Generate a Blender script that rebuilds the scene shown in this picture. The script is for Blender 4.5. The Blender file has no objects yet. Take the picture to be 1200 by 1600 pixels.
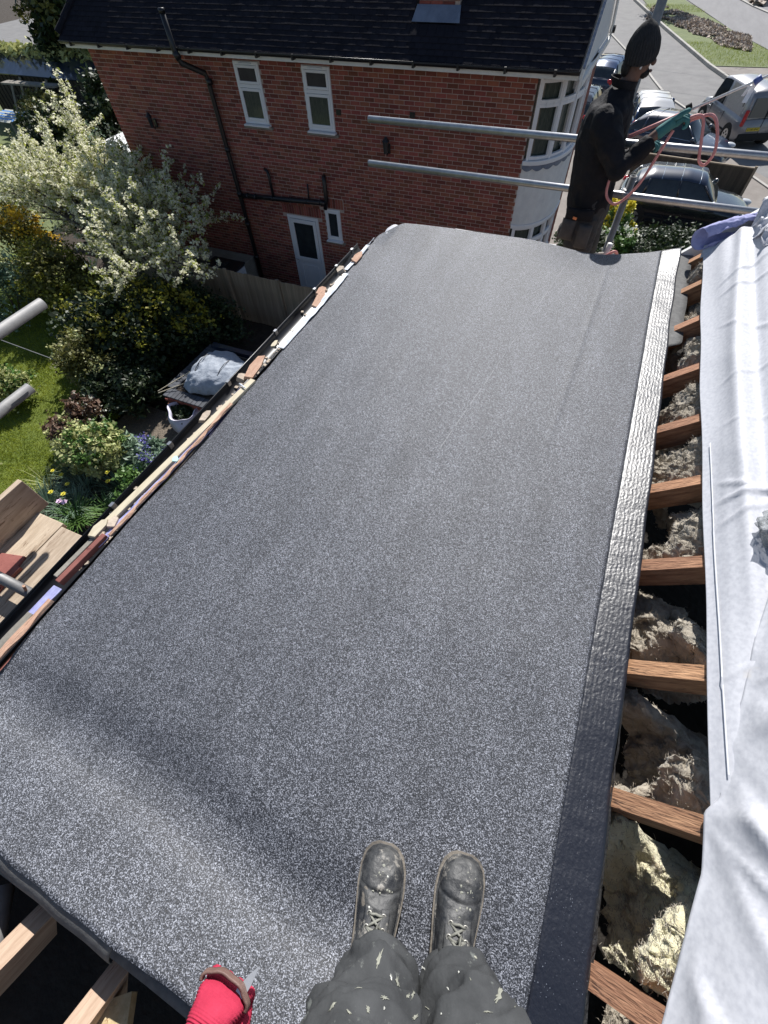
import bpy, bmesh, math, random
import numpy as np
from mathutils import Vector, Matrix, noise
random.seed(7); rng = np.random.default_rng(7)
PI = math.pi
sc = bpy.context.scene
C = sc.collection

# ------------------------------------------------------------ camera
CAM = Vector((0, 0, 1.45))
RIGHT = Vector((0.9151, 0.4014, -0.0346)); DOWN = Vector((0.3159, -0.7702, -0.5548)); FWD = Vector((-0.2491, 0.4966, -0.8308))
FWD = FWD.normalized(); RIGHT = (RIGHT - FWD * RIGHT.dot(FWD)).normalized(); UP = RIGHT.cross(FWD)
cam_d = bpy.data.cameras.new('camera'); cam = bpy.data.objects.new('camera', cam_d); C.objects.link(cam)
m = Matrix((RIGHT, UP, -FWD)).transposed().to_4x4(); m.translation = CAM
cam.matrix_world = m
cam_d.sensor_fit = 'HORIZONTAL'; cam_d.sensor_width = 36; cam_d.lens = 36 * 674 / 1200
cam_d.clip_start = 0.02; cam_d.clip_end = 600
sc.camera = cam

# ------------------------------------------------------------ sky, sun, exposure
AZ, EL = math.radians(-13), math.radians(42)
w = bpy.data.worlds.new('World'); sc.world = w; w.use_nodes = True
nt = w.node_tree; bg = nt.nodes['Background']
sky = nt.nodes.new('ShaderNodeTexSky'); sky.sky_type = 'NISHITA'; sky.sun_disc = False
sky.sun_elevation = EL; sky.sun_rotation = AZ; sky.air_density = 1.0; sky.dust_density = 0.6
nt.links.new(sky.outputs[0], bg.inputs[0]); bg.inputs[1].default_value = 0.072
sd = bpy.data.lights.new('sun', 'SUN'); sd.energy = 5.0; sd.angle = math.radians(0.5); sd.color = (1, 0.97, 0.93)
sun = bpy.data.objects.new('sun', sd); C.objects.link(sun)
S = Vector((math.sin(AZ) * math.cos(EL), math.cos(AZ) * math.cos(EL), math.sin(EL)))
sun.rotation_euler = S.to_track_quat('Z', 'Y').to_euler()
sun.location = S * 30
sc.view_settings.view_transform = 'Standard'; sc.view_settings.look = 'None'
sc.view_settings.exposure = 0.36; sc.view_settings.gamma = 1; sc.view_settings.use_curve_mapping = False
try:
    sc.cycles.max_bounces = 6; sc.cycles.transparent_max_bounces = 6
except Exception: pass

# ------------------------------------------------------------ materials
def mat(name, c1, c2=None, scale=8.0, rough=0.8, bump=0.0, bscale=None, bdist=0.01, island=0.0, obj=0.0, metal=0.0,
        spec=0.5, stretch=(1, 1, 1), detail=6.0, c3=None, t3=0.0, s3=3.0, sheen=0.0, coat=0.0, contrast=(0.3, 0.7), trans=0.0):
    M = bpy.data.materials.new(name); M.use_nodes = True; N = M.node_tree; L = N.links.new
    b = N.nodes['Principled BSDF']
    b.inputs['Roughness'].default_value = rough; b.inputs['Metallic'].default_value = metal
    b.inputs['Specular IOR Level'].default_value = spec
    if coat: b.inputs['Coat Weight'].default_value = coat; b.inputs['Coat Roughness'].default_value = 0.05
    if sheen: b.inputs['Sheen Weight'].default_value = sheen
    tc = N.nodes.new('ShaderNodeTexCoord'); mp = N.nodes.new('ShaderNodeMapping'); mp.inputs['Scale'].default_value = stretch
    L(tc.outputs['Object'], mp.inputs[0])
    nz = N.nodes.new('ShaderNodeTexNoise'); nz.inputs['Scale'].default_value = scale; nz.inputs['Detail'].default_value = detail
    nz.inputs['Roughness'].default_value = 0.65; L(mp.outputs[0], nz.inputs['Vector'])
    mr = N.nodes.new('ShaderNodeMapRange'); mr.inputs[1].default_value = contrast[0]; mr.inputs[2].default_value = contrast[1]
    L(nz.outputs[0], mr.inputs[0])
    mx = N.nodes.new('ShaderNodeMix'); mx.data_type = 'RGBA'; L(mr.outputs[0], mx.inputs[0])
    mx.inputs[6].default_value = (*c1, 1); mx.inputs[7].default_value = (*(c2 or [min(1, v * 1.35) for v in c1]), 1)
    out = mx.outputs[2]
    if c3:
        n3 = N.nodes.new('ShaderNodeTexNoise'); n3.inputs['Scale'].default_value = s3; n3.inputs['Detail'].default_value = 8; n3.inputs['Roughness'].default_value = 0.7
        L(mp.outputs[0], n3.inputs['Vector'])
        r3 = N.nodes.new('ShaderNodeMapRange'); r3.inputs[1].default_value = t3; r3.inputs[2].default_value = t3 + 0.06
        L(n3.outputs[0], r3.inputs[0]); m3 = N.nodes.new('ShaderNodeMix'); m3.data_type = 'RGBA'
        L(r3.outputs[0], m3.inputs[0]); L(out, m3.inputs[6]); m3.inputs[7].default_value = (*c3, 1); out = m3.outputs[2]
    if island or obj:
        if obj:
            oi = N.nodes.new('ShaderNodeObjectInfo'); src = oi.outputs['Random']; amt = obj
        else:
            g = N.nodes.new('ShaderNodeNewGeometry'); src = g.outputs['Random Per Island']; amt = island
        r = N.nodes.new('ShaderNodeMapRange'); r.inputs[3].default_value = 1 - amt; r.inputs[4].default_value = 1 + amt * 0.9
        L(src, r.inputs[0]); hs = N.nodes.new('ShaderNodeHueSaturation'); L(r.outputs[0], hs.inputs['Value']); L(out, hs.inputs['Color'])
        m2 = N.nodes.new('ShaderNodeMath'); m2.operation = 'MULTIPLY'; m2.inputs[1].default_value = 17.31; L(src, m2.inputs[0])
        fr = N.nodes.new('ShaderNodeMath'); fr.operation = 'FRACT'; L(m2.outputs[0], fr.inputs[0])
        r2 = N.nodes.new('ShaderNodeMapRange'); r2.inputs[3].default_value = 0.5 - amt * 0.03; r2.inputs[4].default_value = 0.5 + amt * 0.03
        L(fr.outputs[0], r2.inputs[0]); L(r2.outputs[0], hs.inputs['Hue']); out = hs.outputs[0]
    L(out, b.inputs['Base Color'])
    if trans: 
        tr = N.nodes.new('ShaderNodeBsdfTranslucent'); L(out, tr.inputs[0]); ms = N.nodes.new('ShaderNodeMixShader'); ms.inputs[0].default_value = trans
        L(b.outputs[0], ms.inputs[1]); L(tr.outputs[0], ms.inputs[2]); L(ms.outputs[0], N.nodes['Material Output'].inputs[0])
    if bump:
        nb = N.nodes.new('ShaderNodeTexNoise'); nb.inputs['Scale'].default_value = bscale or scale * 3; nb.inputs['Detail'].default_value = 4
        L(mp.outputs[0], nb.inputs['Vector']); bp = N.nodes.new('ShaderNodeBump'); bp.inputs['Strength'].default_value = bump; bp.inputs['Distance'].default_value = bdist
        L(nb.outputs[0], bp.inputs['Height']); L(bp.outputs[0], b.inputs['Normal'])
    return M

M = {}
M['brick'] = mat('brick_red', (0.20, 0.060, 0.043), (0.28, 0.088, 0.060), 9, 0.9, 0.3, 60, 0.004, obj=0.38, c3=(0.13, 0.05, 0.045), t3=0.62, s3=20)
M['brick_i'] = mat('brick_red_run', (0.20, 0.060, 0.043), (0.28, 0.088, 0.060), 9, 0.9, 0.3, 60, 0.004, island=0.38, c3=(0.13, 0.05, 0.045), t3=0.62, s3=20)
M['mortar'] = mat('mortar', (0.40, 0.31, 0.27), (0.52, 0.43, 0.38), 5, 0.95, 0.3, 80)
M['tile'] = mat('roof_tile_dark', (0.012, 0.012, 0.018), (0.020, 0.020, 0.028), 5, 0.95, 0.3, 60, island=0.18, spec=0.15, c3=(0.07, 0.07, 0.06), t3=0.74, s3=30)
M['tile_o'] = mat('roof_tile_dark_single', (0.012, 0.012, 0.018), (0.020, 0.020, 0.028), 5, 0.95, 0.3, 60, obj=0.18, spec=0.15, c3=(0.07, 0.07, 0.06), t3=0.74, s3=30)
M['white'] = mat('white_upvc', (0.74, 0.75, 0.78), (0.8, 0.8, 0.82), 3, 0.4)
M['render'] = mat('white_render', (0.66, 0.66, 0.66), (0.78, 0.78, 0.77), 6, 0.85, 0.3, 90, c3=(0.45, 0.45, 0.44), t3=0.68, s3=6)
M['whitepaint'] = mat('white_paint_wood', (0.68, 0.68, 0.66), (0.8, 0.8, 0.78), 5, 0.6, 0.2, 30, c3=(0.42, 0.4, 0.38), t3=0.7, s3=14)
M['black'] = mat('black_plastic', (0.012, 0.012, 0.014), (0.02, 0.02, 0.023), 6, 0.35)
M['rubber'] = mat('tyre_rubber', (0.015, 0.015, 0.015), None, 20, 0.85)
M['glass'] = mat('dark_glass', (0.02, 0.025, 0.03), (0.035, 0.045, 0.05), 5, 0.06, spec=0.8)
M['glassgreen'] = mat('net_curtain_glass', (0.03, 0.045, 0.04), (0.085, 0.10, 0.085), 14, 0.12, stretch=(3, 3, 0.6))
M['lead'] = mat('lead_flashing', (0.11, 0.14, 0.2), (0.2, 0.24, 0.32), 5, 0.45, 0.3, 12)
M['wood_r'] = mat('rafter_wood', (0.19, 0.085, 0.045), (0.52, 0.29, 0.165), 9, 0.8, 0.9, 24, 0.006, stretch=(1, 7, 7), obj=0.22, c3=(0.06, 0.028, 0.018), t3=0.57, s3=6)
M['wood_p'] = mat('weathered_wood', (0.33, 0.22, 0.15), (0.55, 0.42, 0.31), 7, 0.85, 0.5, 20, 0.003, stretch=(1, 9, 9), obj=0.1, c3=(0.28, 0.10, 0.06), t3=0.60, s3=4)
M['board'] = mat('scaffold_board_wood', (0.36, 0.27, 0.19), (0.62, 0.51, 0.39), 5, 0.85, 0.6, 20, 0.004, stretch=(8, 1, 8), obj=0.12, c3=(0.22, 0.15, 0.10), t3=0.58, s3=7)
M['batten'] = mat('pale_batten', (0.52, 0.45, 0.32), (0.68, 0.61, 0.46), 9, 0.85, 0.4, 40, 0.003, stretch=(6, 1, 6), c3=(0.35, 0.27, 0.16), t3=0.64)
M['osb'] = mat('osb_board', (0.42, 0.31, 0.16), (0.62, 0.5, 0.3), 45, 0.85, 0.4, 70, c3=(0.3, 0.2, 0.1), t3=0.6, s3=40)
M['pinkwood'] = mat('split_softwood', (0.46, 0.26, 0.18), (0.62, 0.42, 0.3), 12, 0.85, 0.5, 40, stretch=(5, 1, 5), c3=(0.3, 0.14, 0.09), t3=0.63)
M['fence'] = mat('fence_board_grey', (0.24, 0.19, 0.13), (0.38, 0.32, 0.24), 4, 0.9, 0.5, 20, stretch=(6, 6, 0.6), obj=0.22)
M['fence_dk'] = mat('fence_board_dark', (0.055, 0.045, 0.036), (0.10, 0.085, 0.065), 4, 0.9, 0.5, 20, stretch=(6, 6, 0.6), obj=0.25)
M['galv'] = mat('galvanised_steel', (0.34, 0.35, 0.37), (0.5, 0.51, 0.53), 16, 0.38, 0.15, 60, 0.002, metal=0.85, c3=(0.2, 0.19, 0.18), t3=0.63, s3=18)
M['galv_old'] = mat('old_scaffold_tube', (0.20, 0.20, 0.205), (0.31, 0.305, 0.30), 12, 0.55, 0.2, 60, 0.002, metal=0.4, c3=(0.2, 0.14, 0.11), t3=0.62, s3=12)
M['lilac'] = mat('lilac_membrane_underside', (0.30, 0.31, 0.56), (0.44, 0.45, 0.72), 40, 0.8, 0.3, 60, 0.003)
M['navy'] = mat('navy_felt_strip', (0.02, 0.02, 0.06), (0.035, 0.035, 0.09), 12, 0.8)
M['redpaint'] = mat('red_brown_tile', (0.22, 0.07, 0.06), (0.33, 0.12, 0.10), 10, 0.75, 0.3, 60, 0.003, obj=0.15, c3=(0.16, 0.05, 0.045), t3=0.6, s3=30)
M['slatebit'] = mat('broken_mortar', (0.42, 0.35, 0.28), (0.6, 0.5, 0.4), 20, 0.9, 0.5, 50)
M['mint'] = mat('mint_plastic', (0.3, 0.62, 0.6), (0.4, 0.72, 0.7), 10, 0.5)
M['wool'] = mat('mineral_wool', (0.26, 0.225, 0.175), (0.50, 0.45, 0.37), 30, 1.0, 1.0, 260, 0.003, c3=(0.25, 0.21, 0.165), t3=0.62, s3=26, detail=10, spec=0.1, sheen=0.4)
M['wool_y'] = mat('yellow_mineral_wool', (0.55, 0.50, 0.30), (0.82, 0.77, 0.56), 20, 1.0, 1.0, 240, 0.006, c3=(0.3, 0.24, 0.16), t3=0.60, s3=16, detail=10, spec=0.1, sheen=0.4)
M['loft_shade'] = mat('loft_void_shade', (0.012, 0.010, 0.008), (0.03, 0.025, 0.02), 10, 0.95, 0.8, 40)  # near-black colour stands for the shade down in the open loft
M['grass'] = mat('grass_blades', (0.19, 0.25, 0.025), (0.38, 0.42, 0.06), 1.2, 0.75, island=0.35, spec=0.2, trans=0.3)
M['lawn'] = mat('lawn_base', (0.09, 0.13, 0.015), (0.17, 0.21, 0.03), 2.2, 0.9, 0.6, 40, 0.03)
M['verge'] = mat('verge_grass', (0.10, 0.135, 0.045), (0.17, 0.20, 0.075), 1.5, 0.9, 0.8, 12, 0.05)
M['soil'] = mat('garden_soil', (0.03, 0.022, 0.015), (0.065, 0.048, 0.035), 6, 0.95, 1.0, 20, 0.04)
M['gravel'] = mat('gravel_path', (0.09, 0.075, 0.06), (0.26, 0.21, 0.16), 35, 0.9, 1.0, 40, 0.03)
M['asphalt'] = mat('asphalt_pavement', (0.17, 0.165, 0.165), (0.23, 0.225, 0.22), 1.5, 0.9, 0.5, 60, 0.01, c3=(0.29, 0.28, 0.27), t3=0.66, s3=2.5)
M['road'] = mat('road_asphalt', (0.19, 0.185, 0.19), (0.25, 0.245, 0.25), 0.7, 0.9, 0.4, 40, 0.01, stretch=(2, 0.3, 1))
M['drive'] = mat('drive_concrete', (0.20, 0.175, 0.155), (0.29, 0.26, 0.235), 1.3, 0.92, 0.5, 40, 0.01, c3=(0.13, 0.12, 0.11), t3=0.62, s3=1.2)
M['kerb'] = mat('kerb_concrete', (0.36, 0.34, 0.31), (0.48, 0.46, 0.42), 6, 0.9, 0.4, 30, obj=0.1)
M['paver'] = mat('block_paver', (0.11, 0.09, 0.085), (0.2, 0.17, 0.16), 8, 0.9, 0.4, 60, obj=0.2)
M['slate'] = mat('slate_coping', (0.045, 0.05, 0.06), (0.085, 0.09, 0.105), 8, 0.7, 0.3, 30, obj=0.2)
M['conc'] = mat('grey_concrete', (0.2, 0.185, 0.16), (0.31, 0.29, 0.25), 4, 0.95, 0.5, 30, c3=(0.1, 0.09, 0.08), t3=0.62, s3=5)
M['netting_shaded'] = mat('grey_blue_shaded_netting', (0.26, 0.30, 0.36), (0.42, 0.46, 0.52), 14, 0.7, 0.5, 30, 0.02)  # bluish cover cloth, darkened so its colour holds the shade over the bed
M['fleece'] = mat('garden_fleece', (0.62, 0.66, 0.72), (0.75, 0.78, 0.82), 10, 0.7, 0.3, 30)
M['bagw'] = mat('rubble_bag', (0.55, 0.53, 0.66), (0.72, 0.70, 0.8), 12, 0.6, 0.3, 40)
M['bark'] = mat('tree_bark', (0.045, 0.035, 0.03), (0.11, 0.09, 0.075), 9, 0.9, 0.8, 30, stretch=(1, 1, 0.3))
M['blossom'] = mat('cream_blossom', (0.84, 0.82, 0.58), (0.93, 0.92, 0.78), 30, 0.8, island=0.15, spec=0.2, trans=0.5)
M['newleaf'] = mat('new_leaf', (0.28, 0.32, 0.05), (0.42, 0.46, 0.12), 20, 0.7, island=0.35, spec=0.3, trans=0.35)
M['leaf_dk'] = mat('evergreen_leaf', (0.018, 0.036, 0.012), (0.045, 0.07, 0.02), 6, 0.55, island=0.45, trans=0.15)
M['leaf_ol'] = mat('olive_leaf', (0.11, 0.115, 0.025), (0.22, 0.21, 0.06), 6, 0.6, island=0.4, trans=0.25)
M['leaf_yl'] = mat('yellow_green_leaf', (0.22, 0.22, 0.02), (0.42, 0.40, 0.05), 6, 0.6, island=0.4, trans=0.25)
M['leaf_gr'] = mat('fresh_green_leaf', (0.07, 0.15, 0.03), (0.15, 0.27, 0.06), 6, 0.5, island=0.35, trans=0.2)
M['leaf_var'] = mat('variegated_leaf', (0.32, 0.35, 0.08), (0.64, 0.65, 0.34), 30, 0.6, island=0.35, trans=0.2)
M['leaf_bl'] = mat('blue_green_blade', (0.12, 0.2, 0.13), (0.28, 0.38, 0.26), 6, 0.5, island=0.35, trans=0.2)
M['leaf_rd'] = mat('red_brown_leaf', (0.10, 0.05, 0.03), (0.24, 0.15, 0.10), 12, 0.55, island=0.45, trans=0.15)
M['gold'] = mat('gold_flower', (0.62, 0.38, 0.02), (0.8, 0.58, 0.05), 12, 0.6, island=0.25, trans=0.3)
M['yellowfl'] = mat('yellow_flower', (0.8, 0.68, 0.04), (0.85, 0.78, 0.12), 12, 0.6, island=0.15, trans=0.3)
M['bluefl'] = mat('blue_flower', (0.12, 0.11, 0.38), (0.22, 0.2, 0.55), 12, 0.6, island=0.3)
M['pinkfl'] = mat('pink_flower', (0.65, 0.42, 0.62), (0.8, 0.6, 0.75), 12, 0.6, island=0.2)
M['whitefl'] = mat('white_flower', (0.8, 0.8, 0.68), (0.9, 0.9, 0.8), 12, 0.6, island=0.15, trans=0.3)
M['litter'] = mat('dry_leaf', (0.28, 0.22, 0.17), (0.6, 0.52, 0.44), 20, 0.9, island=0.45)
M['skin'] = mat('brown_skin', (0.11, 0.055, 0.038), (0.16, 0.085, 0.06), 14, 0.5, 0.1, 80)
M['skin2'] = mat('light_skin', (0.5, 0.3, 0.22), (0.58, 0.36, 0.27), 14, 0.55, 0.1, 80)
M['hair'] = mat('dark_hair', (0.008, 0.007, 0.006), None, 40, 0.8, 0.5, 120)
M['jacket'] = mat('black_softshell', (0.006, 0.006, 0.008), (0.012, 0.012, 0.016), 9, 0.8, 0.5, 22, 0.02, spec=0.25)
M['trouser'] = mat('grey_work_trousers', (0.03, 0.029, 0.03), (0.055, 0.053, 0.053), 10, 0.9, 0.6, 22, 0.02, c3=(0.11, 0.1, 0.09), t3=0.68, s3=14)
M['trouser2'] = mat('paint_splashed_trousers', (0.027, 0.029, 0.031), (0.064, 0.067, 0.070), 12, 0.88, 0.9, 14, 0.014, c3=(0.15, 0.16, 0.15), t3=0.60, s3=20, stretch=(1, 1, .5))
M['patch'] = mat('faded_pocket_cloth', (0.05, 0.047, 0.047), (0.085, 0.08, 0.079), 14, 0.92, 0.5, 40)
M['boot'] = mat('worn_boot_leather', (0.018, 0.020, 0.024), (0.10, 0.10, 0.098), 22, 0.55, 0.9, 60, 0.004, c3=(0.24, 0.225, 0.20), t3=0.555, s3=18, contrast=(0.38, 0.68))
M['sole'] = mat('dusty_boot_sole', (0.09, 0.08, 0.07), (0.27, 0.24, 0.2), 18, 0.9, 0.5, 60)
M['lace'] = mat('boot_lace', (0.12, 0.12, 0.105), (0.30, 0.30, 0.26), 60, 0.9)
M['eyelet'] = mat('worn_eyelet', (0.3, 0.29, 0.26), (0.45, 0.44, 0.4), 30, 0.4, metal=0.5)
M['paint'] = mat('dried_paint', (0.55, 0.56, 0.52), (0.66, 0.66, 0.6), 40, 0.7, 0.4, 90)
M['gluegr'] = mat('dried_sealant', (0.22, 0.225, 0.19), (0.34, 0.34, 0.28), 30, 0.7, 0.4, 90)
M['redglove'] = mat('red_knit_glove', (0.36, 0.012, 0.045), (0.50, 0.03, 0.075), 20, 0.85, 0.3, 90)
M['latex'] = mat('brown_latex', (0.13, 0.075, 0.06), (0.2, 0.12, 0.1), 20, 0.6, 0.4, 60)
M['teal'] = mat('teal_glove', (0.025, 0.12, 0.125), (0.05, 0.19, 0.19), 18, 0.8, 0.5, 50, 0.005)
M['beanie'] = mat('charcoal_knit', (0.012, 0.012, 0.013), (0.026, 0.026, 0.028), 40, 0.95, 0.6, 120, 0.004)
M['steel'] = mat('blade_steel', (0.6, 0.6, 0.6), (0.75, 0.75, 0.75), 30, 0.3, metal=0.8)
M['pinkhose'] = mat('pink_hose', (0.58, 0.20, 0.19), (0.7, 0.30, 0.28), 20, 0.5)
M['polewhite'] = mat('white_pole', (0.68, 0.66, 0.64), (0.78, 0.77, 0.75), 20, 0.35)
M['bluelab'] = mat('blue_label', (0.06, 0.10, 0.3), (0.1, 0.15, 0.4), 20, 0.5)
M['orange'] = mat('orange_badge', (0.7, 0.22, 0.08), None, 20, 0.6)
M['bucket'] = mat('cream_bucket', (0.62, 0.56, 0.48), (0.74, 0.69, 0.62), 9, 0.5)
M['carblack'] = mat('black_car_paint', (0.012, 0.014, 0.02), (0.015, 0.018, 0.026), 3, 0.25, coat=1.0, metal=0.2)
M['carblue'] = mat('dark_blue_car_paint', (0.02, 0.05, 0.13), (0.025, 0.06, 0.15), 3, 0.25, coat=1.0, metal=0.2)
M['carsilver'] = mat('silver_van_paint', (0.22, 0.22, 0.235), (0.27, 0.27, 0.285), 3, 0.35, coat=0.6, metal=0.4)
M['carnavy'] = mat('navy_car_paint', (0.015, 0.025, 0.05), (0.02, 0.03, 0.06), 3, 0.3, coat=1.0)
M['carwhite'] = mat('pale_grey_car_roof', (0.55, 0.55, 0.55), (0.62, 0.62, 0.62), 3, 0.4, coat=0.5)  # pale grey for the roof of one dark blue car
M['rim'] = mat('alloy_rim', (0.45, 0.45, 0.46), (0.55, 0.55, 0.56), 9, 0.3, metal=0.8)
M['chrome'] = mat('chrome_trim', (0.7, 0.7, 0.7), None, 9, 0.15, metal=1.0)
M['redlamp'] = mat('red_lamp', (0.4, 0.01, 0.02), (0.5, 0.03, 0.03), 9, 0.2)
M['clearlamp'] = mat('clear_lamp', (0.55, 0.58, 0.6), (0.7, 0.72, 0.75), 9, 0.1)
M['plate'] = mat('yellow_plate', (0.75, 0.55, 0.05), (0.8, 0.62, 0.08), 9, 0.5)
M['stripe'] = mat('blue_stripe_cloth', (0.1, 0.3, 0.7), (0.14, 0.36, 0.78), 9, 0.7)
M['paintline'] = mat('road_paint', (0.5, 0.5, 0.48), (0.66, 0.66, 0.64), 6, 0.8)

# bespoke: mineral-faced roofing felt (granules), bitumen selvedge, breather membrane
def felt_material():
    Mt = bpy.data.materials.new('mineral_felt'); Mt.use_nodes = True; N = Mt.node_tree; L = N.links.new; b = N.nodes['Principled BSDF']
    tc = N.nodes.new('ShaderNodeTexCoord')
    v = N.nodes.new('ShaderNodeTexVoronoi'); v.inputs['Scale'].default_value = 520; v.inputs['Randomness'].default_value = 1; L(tc.outputs['Object'], v.inputs['Vector'])
    sep = N.nodes.new('ShaderNodeSeparateColor'); L(v.outputs['Color'], sep.inputs[0])
    n1 = N.nodes.new('ShaderNodeTexNoise'); n1.inputs['Scale'].default_value = 260; n1.inputs['Detail'].default_value = 3; L(tc.outputs['Object'], n1.inputs['Vector'])
    ad = N.nodes.new('ShaderNodeMath'); ad.operation = 'MULTIPLY_ADD'; ad.inputs[1].default_value = 0.75; L(n1.outputs[0], ad.inputs[0]); 
    s2 = N.nodes.new('ShaderNodeMath'); s2.operation = 'MULTIPLY'; s2.inputs[1].default_value = 0.62; L(sep.outputs[0], s2.inputs[0]); L(s2.outputs[0], ad.inputs[2])
    cr = N.nodes.new('ShaderNodeValToRGB'); e = cr.color_ramp.elements
    e[0].position = 0.30; e[0].color = (0.018, 0.020, 0.025, 1); e[1].position = 0.93; e[1].color = (0.31, 0.325, 0.37, 1)
    k = cr.color_ramp.elements.new(0.60); k.color = (0.032, 0.035, 0.043, 1)
    k = cr.color_ramp.elements.new(0.78); k.color = (0.086, 0.092, 0.109, 1)
    L(ad.outputs[0], cr.inputs[0])
    n2 = N.nodes.new('ShaderNodeTexNoise'); n2.inputs['Scale'].default_value = 2.6; n2.inputs['Detail'].default_value = 7; m2_ = N.nodes.new('ShaderNodeMapping'); m2_.inputs['Scale'].default_value = (3.2, 0.55, 1); m2_.inputs['Rotation'].default_value = (0, 0, 0.04); L(tc.outputs['Object'], m2_.inputs[0]); L(m2_.outputs[0], n2.inputs['Vector'])
    r = N.nodes.new('ShaderNodeMapRange'); r.inputs[1].default_value = 0.3; r.inputs[2].default_value = 0.7; r.inputs[3].default_value = 0.82; r.inputs[4].default_value = 1.16; L(n2.outputs[0], r.inputs[0])
    n4 = N.nodes.new('ShaderNodeTexNoise'); n4.inputs['Scale'].default_value = 85; n4.inputs['Detail'].default_value = 4; n4.inputs['Roughness'].default_value = 0.8; L(tc.outputs['Object'], n4.inputs['Vector'])
    r4 = N.nodes.new('ShaderNodeMapRange'); r4.inputs[1].default_value = 0.36; r4.inputs[2].default_value = 0.64; r4.inputs[3].default_value = 0.72; r4.inputs[4].default_value = 1.32; L(n4.outputs[0], r4.inputs[0])
    mm = N.nodes.new('ShaderNodeMath'); mm.operation = 'MULTIPLY'; L(r.outputs[0], mm.inputs[0]); L(r4.outputs[0], mm.inputs[1]); r = mm
    hs = N.nodes.new('ShaderNodeHueSaturation'); L(cr.outputs[0], hs.inputs['Color']); L(r.outputs[0], hs.inputs['Value'])
    L(hs.outputs[0], b.inputs['Base Color']); b.inputs['Roughness'].default_value = 0.55; b.inputs['Specular IOR Level'].default_value = 0.5
    bp = N.nodes.new('ShaderNodeBump'); bp.inputs['Strength'].default_value = 0.9; bp.inputs['Distance'].default_value = 0.0022; L(ad.outputs[0], bp.inputs['Height']); L(bp.outputs[0], b.inputs['Normal'])
    return Mt
def selvedge_material():
    Mt = bpy.data.materials.new('bitumen_selvedge'); Mt.use_nodes = True; N = Mt.node_tree; L = N.links.new; b = N.nodes['Principled BSDF']
    tc = N.nodes.new('ShaderNodeTexCoord'); mp = N.nodes.new('ShaderNodeMapping'); mp.inputs['Scale'].default_value = (1, 0.7, 1); L(tc.outputs['Object'], mp.inputs[0])
    n = N.nodes.new('ShaderNodeTexNoise'); n.inputs['Scale'].default_value = 120; n.inputs['Detail'].default_value = 3; L(mp.outputs[0], n.inputs['Vector'])
    wv = N.nodes.new('ShaderNodeTexWave'); wv.bands_direction = 'X'; wv.inputs['Scale'].default_value = 22; wv.inputs['Distortion'].default_value = 3.0; wv.inputs['Detail'].default_value = 3; L(tc.outputs['Object'], wv.inputs['Vector'])
    a = N.nodes.new('ShaderNodeMath'); a.operation = 'MULTIPLY_ADD'; a.inputs[1].default_value = 0.14; L(wv.outputs[0], a.inputs[0]); L(n.outputs[0], a.inputs[2])
    bp = N.nodes.new('ShaderNodeBump'); bp.inputs['Strength'].default_value = 1.0; bp.inputs['Distance'].default_value = 0.0018; L(a.outputs[0], bp.inputs['Height']); L(bp.outputs[0], b.inputs['Normal'])
    v = N.nodes.new('ShaderNodeTexVoronoi'); v.inputs['Scale'].default_value = 150; v.inputs['Randomness'].default_value = 1; nd = N.nodes.new('ShaderNodeTexNoise'); nd.inputs['Scale'].default_value = 9; nd.inputs['Detail'].default_value = 5; L(tc.outputs['Object'], nd.inputs['Vector']); L(tc.outputs['Object'], v.inputs['Vector'])
    lt = N.nodes.new('ShaderNodeMath'); lt.operation = 'LESS_THAN'; rd = N.nodes.new('ShaderNodeMapRange'); rd.inputs[1].default_value = 0.45; rd.inputs[2].default_value = 0.75; rd.inputs[3].default_value = 0.04; rd.inputs[4].default_value = 0.26; L(nd.outputs[0], rd.inputs[0]); L(rd.outputs[0], lt.inputs[1]); L(v.outputs['Distance'], lt.inputs[0])
    mx = N.nodes.new('ShaderNodeMix'); mx.data_type = 'RGBA'; mx.inputs[6].default_value = (0.010, 0.012, 0.020, 1); mx.inputs[7].default_value = (0.22, 0.24, 0.28, 1)
    L(lt.outputs[0], mx.inputs[0]); L(mx.outputs[2], b.inputs['Base Color'])
    b.inputs['Roughness'].default_value = 0.40; b.inputs['Specular IOR Level'].default_value = 0.9
    return Mt
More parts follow.
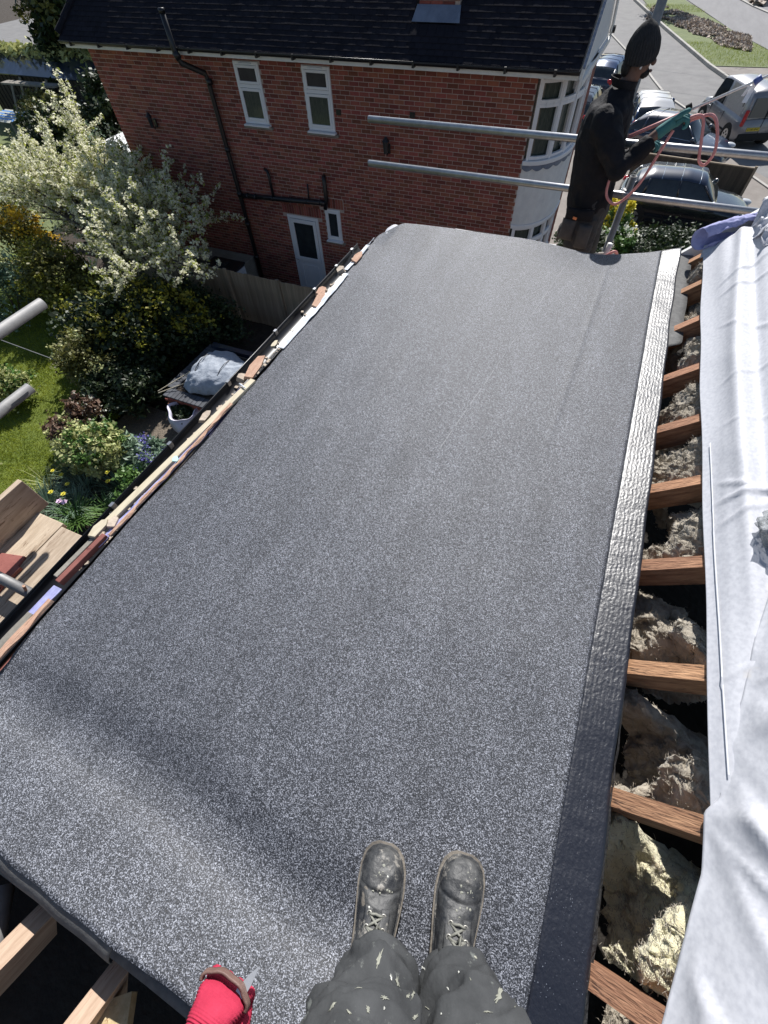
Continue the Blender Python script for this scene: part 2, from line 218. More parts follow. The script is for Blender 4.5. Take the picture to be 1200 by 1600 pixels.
def membrane_material():
    Mt = bpy.data.materials.new('breather_membrane_white'); Mt.use_nodes = True; N = Mt.node_tree; L = N.links.new; b = N.nodes['Principled BSDF']
    tc = N.nodes.new('ShaderNodeTexCoord'); mp = N.nodes.new('ShaderNodeMapping'); mp.inputs['Scale'].default_value = (1, 0.8, 1); L(tc.outputs['Object'], mp.inputs[0])
    n = N.nodes.new('ShaderNodeTexNoise'); n.inputs['Scale'].default_value = 90; n.inputs['Detail'].default_value = 6; L(mp.outputs[0], n.inputs['Vector'])
    n2 = N.nodes.new('ShaderNodeTexNoise'); n2.inputs['Scale'].default_value = 6; n2.inputs['Detail'].default_value = 8; L(tc.outputs['Object'], n2.inputs['Vector'])
    cr = N.nodes.new('ShaderNodeValToRGB'); e = cr.color_ramp.elements; e[0].position = 0.3; e[0].color = (0.47, 0.482, 0.525, 1); e[1].position = 0.62; e[1].color = (0.57, 0.58, 0.62, 1); L(n.outputs[0], cr.inputs[0])
    r = N.nodes.new('ShaderNodeMapRange'); r.inputs[1].default_value = 0.68; r.inputs[2].default_value = 0.78; L(n2.outputs[0], r.inputs[0])
    mx = N.nodes.new('ShaderNodeMix'); mx.data_type = 'RGBA'; L(r.outputs[0], mx.inputs[0]); L(cr.outputs[0], mx.inputs[6]); mx.inputs[7].default_value = (0.5, 0.46, 0.40, 1)
    L(mx.outputs[2], b.inputs['Base Color']); b.inputs['Roughness'].default_value = 0.6
    ba = N.nodes.new('ShaderNodeNewGeometry'); m2 = N.nodes.new('ShaderNodeMix'); m2.data_type = 'RGBA'
    wn = N.nodes.new('ShaderNodeTexNoise'); wn.inputs['Scale'].default_value = 14; wn.inputs['Detail'].default_value = 5; wn.inputs['Distortion'].default_value = 0.8; L(mp.outputs[0], wn.inputs['Vector'])
    bp = N.nodes.new('ShaderNodeBump'); bp.inputs['Strength'].default_value = 0.18; bp.inputs['Distance'].default_value = 0.006; L(wn.outputs[0], bp.inputs['Height']); L(bp.outputs[0], b.inputs['Normal'])
    return Mt
M['felt'] = felt_material(); M['selv'] = selvedge_material(); M['memb'] = membrane_material()
M['scuff'] = mat('pale_scuff', (0.20, 0.205, 0.22), (0.34, 0.345, 0.36), 200, 0.8)
M['under'] = mat('sanded_underlay', (0.10, 0.10, 0.10), (0.18, 0.18, 0.175), 40, 0.85, 0.5, 120, 0.002, c3=(0.28, 0.28, 0.27), t3=0.68, s3=20)
M['edge'] = mat('bitumen_edge', (0.018, 0.018, 0.02), (0.06, 0.06, 0.062), 60, 0.8, 1.0, 90, 0.006)
def clear_mat():
    Mt = bpy.data.materials.new('clear_polythene'); Mt.use_nodes = True; N = Mt.node_tree; L = N.links.new; b = N.nodes['Principled BSDF']
    b.inputs['Base Color'].default_value = (0.75, 0.8, 0.82, 1); b.inputs['Roughness'].default_value = 0.2
    tr = N.nodes.new('ShaderNodeBsdfTransparent'); ms = N.nodes.new('ShaderNodeMixShader'); ms.inputs[0].default_value = 0.55
    n = N.nodes.new('ShaderNodeTexNoise'); n.inputs['Scale'].default_value = 40; n.inputs['Distortion'].default_value = 2; bp = N.nodes.new('ShaderNodeBump'); bp.inputs['Distance'].default_value = 0.01
    L(n.outputs[0], bp.inputs['Height']); L(bp.outputs[0], b.inputs['Normal'])
    L(tr.outputs[0], ms.inputs[1]); L(b.outputs[0], ms.inputs[2]); L(ms.outputs[0], N.nodes['Material Output'].inputs[0]); return Mt
M['clear'] = clear_mat()

# ------------------------------------------------------------ mesh helpers
class MB:
    def __init__(s): s.v = []; s.f = []
    def add(s, v, f):
        n = len(s.v); s.v += [tuple(p) for p in v]; s.f += [tuple(i + n for i in q) for q in f]; return s
    def box(s, c, d, rz=0, R=None, taper=1.0):
        h = [x / 2 for x in d]; R = R or Matrix.Rotation(rz, 3, 'Z'); c = Vector(c); P = []
        for z in (-1, 1):
            t = taper if z > 0 else 1
            for x, y in ((-1, -1), (1, -1), (1, 1), (-1, 1)): P.append(c + R @ Vector((x * h[0] * t, y * h[1] * t, z * h[2])))
        return s.add(P, [(0, 3, 2, 1), (4, 5, 6, 7), (0, 1, 5, 4), (1, 2, 6, 5), (2, 3, 7, 6), (3, 0, 4, 7)])
    def bb(s, x0, x1, y0, y1, z0, z1): return s.box(((x0 + x1) / 2, (y0 + y1) / 2, (z0 + z1) / 2), (x1 - x0, y1 - y0, z1 - z0))
    def tube(s, pts, r, seg=12, cap=True):
        pts = [Vector(p) for p in pts]; n = len(pts); rr = r if isinstance(r, (list, tuple)) else [r] * n
        V = []; prev = None
        for i, p in enumerate(pts):
            t = (pts[min(i + 1, n - 1)] - pts[max(i - 1, 0)]).normalized()
            if prev is None:
                a = Vector((0, 0, 1)) if abs(t.z) < 0.9 else Vector((1, 0, 0)); u = t.cross(a).normalized()
            else: u = (prev - t * prev.dot(t)).normalized()
            prev = u; w_ = t.cross(u)
            for k in range(seg):
                a = 2 * PI * k / seg; V.append(p + (u * math.cos(a) + w_ * math.sin(a)) * rr[i])
        F = [(i * seg + k, i * seg + (k + 1) % seg, (i + 1) * seg + (k + 1) % seg, (i + 1) * seg + k) for i in range(n - 1) for k in range(seg)]
        if cap: F += [tuple(reversed(range(seg))), tuple((n - 1) * seg + k for k in range(seg))]
        return s.add(V, F)
    def pipe(s, a, b, r, th=0.004, seg=20):           # open hollow tube
        a = Vector(a); b = Vector(b); t = (b - a).normalized(); u = t.cross(Vector((0, 0, 1)) if abs(t.z) < .9 else Vector((1, 0, 0))).normalized(); w_ = t.cross(u); V = []
        for p, q in ((a, r), (b, r), (b, r - th), (a, r - th)):
            for k in range(seg):
                an = 2 * PI * k / seg; V.append(p + (u * math.cos(an) + w_ * math.sin(an)) * q)
        F = [(i * seg + k, i * seg + (k + 1) % seg, ((i + 1) % 4) * seg + (k + 1) % seg, ((i + 1) % 4) * seg + k) for i in range(4) for k in range(seg)]
        return s.add(V, F)
    def prism(s, poly, z0, z1):
        n = len(poly); V = [(x, y, z0) for x, y in poly] + [(x, y, z1) for x, y in poly]
        return s.add(V, [tuple(reversed(range(n))), tuple(range(n, 2 * n))] + [(i, (i + 1) % n, n + (i + 1) % n, n + i) for i in range(n)])
    def grid(s, fn, nu, nv, flip=False):
        V = [fn(i / nu, j / nv) for j in range(nv + 1) for i in range(nu + 1)]; W_ = nu + 1
        F = [(j * W_ + i, j * W_ + i + 1, (j + 1) * W_ + i + 1, (j + 1) * W_ + i) for j in range(nv) for i in range(nu)]
        if flip: F = [tuple(reversed(q)) for q in F]
        return s.add(V, F)
    def ell(s, c, r, seg=16, rings=10, nz=0.0, nf=4.0, R=None):
        c = Vector(c); V = []; F = []
        for j in range(rings + 1):
            th = PI * j / rings
            for i in range(seg):
                ph = 2 * PI * i / seg; d = Vector((math.sin(th) * math.cos(ph), math.sin(th) * math.sin(ph), math.cos(th)))
                k = 1 + nz * noise.noise(d * nf + c * 3.1) if nz else 1
                q = Vector((d.x * r[0], d.y * r[1], d.z * r[2])) * k
                V.append(c + (R @ q if R else q))
        for j in range(rings):
            for i in range(seg): F.append((j * seg + i, (j + 1) * seg + i, (j + 1) * seg + (i + 1) % seg, j * seg + (i + 1) % seg))
        return s.add(V, F)
    def build(s, name, m, parent=None, smooth=False, solid=0, bevel=0, sub=0):
        me = bpy.data.meshes.new(name); me.from_pydata([tuple(p) for p in s.v], [], s.f); me.validate(); me.update()
        me.materials.append(M[m] if isinstance(m, str) else m)
        o = bpy.data.objects.new(name, me); C.objects.link(o)
        if smooth: me.polygons.foreach_set('use_smooth', [True] * len(me.polygons))
        if parent: o.parent = parent; o.matrix_parent_inverse = Matrix.Translation(-parent.location) if parent.type == 'EMPTY' and parent.rotation_euler[2] == 0 else parent.matrix_world.inverted()
        if solid: k = o.modifiers.new('solid', 'SOLIDIFY'); k.thickness = solid; k.offset = -1
        if bevel: k = o.modifiers.new('bevel', 'BEVEL'); k.width = bevel; k.segments = 2; k.limit_method = 'ANGLE'
        if sub: k = o.modifiers.new('sub', 'SUBSURF'); k.levels = sub; k.render_levels = sub
        return o
def tag(o, label=None, cat=None, group=None, kind=None):
    if label: o['label'] = label
    if cat: o['category'] = cat
    if group: o['group'] = group
    if kind: o['kind'] = kind
    return o
def thing(name, label, cat, loc=(0, 0, 0), group=None):
    o = bpy.data.objects.new(name, None); C.objects.link(o); o.location = loc; o.empty_display_size = 0.1
    return tag(o, label, cat, group)
def struct(o): o['kind'] = 'structure'; return o
def stuff(o): o['kind'] = 'stuff'; return o
def local_box(name, d, m, parent=None, bevel=0):
    return MB().box((0, 0, 0), d).build(name, m, parent, bevel=bevel)
def link_copy(src, mw, parent, name=None):
    o = src.copy(); C.objects.link(o); o.parent = parent
    o.matrix_parent_inverse = Matrix.Identity(4); o.matrix_local = Matrix.Translation(-parent.location) @ mw if parent else mw
    return o
def pieces(name, size, mats, m_one, m_run, parent, run_name, limit=300, jitter=0.0, bevel=0.003):
    """mats: list of (4x4 placement, length factor). The nearest ones are parts of their own, the rest one part."""
    mats = sorted(mats, key=lambda t: (t[0].translation - CAM).length)
    near = mats[:limit]; far = mats[limit:]
    base = MB().box((0, 0, 0), size); me = bpy.data.meshes.new(name); me.from_pydata([tuple(p) for p in base.v], [], base.f); me.materials.append(M[m_one])
    for mw, k in near:
        o = bpy.data.objects.new(name, me); C.objects.link(o); o.parent = parent
        o.matrix_local = Matrix.Translation(-parent.location) @ mw @ Matrix.Diagonal((k, 1, 1, 1))
    if far:
        r = MB(); bv = [Vector(p) for p in base.v]
        for mw, k in far:
            mk = mw @ Matrix.Diagonal((k, 1, 1, 1)); r.add([mk @ p for p in bv], base.f)
        stuff(r.build(run_name, m_run, parent))

# leaf masses ---------------------------------------------------
def leaves(pts, size, name, m, parent=None, up=0.3, elong=1.6, jitter=0.5):
    pts = np.asarray(pts, float); n = len(pts)
    a = rng.normal(size=(n, 3)); a[:, 2] *= 0.6; a /= np.linalg.norm(a, axis=1)[:, None]
    nrm = rng.normal(size=(n, 3)) + np.array([0, 0, up * 3]); b = np.cross(a, nrm); b /= np.linalg.norm(b, axis=1)[:, None] + 1e-9
    s = size * (1 + jitter * (rng.random(n) - 0.5) * 2)
    la = a * (s * elong / 2)[:, None]; lb = b * (s / 2)[:, None]
    V = np.empty((n, 4, 3)); V[:, 0] = pts - la; V[:, 1] = pts + lb; V[:, 2] = pts + la; V[:, 3] = pts - lb
    me = bpy.data.meshes.new(name); me.vertices.add(n * 4); me.vertices.foreach_set('co', V.reshape(-1))
    me.loops.add(n * 4); me.loops.foreach_set('vertex_index', np.arange(n * 4, dtype=np.int32))
    me.polygons.add(n); me.polygons.foreach_set('loop_start', np.arange(0, n * 4, 4, dtype=np.int32)); me.update(); me.validate()
    me.materials.append(M[m]); o = bpy.data.objects.new(name, me); C.objects.link(o)
    if parent: o.parent = parent; o.location = -parent.location; o['kind'] = 'stuff'
    return o
def clump_pts(c, r, n, nclump=40, spread=0.28, shell=0.55, low=-0.5):
    """points gathered in clumps through an ellipsoid's outer volume, so that gaps stay between clumps"""
    c = np.array(c, float); r = np.array(r, float)
    d = rng.normal(size=(nclump, 3)); d /= np.linalg.norm(d, axis=1)[:, None]
    d[:, 2] = np.where(d[:, 2] < low, -d[:, 2], d[:, 2])
    rad = shell + (1 - shell) * rng.random(nclump) ** 0.6
    rad *= 0.85 + 0.35 * rng.random(nclump)
    cc = c + d * rad[:, None] * r
    k = rng.integers(0, nclump, n); sp = spread * (0.5 + rng.random(nclump))
    return cc[k] + rng.normal(size=(n, 3)) * (sp[k][:, None] * r * 0.5)
def bush(name, label, cat, base, r, n, size, m, group=None, nclump=40, stem=True, extra=None, spread=0.28, elong=1.6, h=None):
    t = thing(name, label, cat, base, group)
    c = (base[0], base[1], base[2] + (h if h is not None else r[2] * 0.9))
    leaves(clump_pts(c, r, n, nclump, spread), size, 'foliage', m, t, elong=elong)
    if extra:
        for nm, mm, cnt, sz in extra: leaves(clump_pts((c[0], c[1], c[2] + r[2] * 0.12), (r[0] * 1.05, r[1] * 1.05, r[2] * 1.02), cnt, max(8, nclump // 2), 0.2, 0.8, -0.1), sz, nm, mm, t, elong=1.1)
    if stem:
        b = MB()
        for k in range(5):
            a = 2 * PI * k / 5 + base[0]; q = Vector((math.cos(a) * r[0] * 0.5, math.sin(a) * r[1] * 0.5, c[2] - base[2]))
            b.tube([base, Vector(base) + q * 0.5 + Vector((0, 0, 0.05)), Vector(base) + q], [0.025, 0.018, 0.01], 6)
        b.build('stem', 'bark', t)
    return t
def tuft(name, label, cat, base, n, L, wd, m, group=None, flowers=None, spread=0.15, droop=0.6):
    t = thing(name, label, cat, base, group); b = MB(); bx, by, bz = base
    for i in range(n):
        a = random.random() * 2 * PI; l = L * (0.6 + 0.6 * random.random()); q = random.random() ** 0.5 * spread
        o = Vector((bx + math.cos(a) * q, by + math.sin(a) * q, bz)); dr = droop * (0.4 + 0.8 * random.random()); side = Vector((-math.sin(a), math.cos(a), 0)) * wd / 2
        P = []
        for j in range(4):
            s_ = j / 3; rad = l * dr * s_ ** 1.3; z = l * (s_ - 0.55 * dr * s_ ** 3); w_ = 1 - s_ * 0.85
            p = o + Vector((math.cos(a) * rad, math.sin(a) * rad, z)); P += [p - side * w_, p + side * w_]
        b.add(P, [(0, 1, 3, 2), (2, 3, 5, 4), (4, 5, 7, 6)])
    b.build('blades', m, t)
    if flowers:
        mm, cnt, sz, hh = flowers
        for i in range(cnt):
            a = random.random() * 2 * PI; q = random.random() * spread * 2.2; p = Vector((bx + math.cos(a) * q, by + math.sin(a) * q, bz + hh * (0.8 + 0.4 * random.random())))
            f = MB(); 
            for k in range(6):
                an = k * PI / 3; e = Vector((math.cos(an), math.sin(an), 0.25)) * sz; s2 = Vector((-math.sin(an), math.cos(an), 0)) * sz * 0.35
                f.add([p, p + e * .6 + s2, p + e, p + e * .6 - s2], [(0, 1, 2, 3)])
            f.tube([p, p + Vector((0, 0, sz * 0.6))], [sz * 0.18, sz * 0.3], 8); f.build('flower', mm, t)
            MB().tube([(bx, by, bz), p], 0.004, 4).build('stalk', m, t)
    return t
def wob(x, y, z=0, s=1.0): return noise.noise(Vector((x * s, y * s, z * s)))
def sstep(a, b, x):
    t = min(1, max(0, (x - a) / (b - a))); return t * t * (3 - 2 * t)
G = -5.8     # garden and street level; z = 0 is the felt roof
# ============================================================ GROUND
def sheet(poly, z, name, m):
    return struct(MB().add([(x, y, z) for x, y in poly], [tuple(range(len(poly)))]).build(name, m))
sheet([(-250, -250), (250, -250), (250, 400), (-250, 400)], G - 0.06, 'ground', 'soil')
def lawn_fn(x0, x1, y0, y1, z, amp=0.03):
    return lambda u, v: (x0 + u * (x1 - x0), y0 + v * (y1 - y0), z + amp * wob(x0 + u * (x1 - x0), y0 + v * (y1 - y0), 0, 0.6))
struct(MB().grid(lawn_fn(-19, -9.3, -3.5, 9.5, G), 40, 50).build('lawn', 'lawn'))
struct(MB().grid(lawn_fn(-70, -19.0, 6.0, 30.0, G), 20, 20).build('far_lawn', 'verge'))
# grass blades on the near lawn
def blades(x0, x1, y0, y1, n, h, name, m, keep=lambda x, y: True, z=G):
    P = np.column_stack([rng.uniform(x0, x1, n), rng.uniform(y0, y1, n)]); n = len(P)
    k = np.array([keep(a, b) for a, b in P]); P = P[k]; n = len(P)
    a = rng.random(n) * 2 * PI; hh = h * (0.5 + rng.random(n)); V = np.empty((n, 3, 3)); sd_ = 0.009
    V[:, 0, 0] = P[:, 0] - np.cos(a) * sd_; V[:, 0, 1] = P[:, 1] - np.sin(a) * sd_; V[:, 0, 2] = z - 0.03
    V[:, 1, 0] = P[:, 0] + np.cos(a) * sd_; V[:, 1, 1] = P[:, 1] + np.sin(a) * sd_; V[:, 1, 2] = z - 0.03
    V[:, 2, 0] = P[:, 0] + rng.normal(size=n) * h * 0.5; V[:, 2, 1] = P[:, 1] + rng.normal(size=n) * h * 0.5; V[:, 2, 2] = z + hh
    me = bpy.data.meshes.new(name); me.vertices.add(n * 3); me.vertices.foreach_set('co', V.reshape(-1)); me.loops.add(n * 3)
    me.loops.foreach_set('vertex_index', np.arange(n * 3, dtype=np.int32)); me.polygons.add(n); me.polygons.foreach_set('loop_start', np.arange(0, n * 3, 3, dtype=np.int32)); me.update(); me.validate()
    me.materials.append(M[m]); o = bpy.data.objects.new(name, me); C.objects.link(o); return stuff(o)
blades(-16.5, -9.3, 0.5, 8.0, 110000, 0.045, 'lawn_grass', 'grass')
# paths in the garden
struct(MB().bb(-9.2, -5.9, 3.75, 5.0, G - 0.1, G + 0.012).build('gravel_path', 'gravel'))
pv = thing('paved_patio', 'grey block paving strip under the gutter edge beside the flower bed', 'paving', (-6.2, 2, G)); pv['kind'] = 'structure'
PV = []
for i in range(14):
    for j in range(34):
        x = -6.85 + i * 0.11; y = 0.6 + j * 0.215 + (0.105 if i % 2 else 0)
        PV.append((Matrix.Translation((x, y, G + 0.02 + 0.004 * random.random())), 1.0))
pieces('paver', (0.1, 0.205, 0.05), PV, 'paver', 'paver', pv, 'paver_run', 220)
# edging bricks of the bed
eg = thing('bed_edging', 'row of pale stone edging along the flower bed and patio', 'edging', (-7.0, 1.6, G)); eg['kind'] = 'structure'
for j in range(22):
    b = local_box('edging_stone', (0.09, 0.19, 0.14), 'conc', eg, bevel=0.01); b.location = (-7.0 + 0.02 * math.sin(j), 0.4 + j * 0.2, G + 0.04)

# street side
sheet([(-60, 12), (60, 12), (60, 120), (-60, 120)], G - 0.03, 'pavement_ground', 'asphalt')
sheet([(-1.1, 11.5), (6.8, 11.5), (5.6, 24.0), (3.0, 27.5), (-0.2, 34), (-4, 43), (-6, 43), (-6, 19)], G - 0.012, 'driveway', 'drive')
# kerb line, verge, road
KL = [(-3.56, 61.9), (-0.33, 50.9), (2.87, 40.7), (4.07, 37.6), (4.94, 35.5), (8.5, 27.0)]
vg = [(-2.85, 61.9), (-0.0, 51.0), (3.05, 41.1), (6.1, 41.3), (6.8, 44.6), (4.05, 51.1), (0.45, 62.4)]
sheet([(-3.3, 64), (-0.1, 51.0), (3.1, 40.9), (7.5, 41.3), (6.5, 44.4), (4.05, 51.1), (0.0, 64)], G - 0.002, 'grass_verge', 'verge')
sheet([(4.25, 38.7), (9, 39.2), (12, 30), (8.6, 27.1), (5.1, 35.5)], G - 0.002, 'grass_verge', 'verge')
sheet([(3.15, 40.6), (7.5, 41.2), (8.5, 39.3), (4.2, 38.6)], G + 0.002, 'crossing_path', 'drive')
sheet([(0.2, 64), (4.05, 51.1), (6.5, 44.6), (16, 26), (30, 30), (8, 64)], G + 0.001, 'road', 'road')
kb = thing('kerb', 'long concrete kerb between the footway and the grass verge', 'kerb', (2, 42, G)); kb['kind'] = 'structure'
for a, b in zip(KL[:-1], KL[1:]):
    a = Vector((*a, 0)); b = Vector((*b, 0)); L_ = (b - a).length; n = max(1, int(L_ / 0.92)); ang = math.atan2(b.y - a.y, b.x - a.x)
    for i in range(n):
        p = a.lerp(b, (i + 0.5) / n); k = local_box('kerb_stone', (L_ / n - 0.015, 0.16, 0.22), 'kerb', kb, bevel=0.02)
        k.location = (p.x, p.y, G + 0.02); k.rotation_euler[2] = ang
# far kerb line and drive edging
def edge_line(pts, w_, name, m, z):
    b = MB()
    for p, q in zip(pts[:-1], pts[1:]):
        p = Vector((*p, z)); q = Vector((*q, z)); c = (p + q) / 2; b.box(c, ((q - p).length, w_, 0.05), rz=math.atan2(q.y - p.y, q.x - p.x))
    return struct(b.build(name, m))
edge_line([(4.7, 63), (5.6, 60), (6.6, 57.4), (10, 49)], 0.22, 'far_kerb', 'kerb', G + 0.03)
edge_line([(-3.6, 48.1), (-2.4, 44.6), (-1.7, 42.5)], 0.12, 'drive_edging', 'kerb', G)
edge_line([(-0.4, 39.0), (0.1, 37.2), (0.95, 34.4), (2.3, 31.8)], 0.12, 'drive_edging', 'kerb', G)
edge_line([(4.6, 24.7), (5.6, 22.9), (6.5, 21)], 0.12, 'drive_edging', 'kerb', G)
# dry leaf litter on the verge (uncountable)
def litter():
    n = 15000; P = []
    while len(P) < n:
        x = random.uniform(-1.8, 5.2); y = random.uniform(44.5, 59); t = (x + 1.8) / 6.6
        if not (58.5 - 10.5 * t - 3.5 - 2.5 * wob(x, y, 3, .5) < y < 60.5 - 10.8 * t): continue
        if wob(x, y, 9, 0.7) < -0.35: continue
        P.append((x, y, G + 0.05 * random.random()))
    return stuff(leaves(P, 0.16, 'leaf_litter', 'litter', up=6))
litter()
MB_ = MB()
def far_planting():
    pts = []
    for i in range(1400): pts.append((random.uniform(5.5, 14), random.uniform(60, 72), G + random.random() * 0.25))
    return stuff(leaves(pts, 0.5, 'far_leaf_litter', 'litter', up=2))
far_planting()
blades(-3, 7, 40.8, 60, 30000, 0.09, 'verge_blades', 'grass', keep=lambda x, y: (y < 46.8 and y > 41.2 + 0.0 * x and x > 3.1 - (y - 41) * 0.31 and x < 7.4 - (y - 41) * 0.3 + 0) or (y > 57 and x > -2.8 + (61 - y) * .2 and x < 0.9 + (61.5 - y) * .3))

# ============================================================ OUR HOUSE
hs = thing('house_under_repair', 'brick house below the felted roof, seen only as dark masonry under its edges', 'house', (0.8, 0, G))
MB().bb(-1.32, 4.2, -4.0, 3.22, G, -0.42).build('wall', 'mortar', hs)
BR = []
for r in range(74):
    z = G + 0.0375 + r * 0.075
    if z > -0.45: break
    for i in range(33):
        BR.append((Matrix.Translation((-1.325, -4 + (i + (0.5 if r % 2 else 0)) * 0.225, z)) @ Matrix.Rotation(PI / 2, 4, 'Z'), 1.0))
pieces('brick', (0.215, 0.03, 0.065), BR, 'brick', 'brick_i', hs, 'brickwork', 0)
MB().bb(-1.30, 4.1, -3.9, 3.2, -0.42, -0.40).build('loft_floor', 'loft_shade', hs)
MB().bb(-1.5, -1.32, -4, 3.25, -0.36, -0.33).build('soffit_board', 'redpaint', hs)
MB().bb(-1.475, -1.455, -4, 3.28, -0.33, -0.115).build('fascia_board', 'black', hs)
for y in [i * 0.4 - 0.4 for i in range(10)]:
    b = MB().bb(-1.44, 0.50, y - 0.025, y + 0.025, -0.22, -0.125).build('joist', 'wood_r', hs)

# flat roof deck and felt
TAN = 0.052
def bright_y(x): return -0.305 - 0.05 * sstep(-0.7, -0.2, x)
def felt_z(x, y):
    z = TAN * x
    d = bright_y(x) - y
    side = 1 - 0.75 * sstep(-0.05, 0.2, x)
    z += side * (0.33 * max(0, d) * sstep(-0.02, 0.04, d)) if d > -0.02 else 0
    z -= 0.024 * math.exp(-((d + 0.07) / 0.085) ** 2) * side
    z += 0.006 * wob(x, y * 1.5, 0, 1.7) + 0.0025 * wob(x, y, 5, 5)
    e = sstep(2.95, 3.37, y)
    z -= 0.045 * e * math.exp(-((x - 0.02) / 0.30) ** 2); z += 0.03 * e * sstep(0.3, 0.52, x); z += 0.02 * e * sstep(-0.5, -1.2, x)
    z -= 0.035 * sstep(-1.36, -1.5, x) * sstep(2.9, 3.3, y)
    z += 0.003 * math.exp(-((x - (0.12 - 0.02 * (3 - y))) / 0.012) ** 2) * sstep(1.2, 1.8, y)       # lap ridge
    return z
def left_x(y):
    x = -1.452 + 0.02 * math.exp(-((y - 1.0) / 0.5) ** 2) - 0.055 * sstep(2.0, 3.0, y) + 0.004 * math.sin(y * 9)
    if y > 3.18: x += 0.16 * ((y - 3.18) / 0.18) ** 2.2
    return x
FY0, FY1 = -0.575, 3.36
def far_y(x): return 3.355 + 0.012 * sstep(0, .4, x) - 0.012 * math.exp(-((x - .02) / .25) ** 2)
def near_y(x): return FY0 + 0.03 * (1 - sstep(-.1, .15, x)) + 0.018 * sstep(-0.8, -1.1, x) + 0.006 * wob(x, 1, 2, 7)
sheet_t = thing('roofing_felt_sheet', 'long dark grey mineral felt sheet covering the flat roof, boots standing on its near end', 'roofing felt', (-0.5, 1.4, 0))
def ff(u, v):
    y = FY0 + v * (FY1 - FY0); x = left_x(y) + u * (0.404 - left_x(y))
    y = near_y(x) + v * (far_y(x) - near_y(x)); return (x, y, felt_z(x, y))
MB().grid(ff, 170, 320).build('felt', 'felt', sheet_t, smooth=True, solid=0.005)
def fs(u, v):
    y = -0.575 + v * (far_y(0.46) + 0.575); x = 0.4042 + u * (0.112 - 0.006 * sstep(1.0, 3.0, y)) + 0.002 * math.sin(y * 14) * u
    if y < 0.3: x += 0.012 * u * (0.3 - y)
    return (x, y, felt_z(x, y) - 0.001 + 0.0012 * wob(x * 12, y * 40) - 0.004 * u + 0.010 * u * sstep(0.2, 0.9, y))
MB().grid(fs, 12, 320).build('selvedge_strip', 'selv', sheet_t, smooth=True, solid=0.004)
# rough cut edge beside the strip
def fe(u, v):
    y = -0.58 + v * 1.7; return (0.518 + 0.026 * u * (1 - 0.7 * v) + 0.003 * wob(u, y * 20), y, felt_z(.5, y) - 0.006 - 0.03 * u + 0.003 * wob(u * 3, y * 30, 4))
MB().grid(fe, 5, 170).build('torn_edge', 'edge', sheet_t)
# chalk line and scuffs rubbed into the granules
def mark(pts, wd, name):
    b = MB(); P = []
    n = len(pts)
    for i in range(n):
        x, y = pts[i]; q = pts[min(i + 1, n - 1)]; p = pts[max(i - 1, 0)]; t = Vector((q[0] - p[0], q[1] - p[1], 0)).normalized(); k = Vector((-t.y, t.x, 0)) * wd * (.4 + .6 * abs(math.sin(i * 1.7)))
        P += [(x - k.x, y - k.y, felt_z(x, y) + .0012), (x + k.x, y + k.y, felt_z(x, y) + .0012)]
    b.add(P, [(2 * i, 2 * i + 1, 2 * i + 3, 2 * i + 2) for i in range(n - 1) if (i * 7) % 5 != 3]); return b.build(name, 'scuff', sheet_t)
mark([(-0.105 - 0.245 * i / 60, 3.2 - 1.95 * i / 60 + .002 * math.sin(i)) for i in range(61)], 0.0022, 'chalk_line')
for cx, cy, r_ in ((0.09, 2.28, .06), (0.13, 2.20, .045), (0.05, 2.36, .05)):
    mark([(cx + r_ * math.cos(a * .25) * .6, cy + r_ * math.sin(a * .25)) for a in range(3, 14)], .0016, 'scuff_mark')
# underlay sheet below
def ux(y):
    x = 0.50
    x = 0.512 + 0.072 * sstep(2.35, 2.42, y) - 0.0 * y
    return x + 0.002 * math.sin(y * 23)
def uf(u, v):
    y = -0.60 + v * 3.93; x0 = max(-1.44, left_x(y) + 0.02); x = x0 + u * (ux(y) - x0); return (x, y - 0.012 * sstep(-0.4, -1.2, x) * (1 - v), min(felt_z(x, y), felt_z(x, max(y, bright_y(x))) + 0.0) - 0.012)
tag(MB().grid(uf, 60, 200).build('underlay_sheet', 'under', smooth=True, solid=0.003), 'grey sanded underlay sheet showing a torn flap past the felt edge above the rafters', 'underlay')
# curl of the underlay at the near left edge
def cu(u, v):
    x = -1.45 + u * 0.93; a = v * 1.5; r = 0.035
    y = near_y(x) + 0.004 - r * math.sin(a) * 1.3; z = felt_z(x, near_y(x)) - 0.008 - r * (1 - math.cos(a)) - 0.02 * v
    return (x, y, z)
tag(MB().grid(cu, 60, 8).build('underlay_strip', 'under', smooth=True, solid=0.003), 'grey underlay lip curling down along the near cut end of the felt', 'underlay')
dk = thing('roof_deck', 'pale board deck showing as a thin yellowish edge below the near end of the felt', 'roof deck', (-0.5, 1.4, -0.03)); dk['kind'] = 'structure'
for i in range(4):
    y0 = -0.585 + i * 0.985; b = MB(); P = []
    dz = -0.05 if i == 3 else 0
    for x in (-1.43, 0.495):
        for y in (y0, min(y0 + 0.98, 3.3)): P.append((x, y, TAN * x - 0.045 + dz))
    b.add([P[0], P[2], P[3], P[1]] + [(p[0], p[1], p[2] - 0.018) for p in (P[0], P[2], P[3], P[1])], [(0, 1, 2, 3), (7, 6, 5, 4), (0, 4, 5, 1), (1, 5, 6, 2), (2, 6, 7, 3), (3, 7, 4, 0)])
    b.build('deck_board', 'osb', dk)

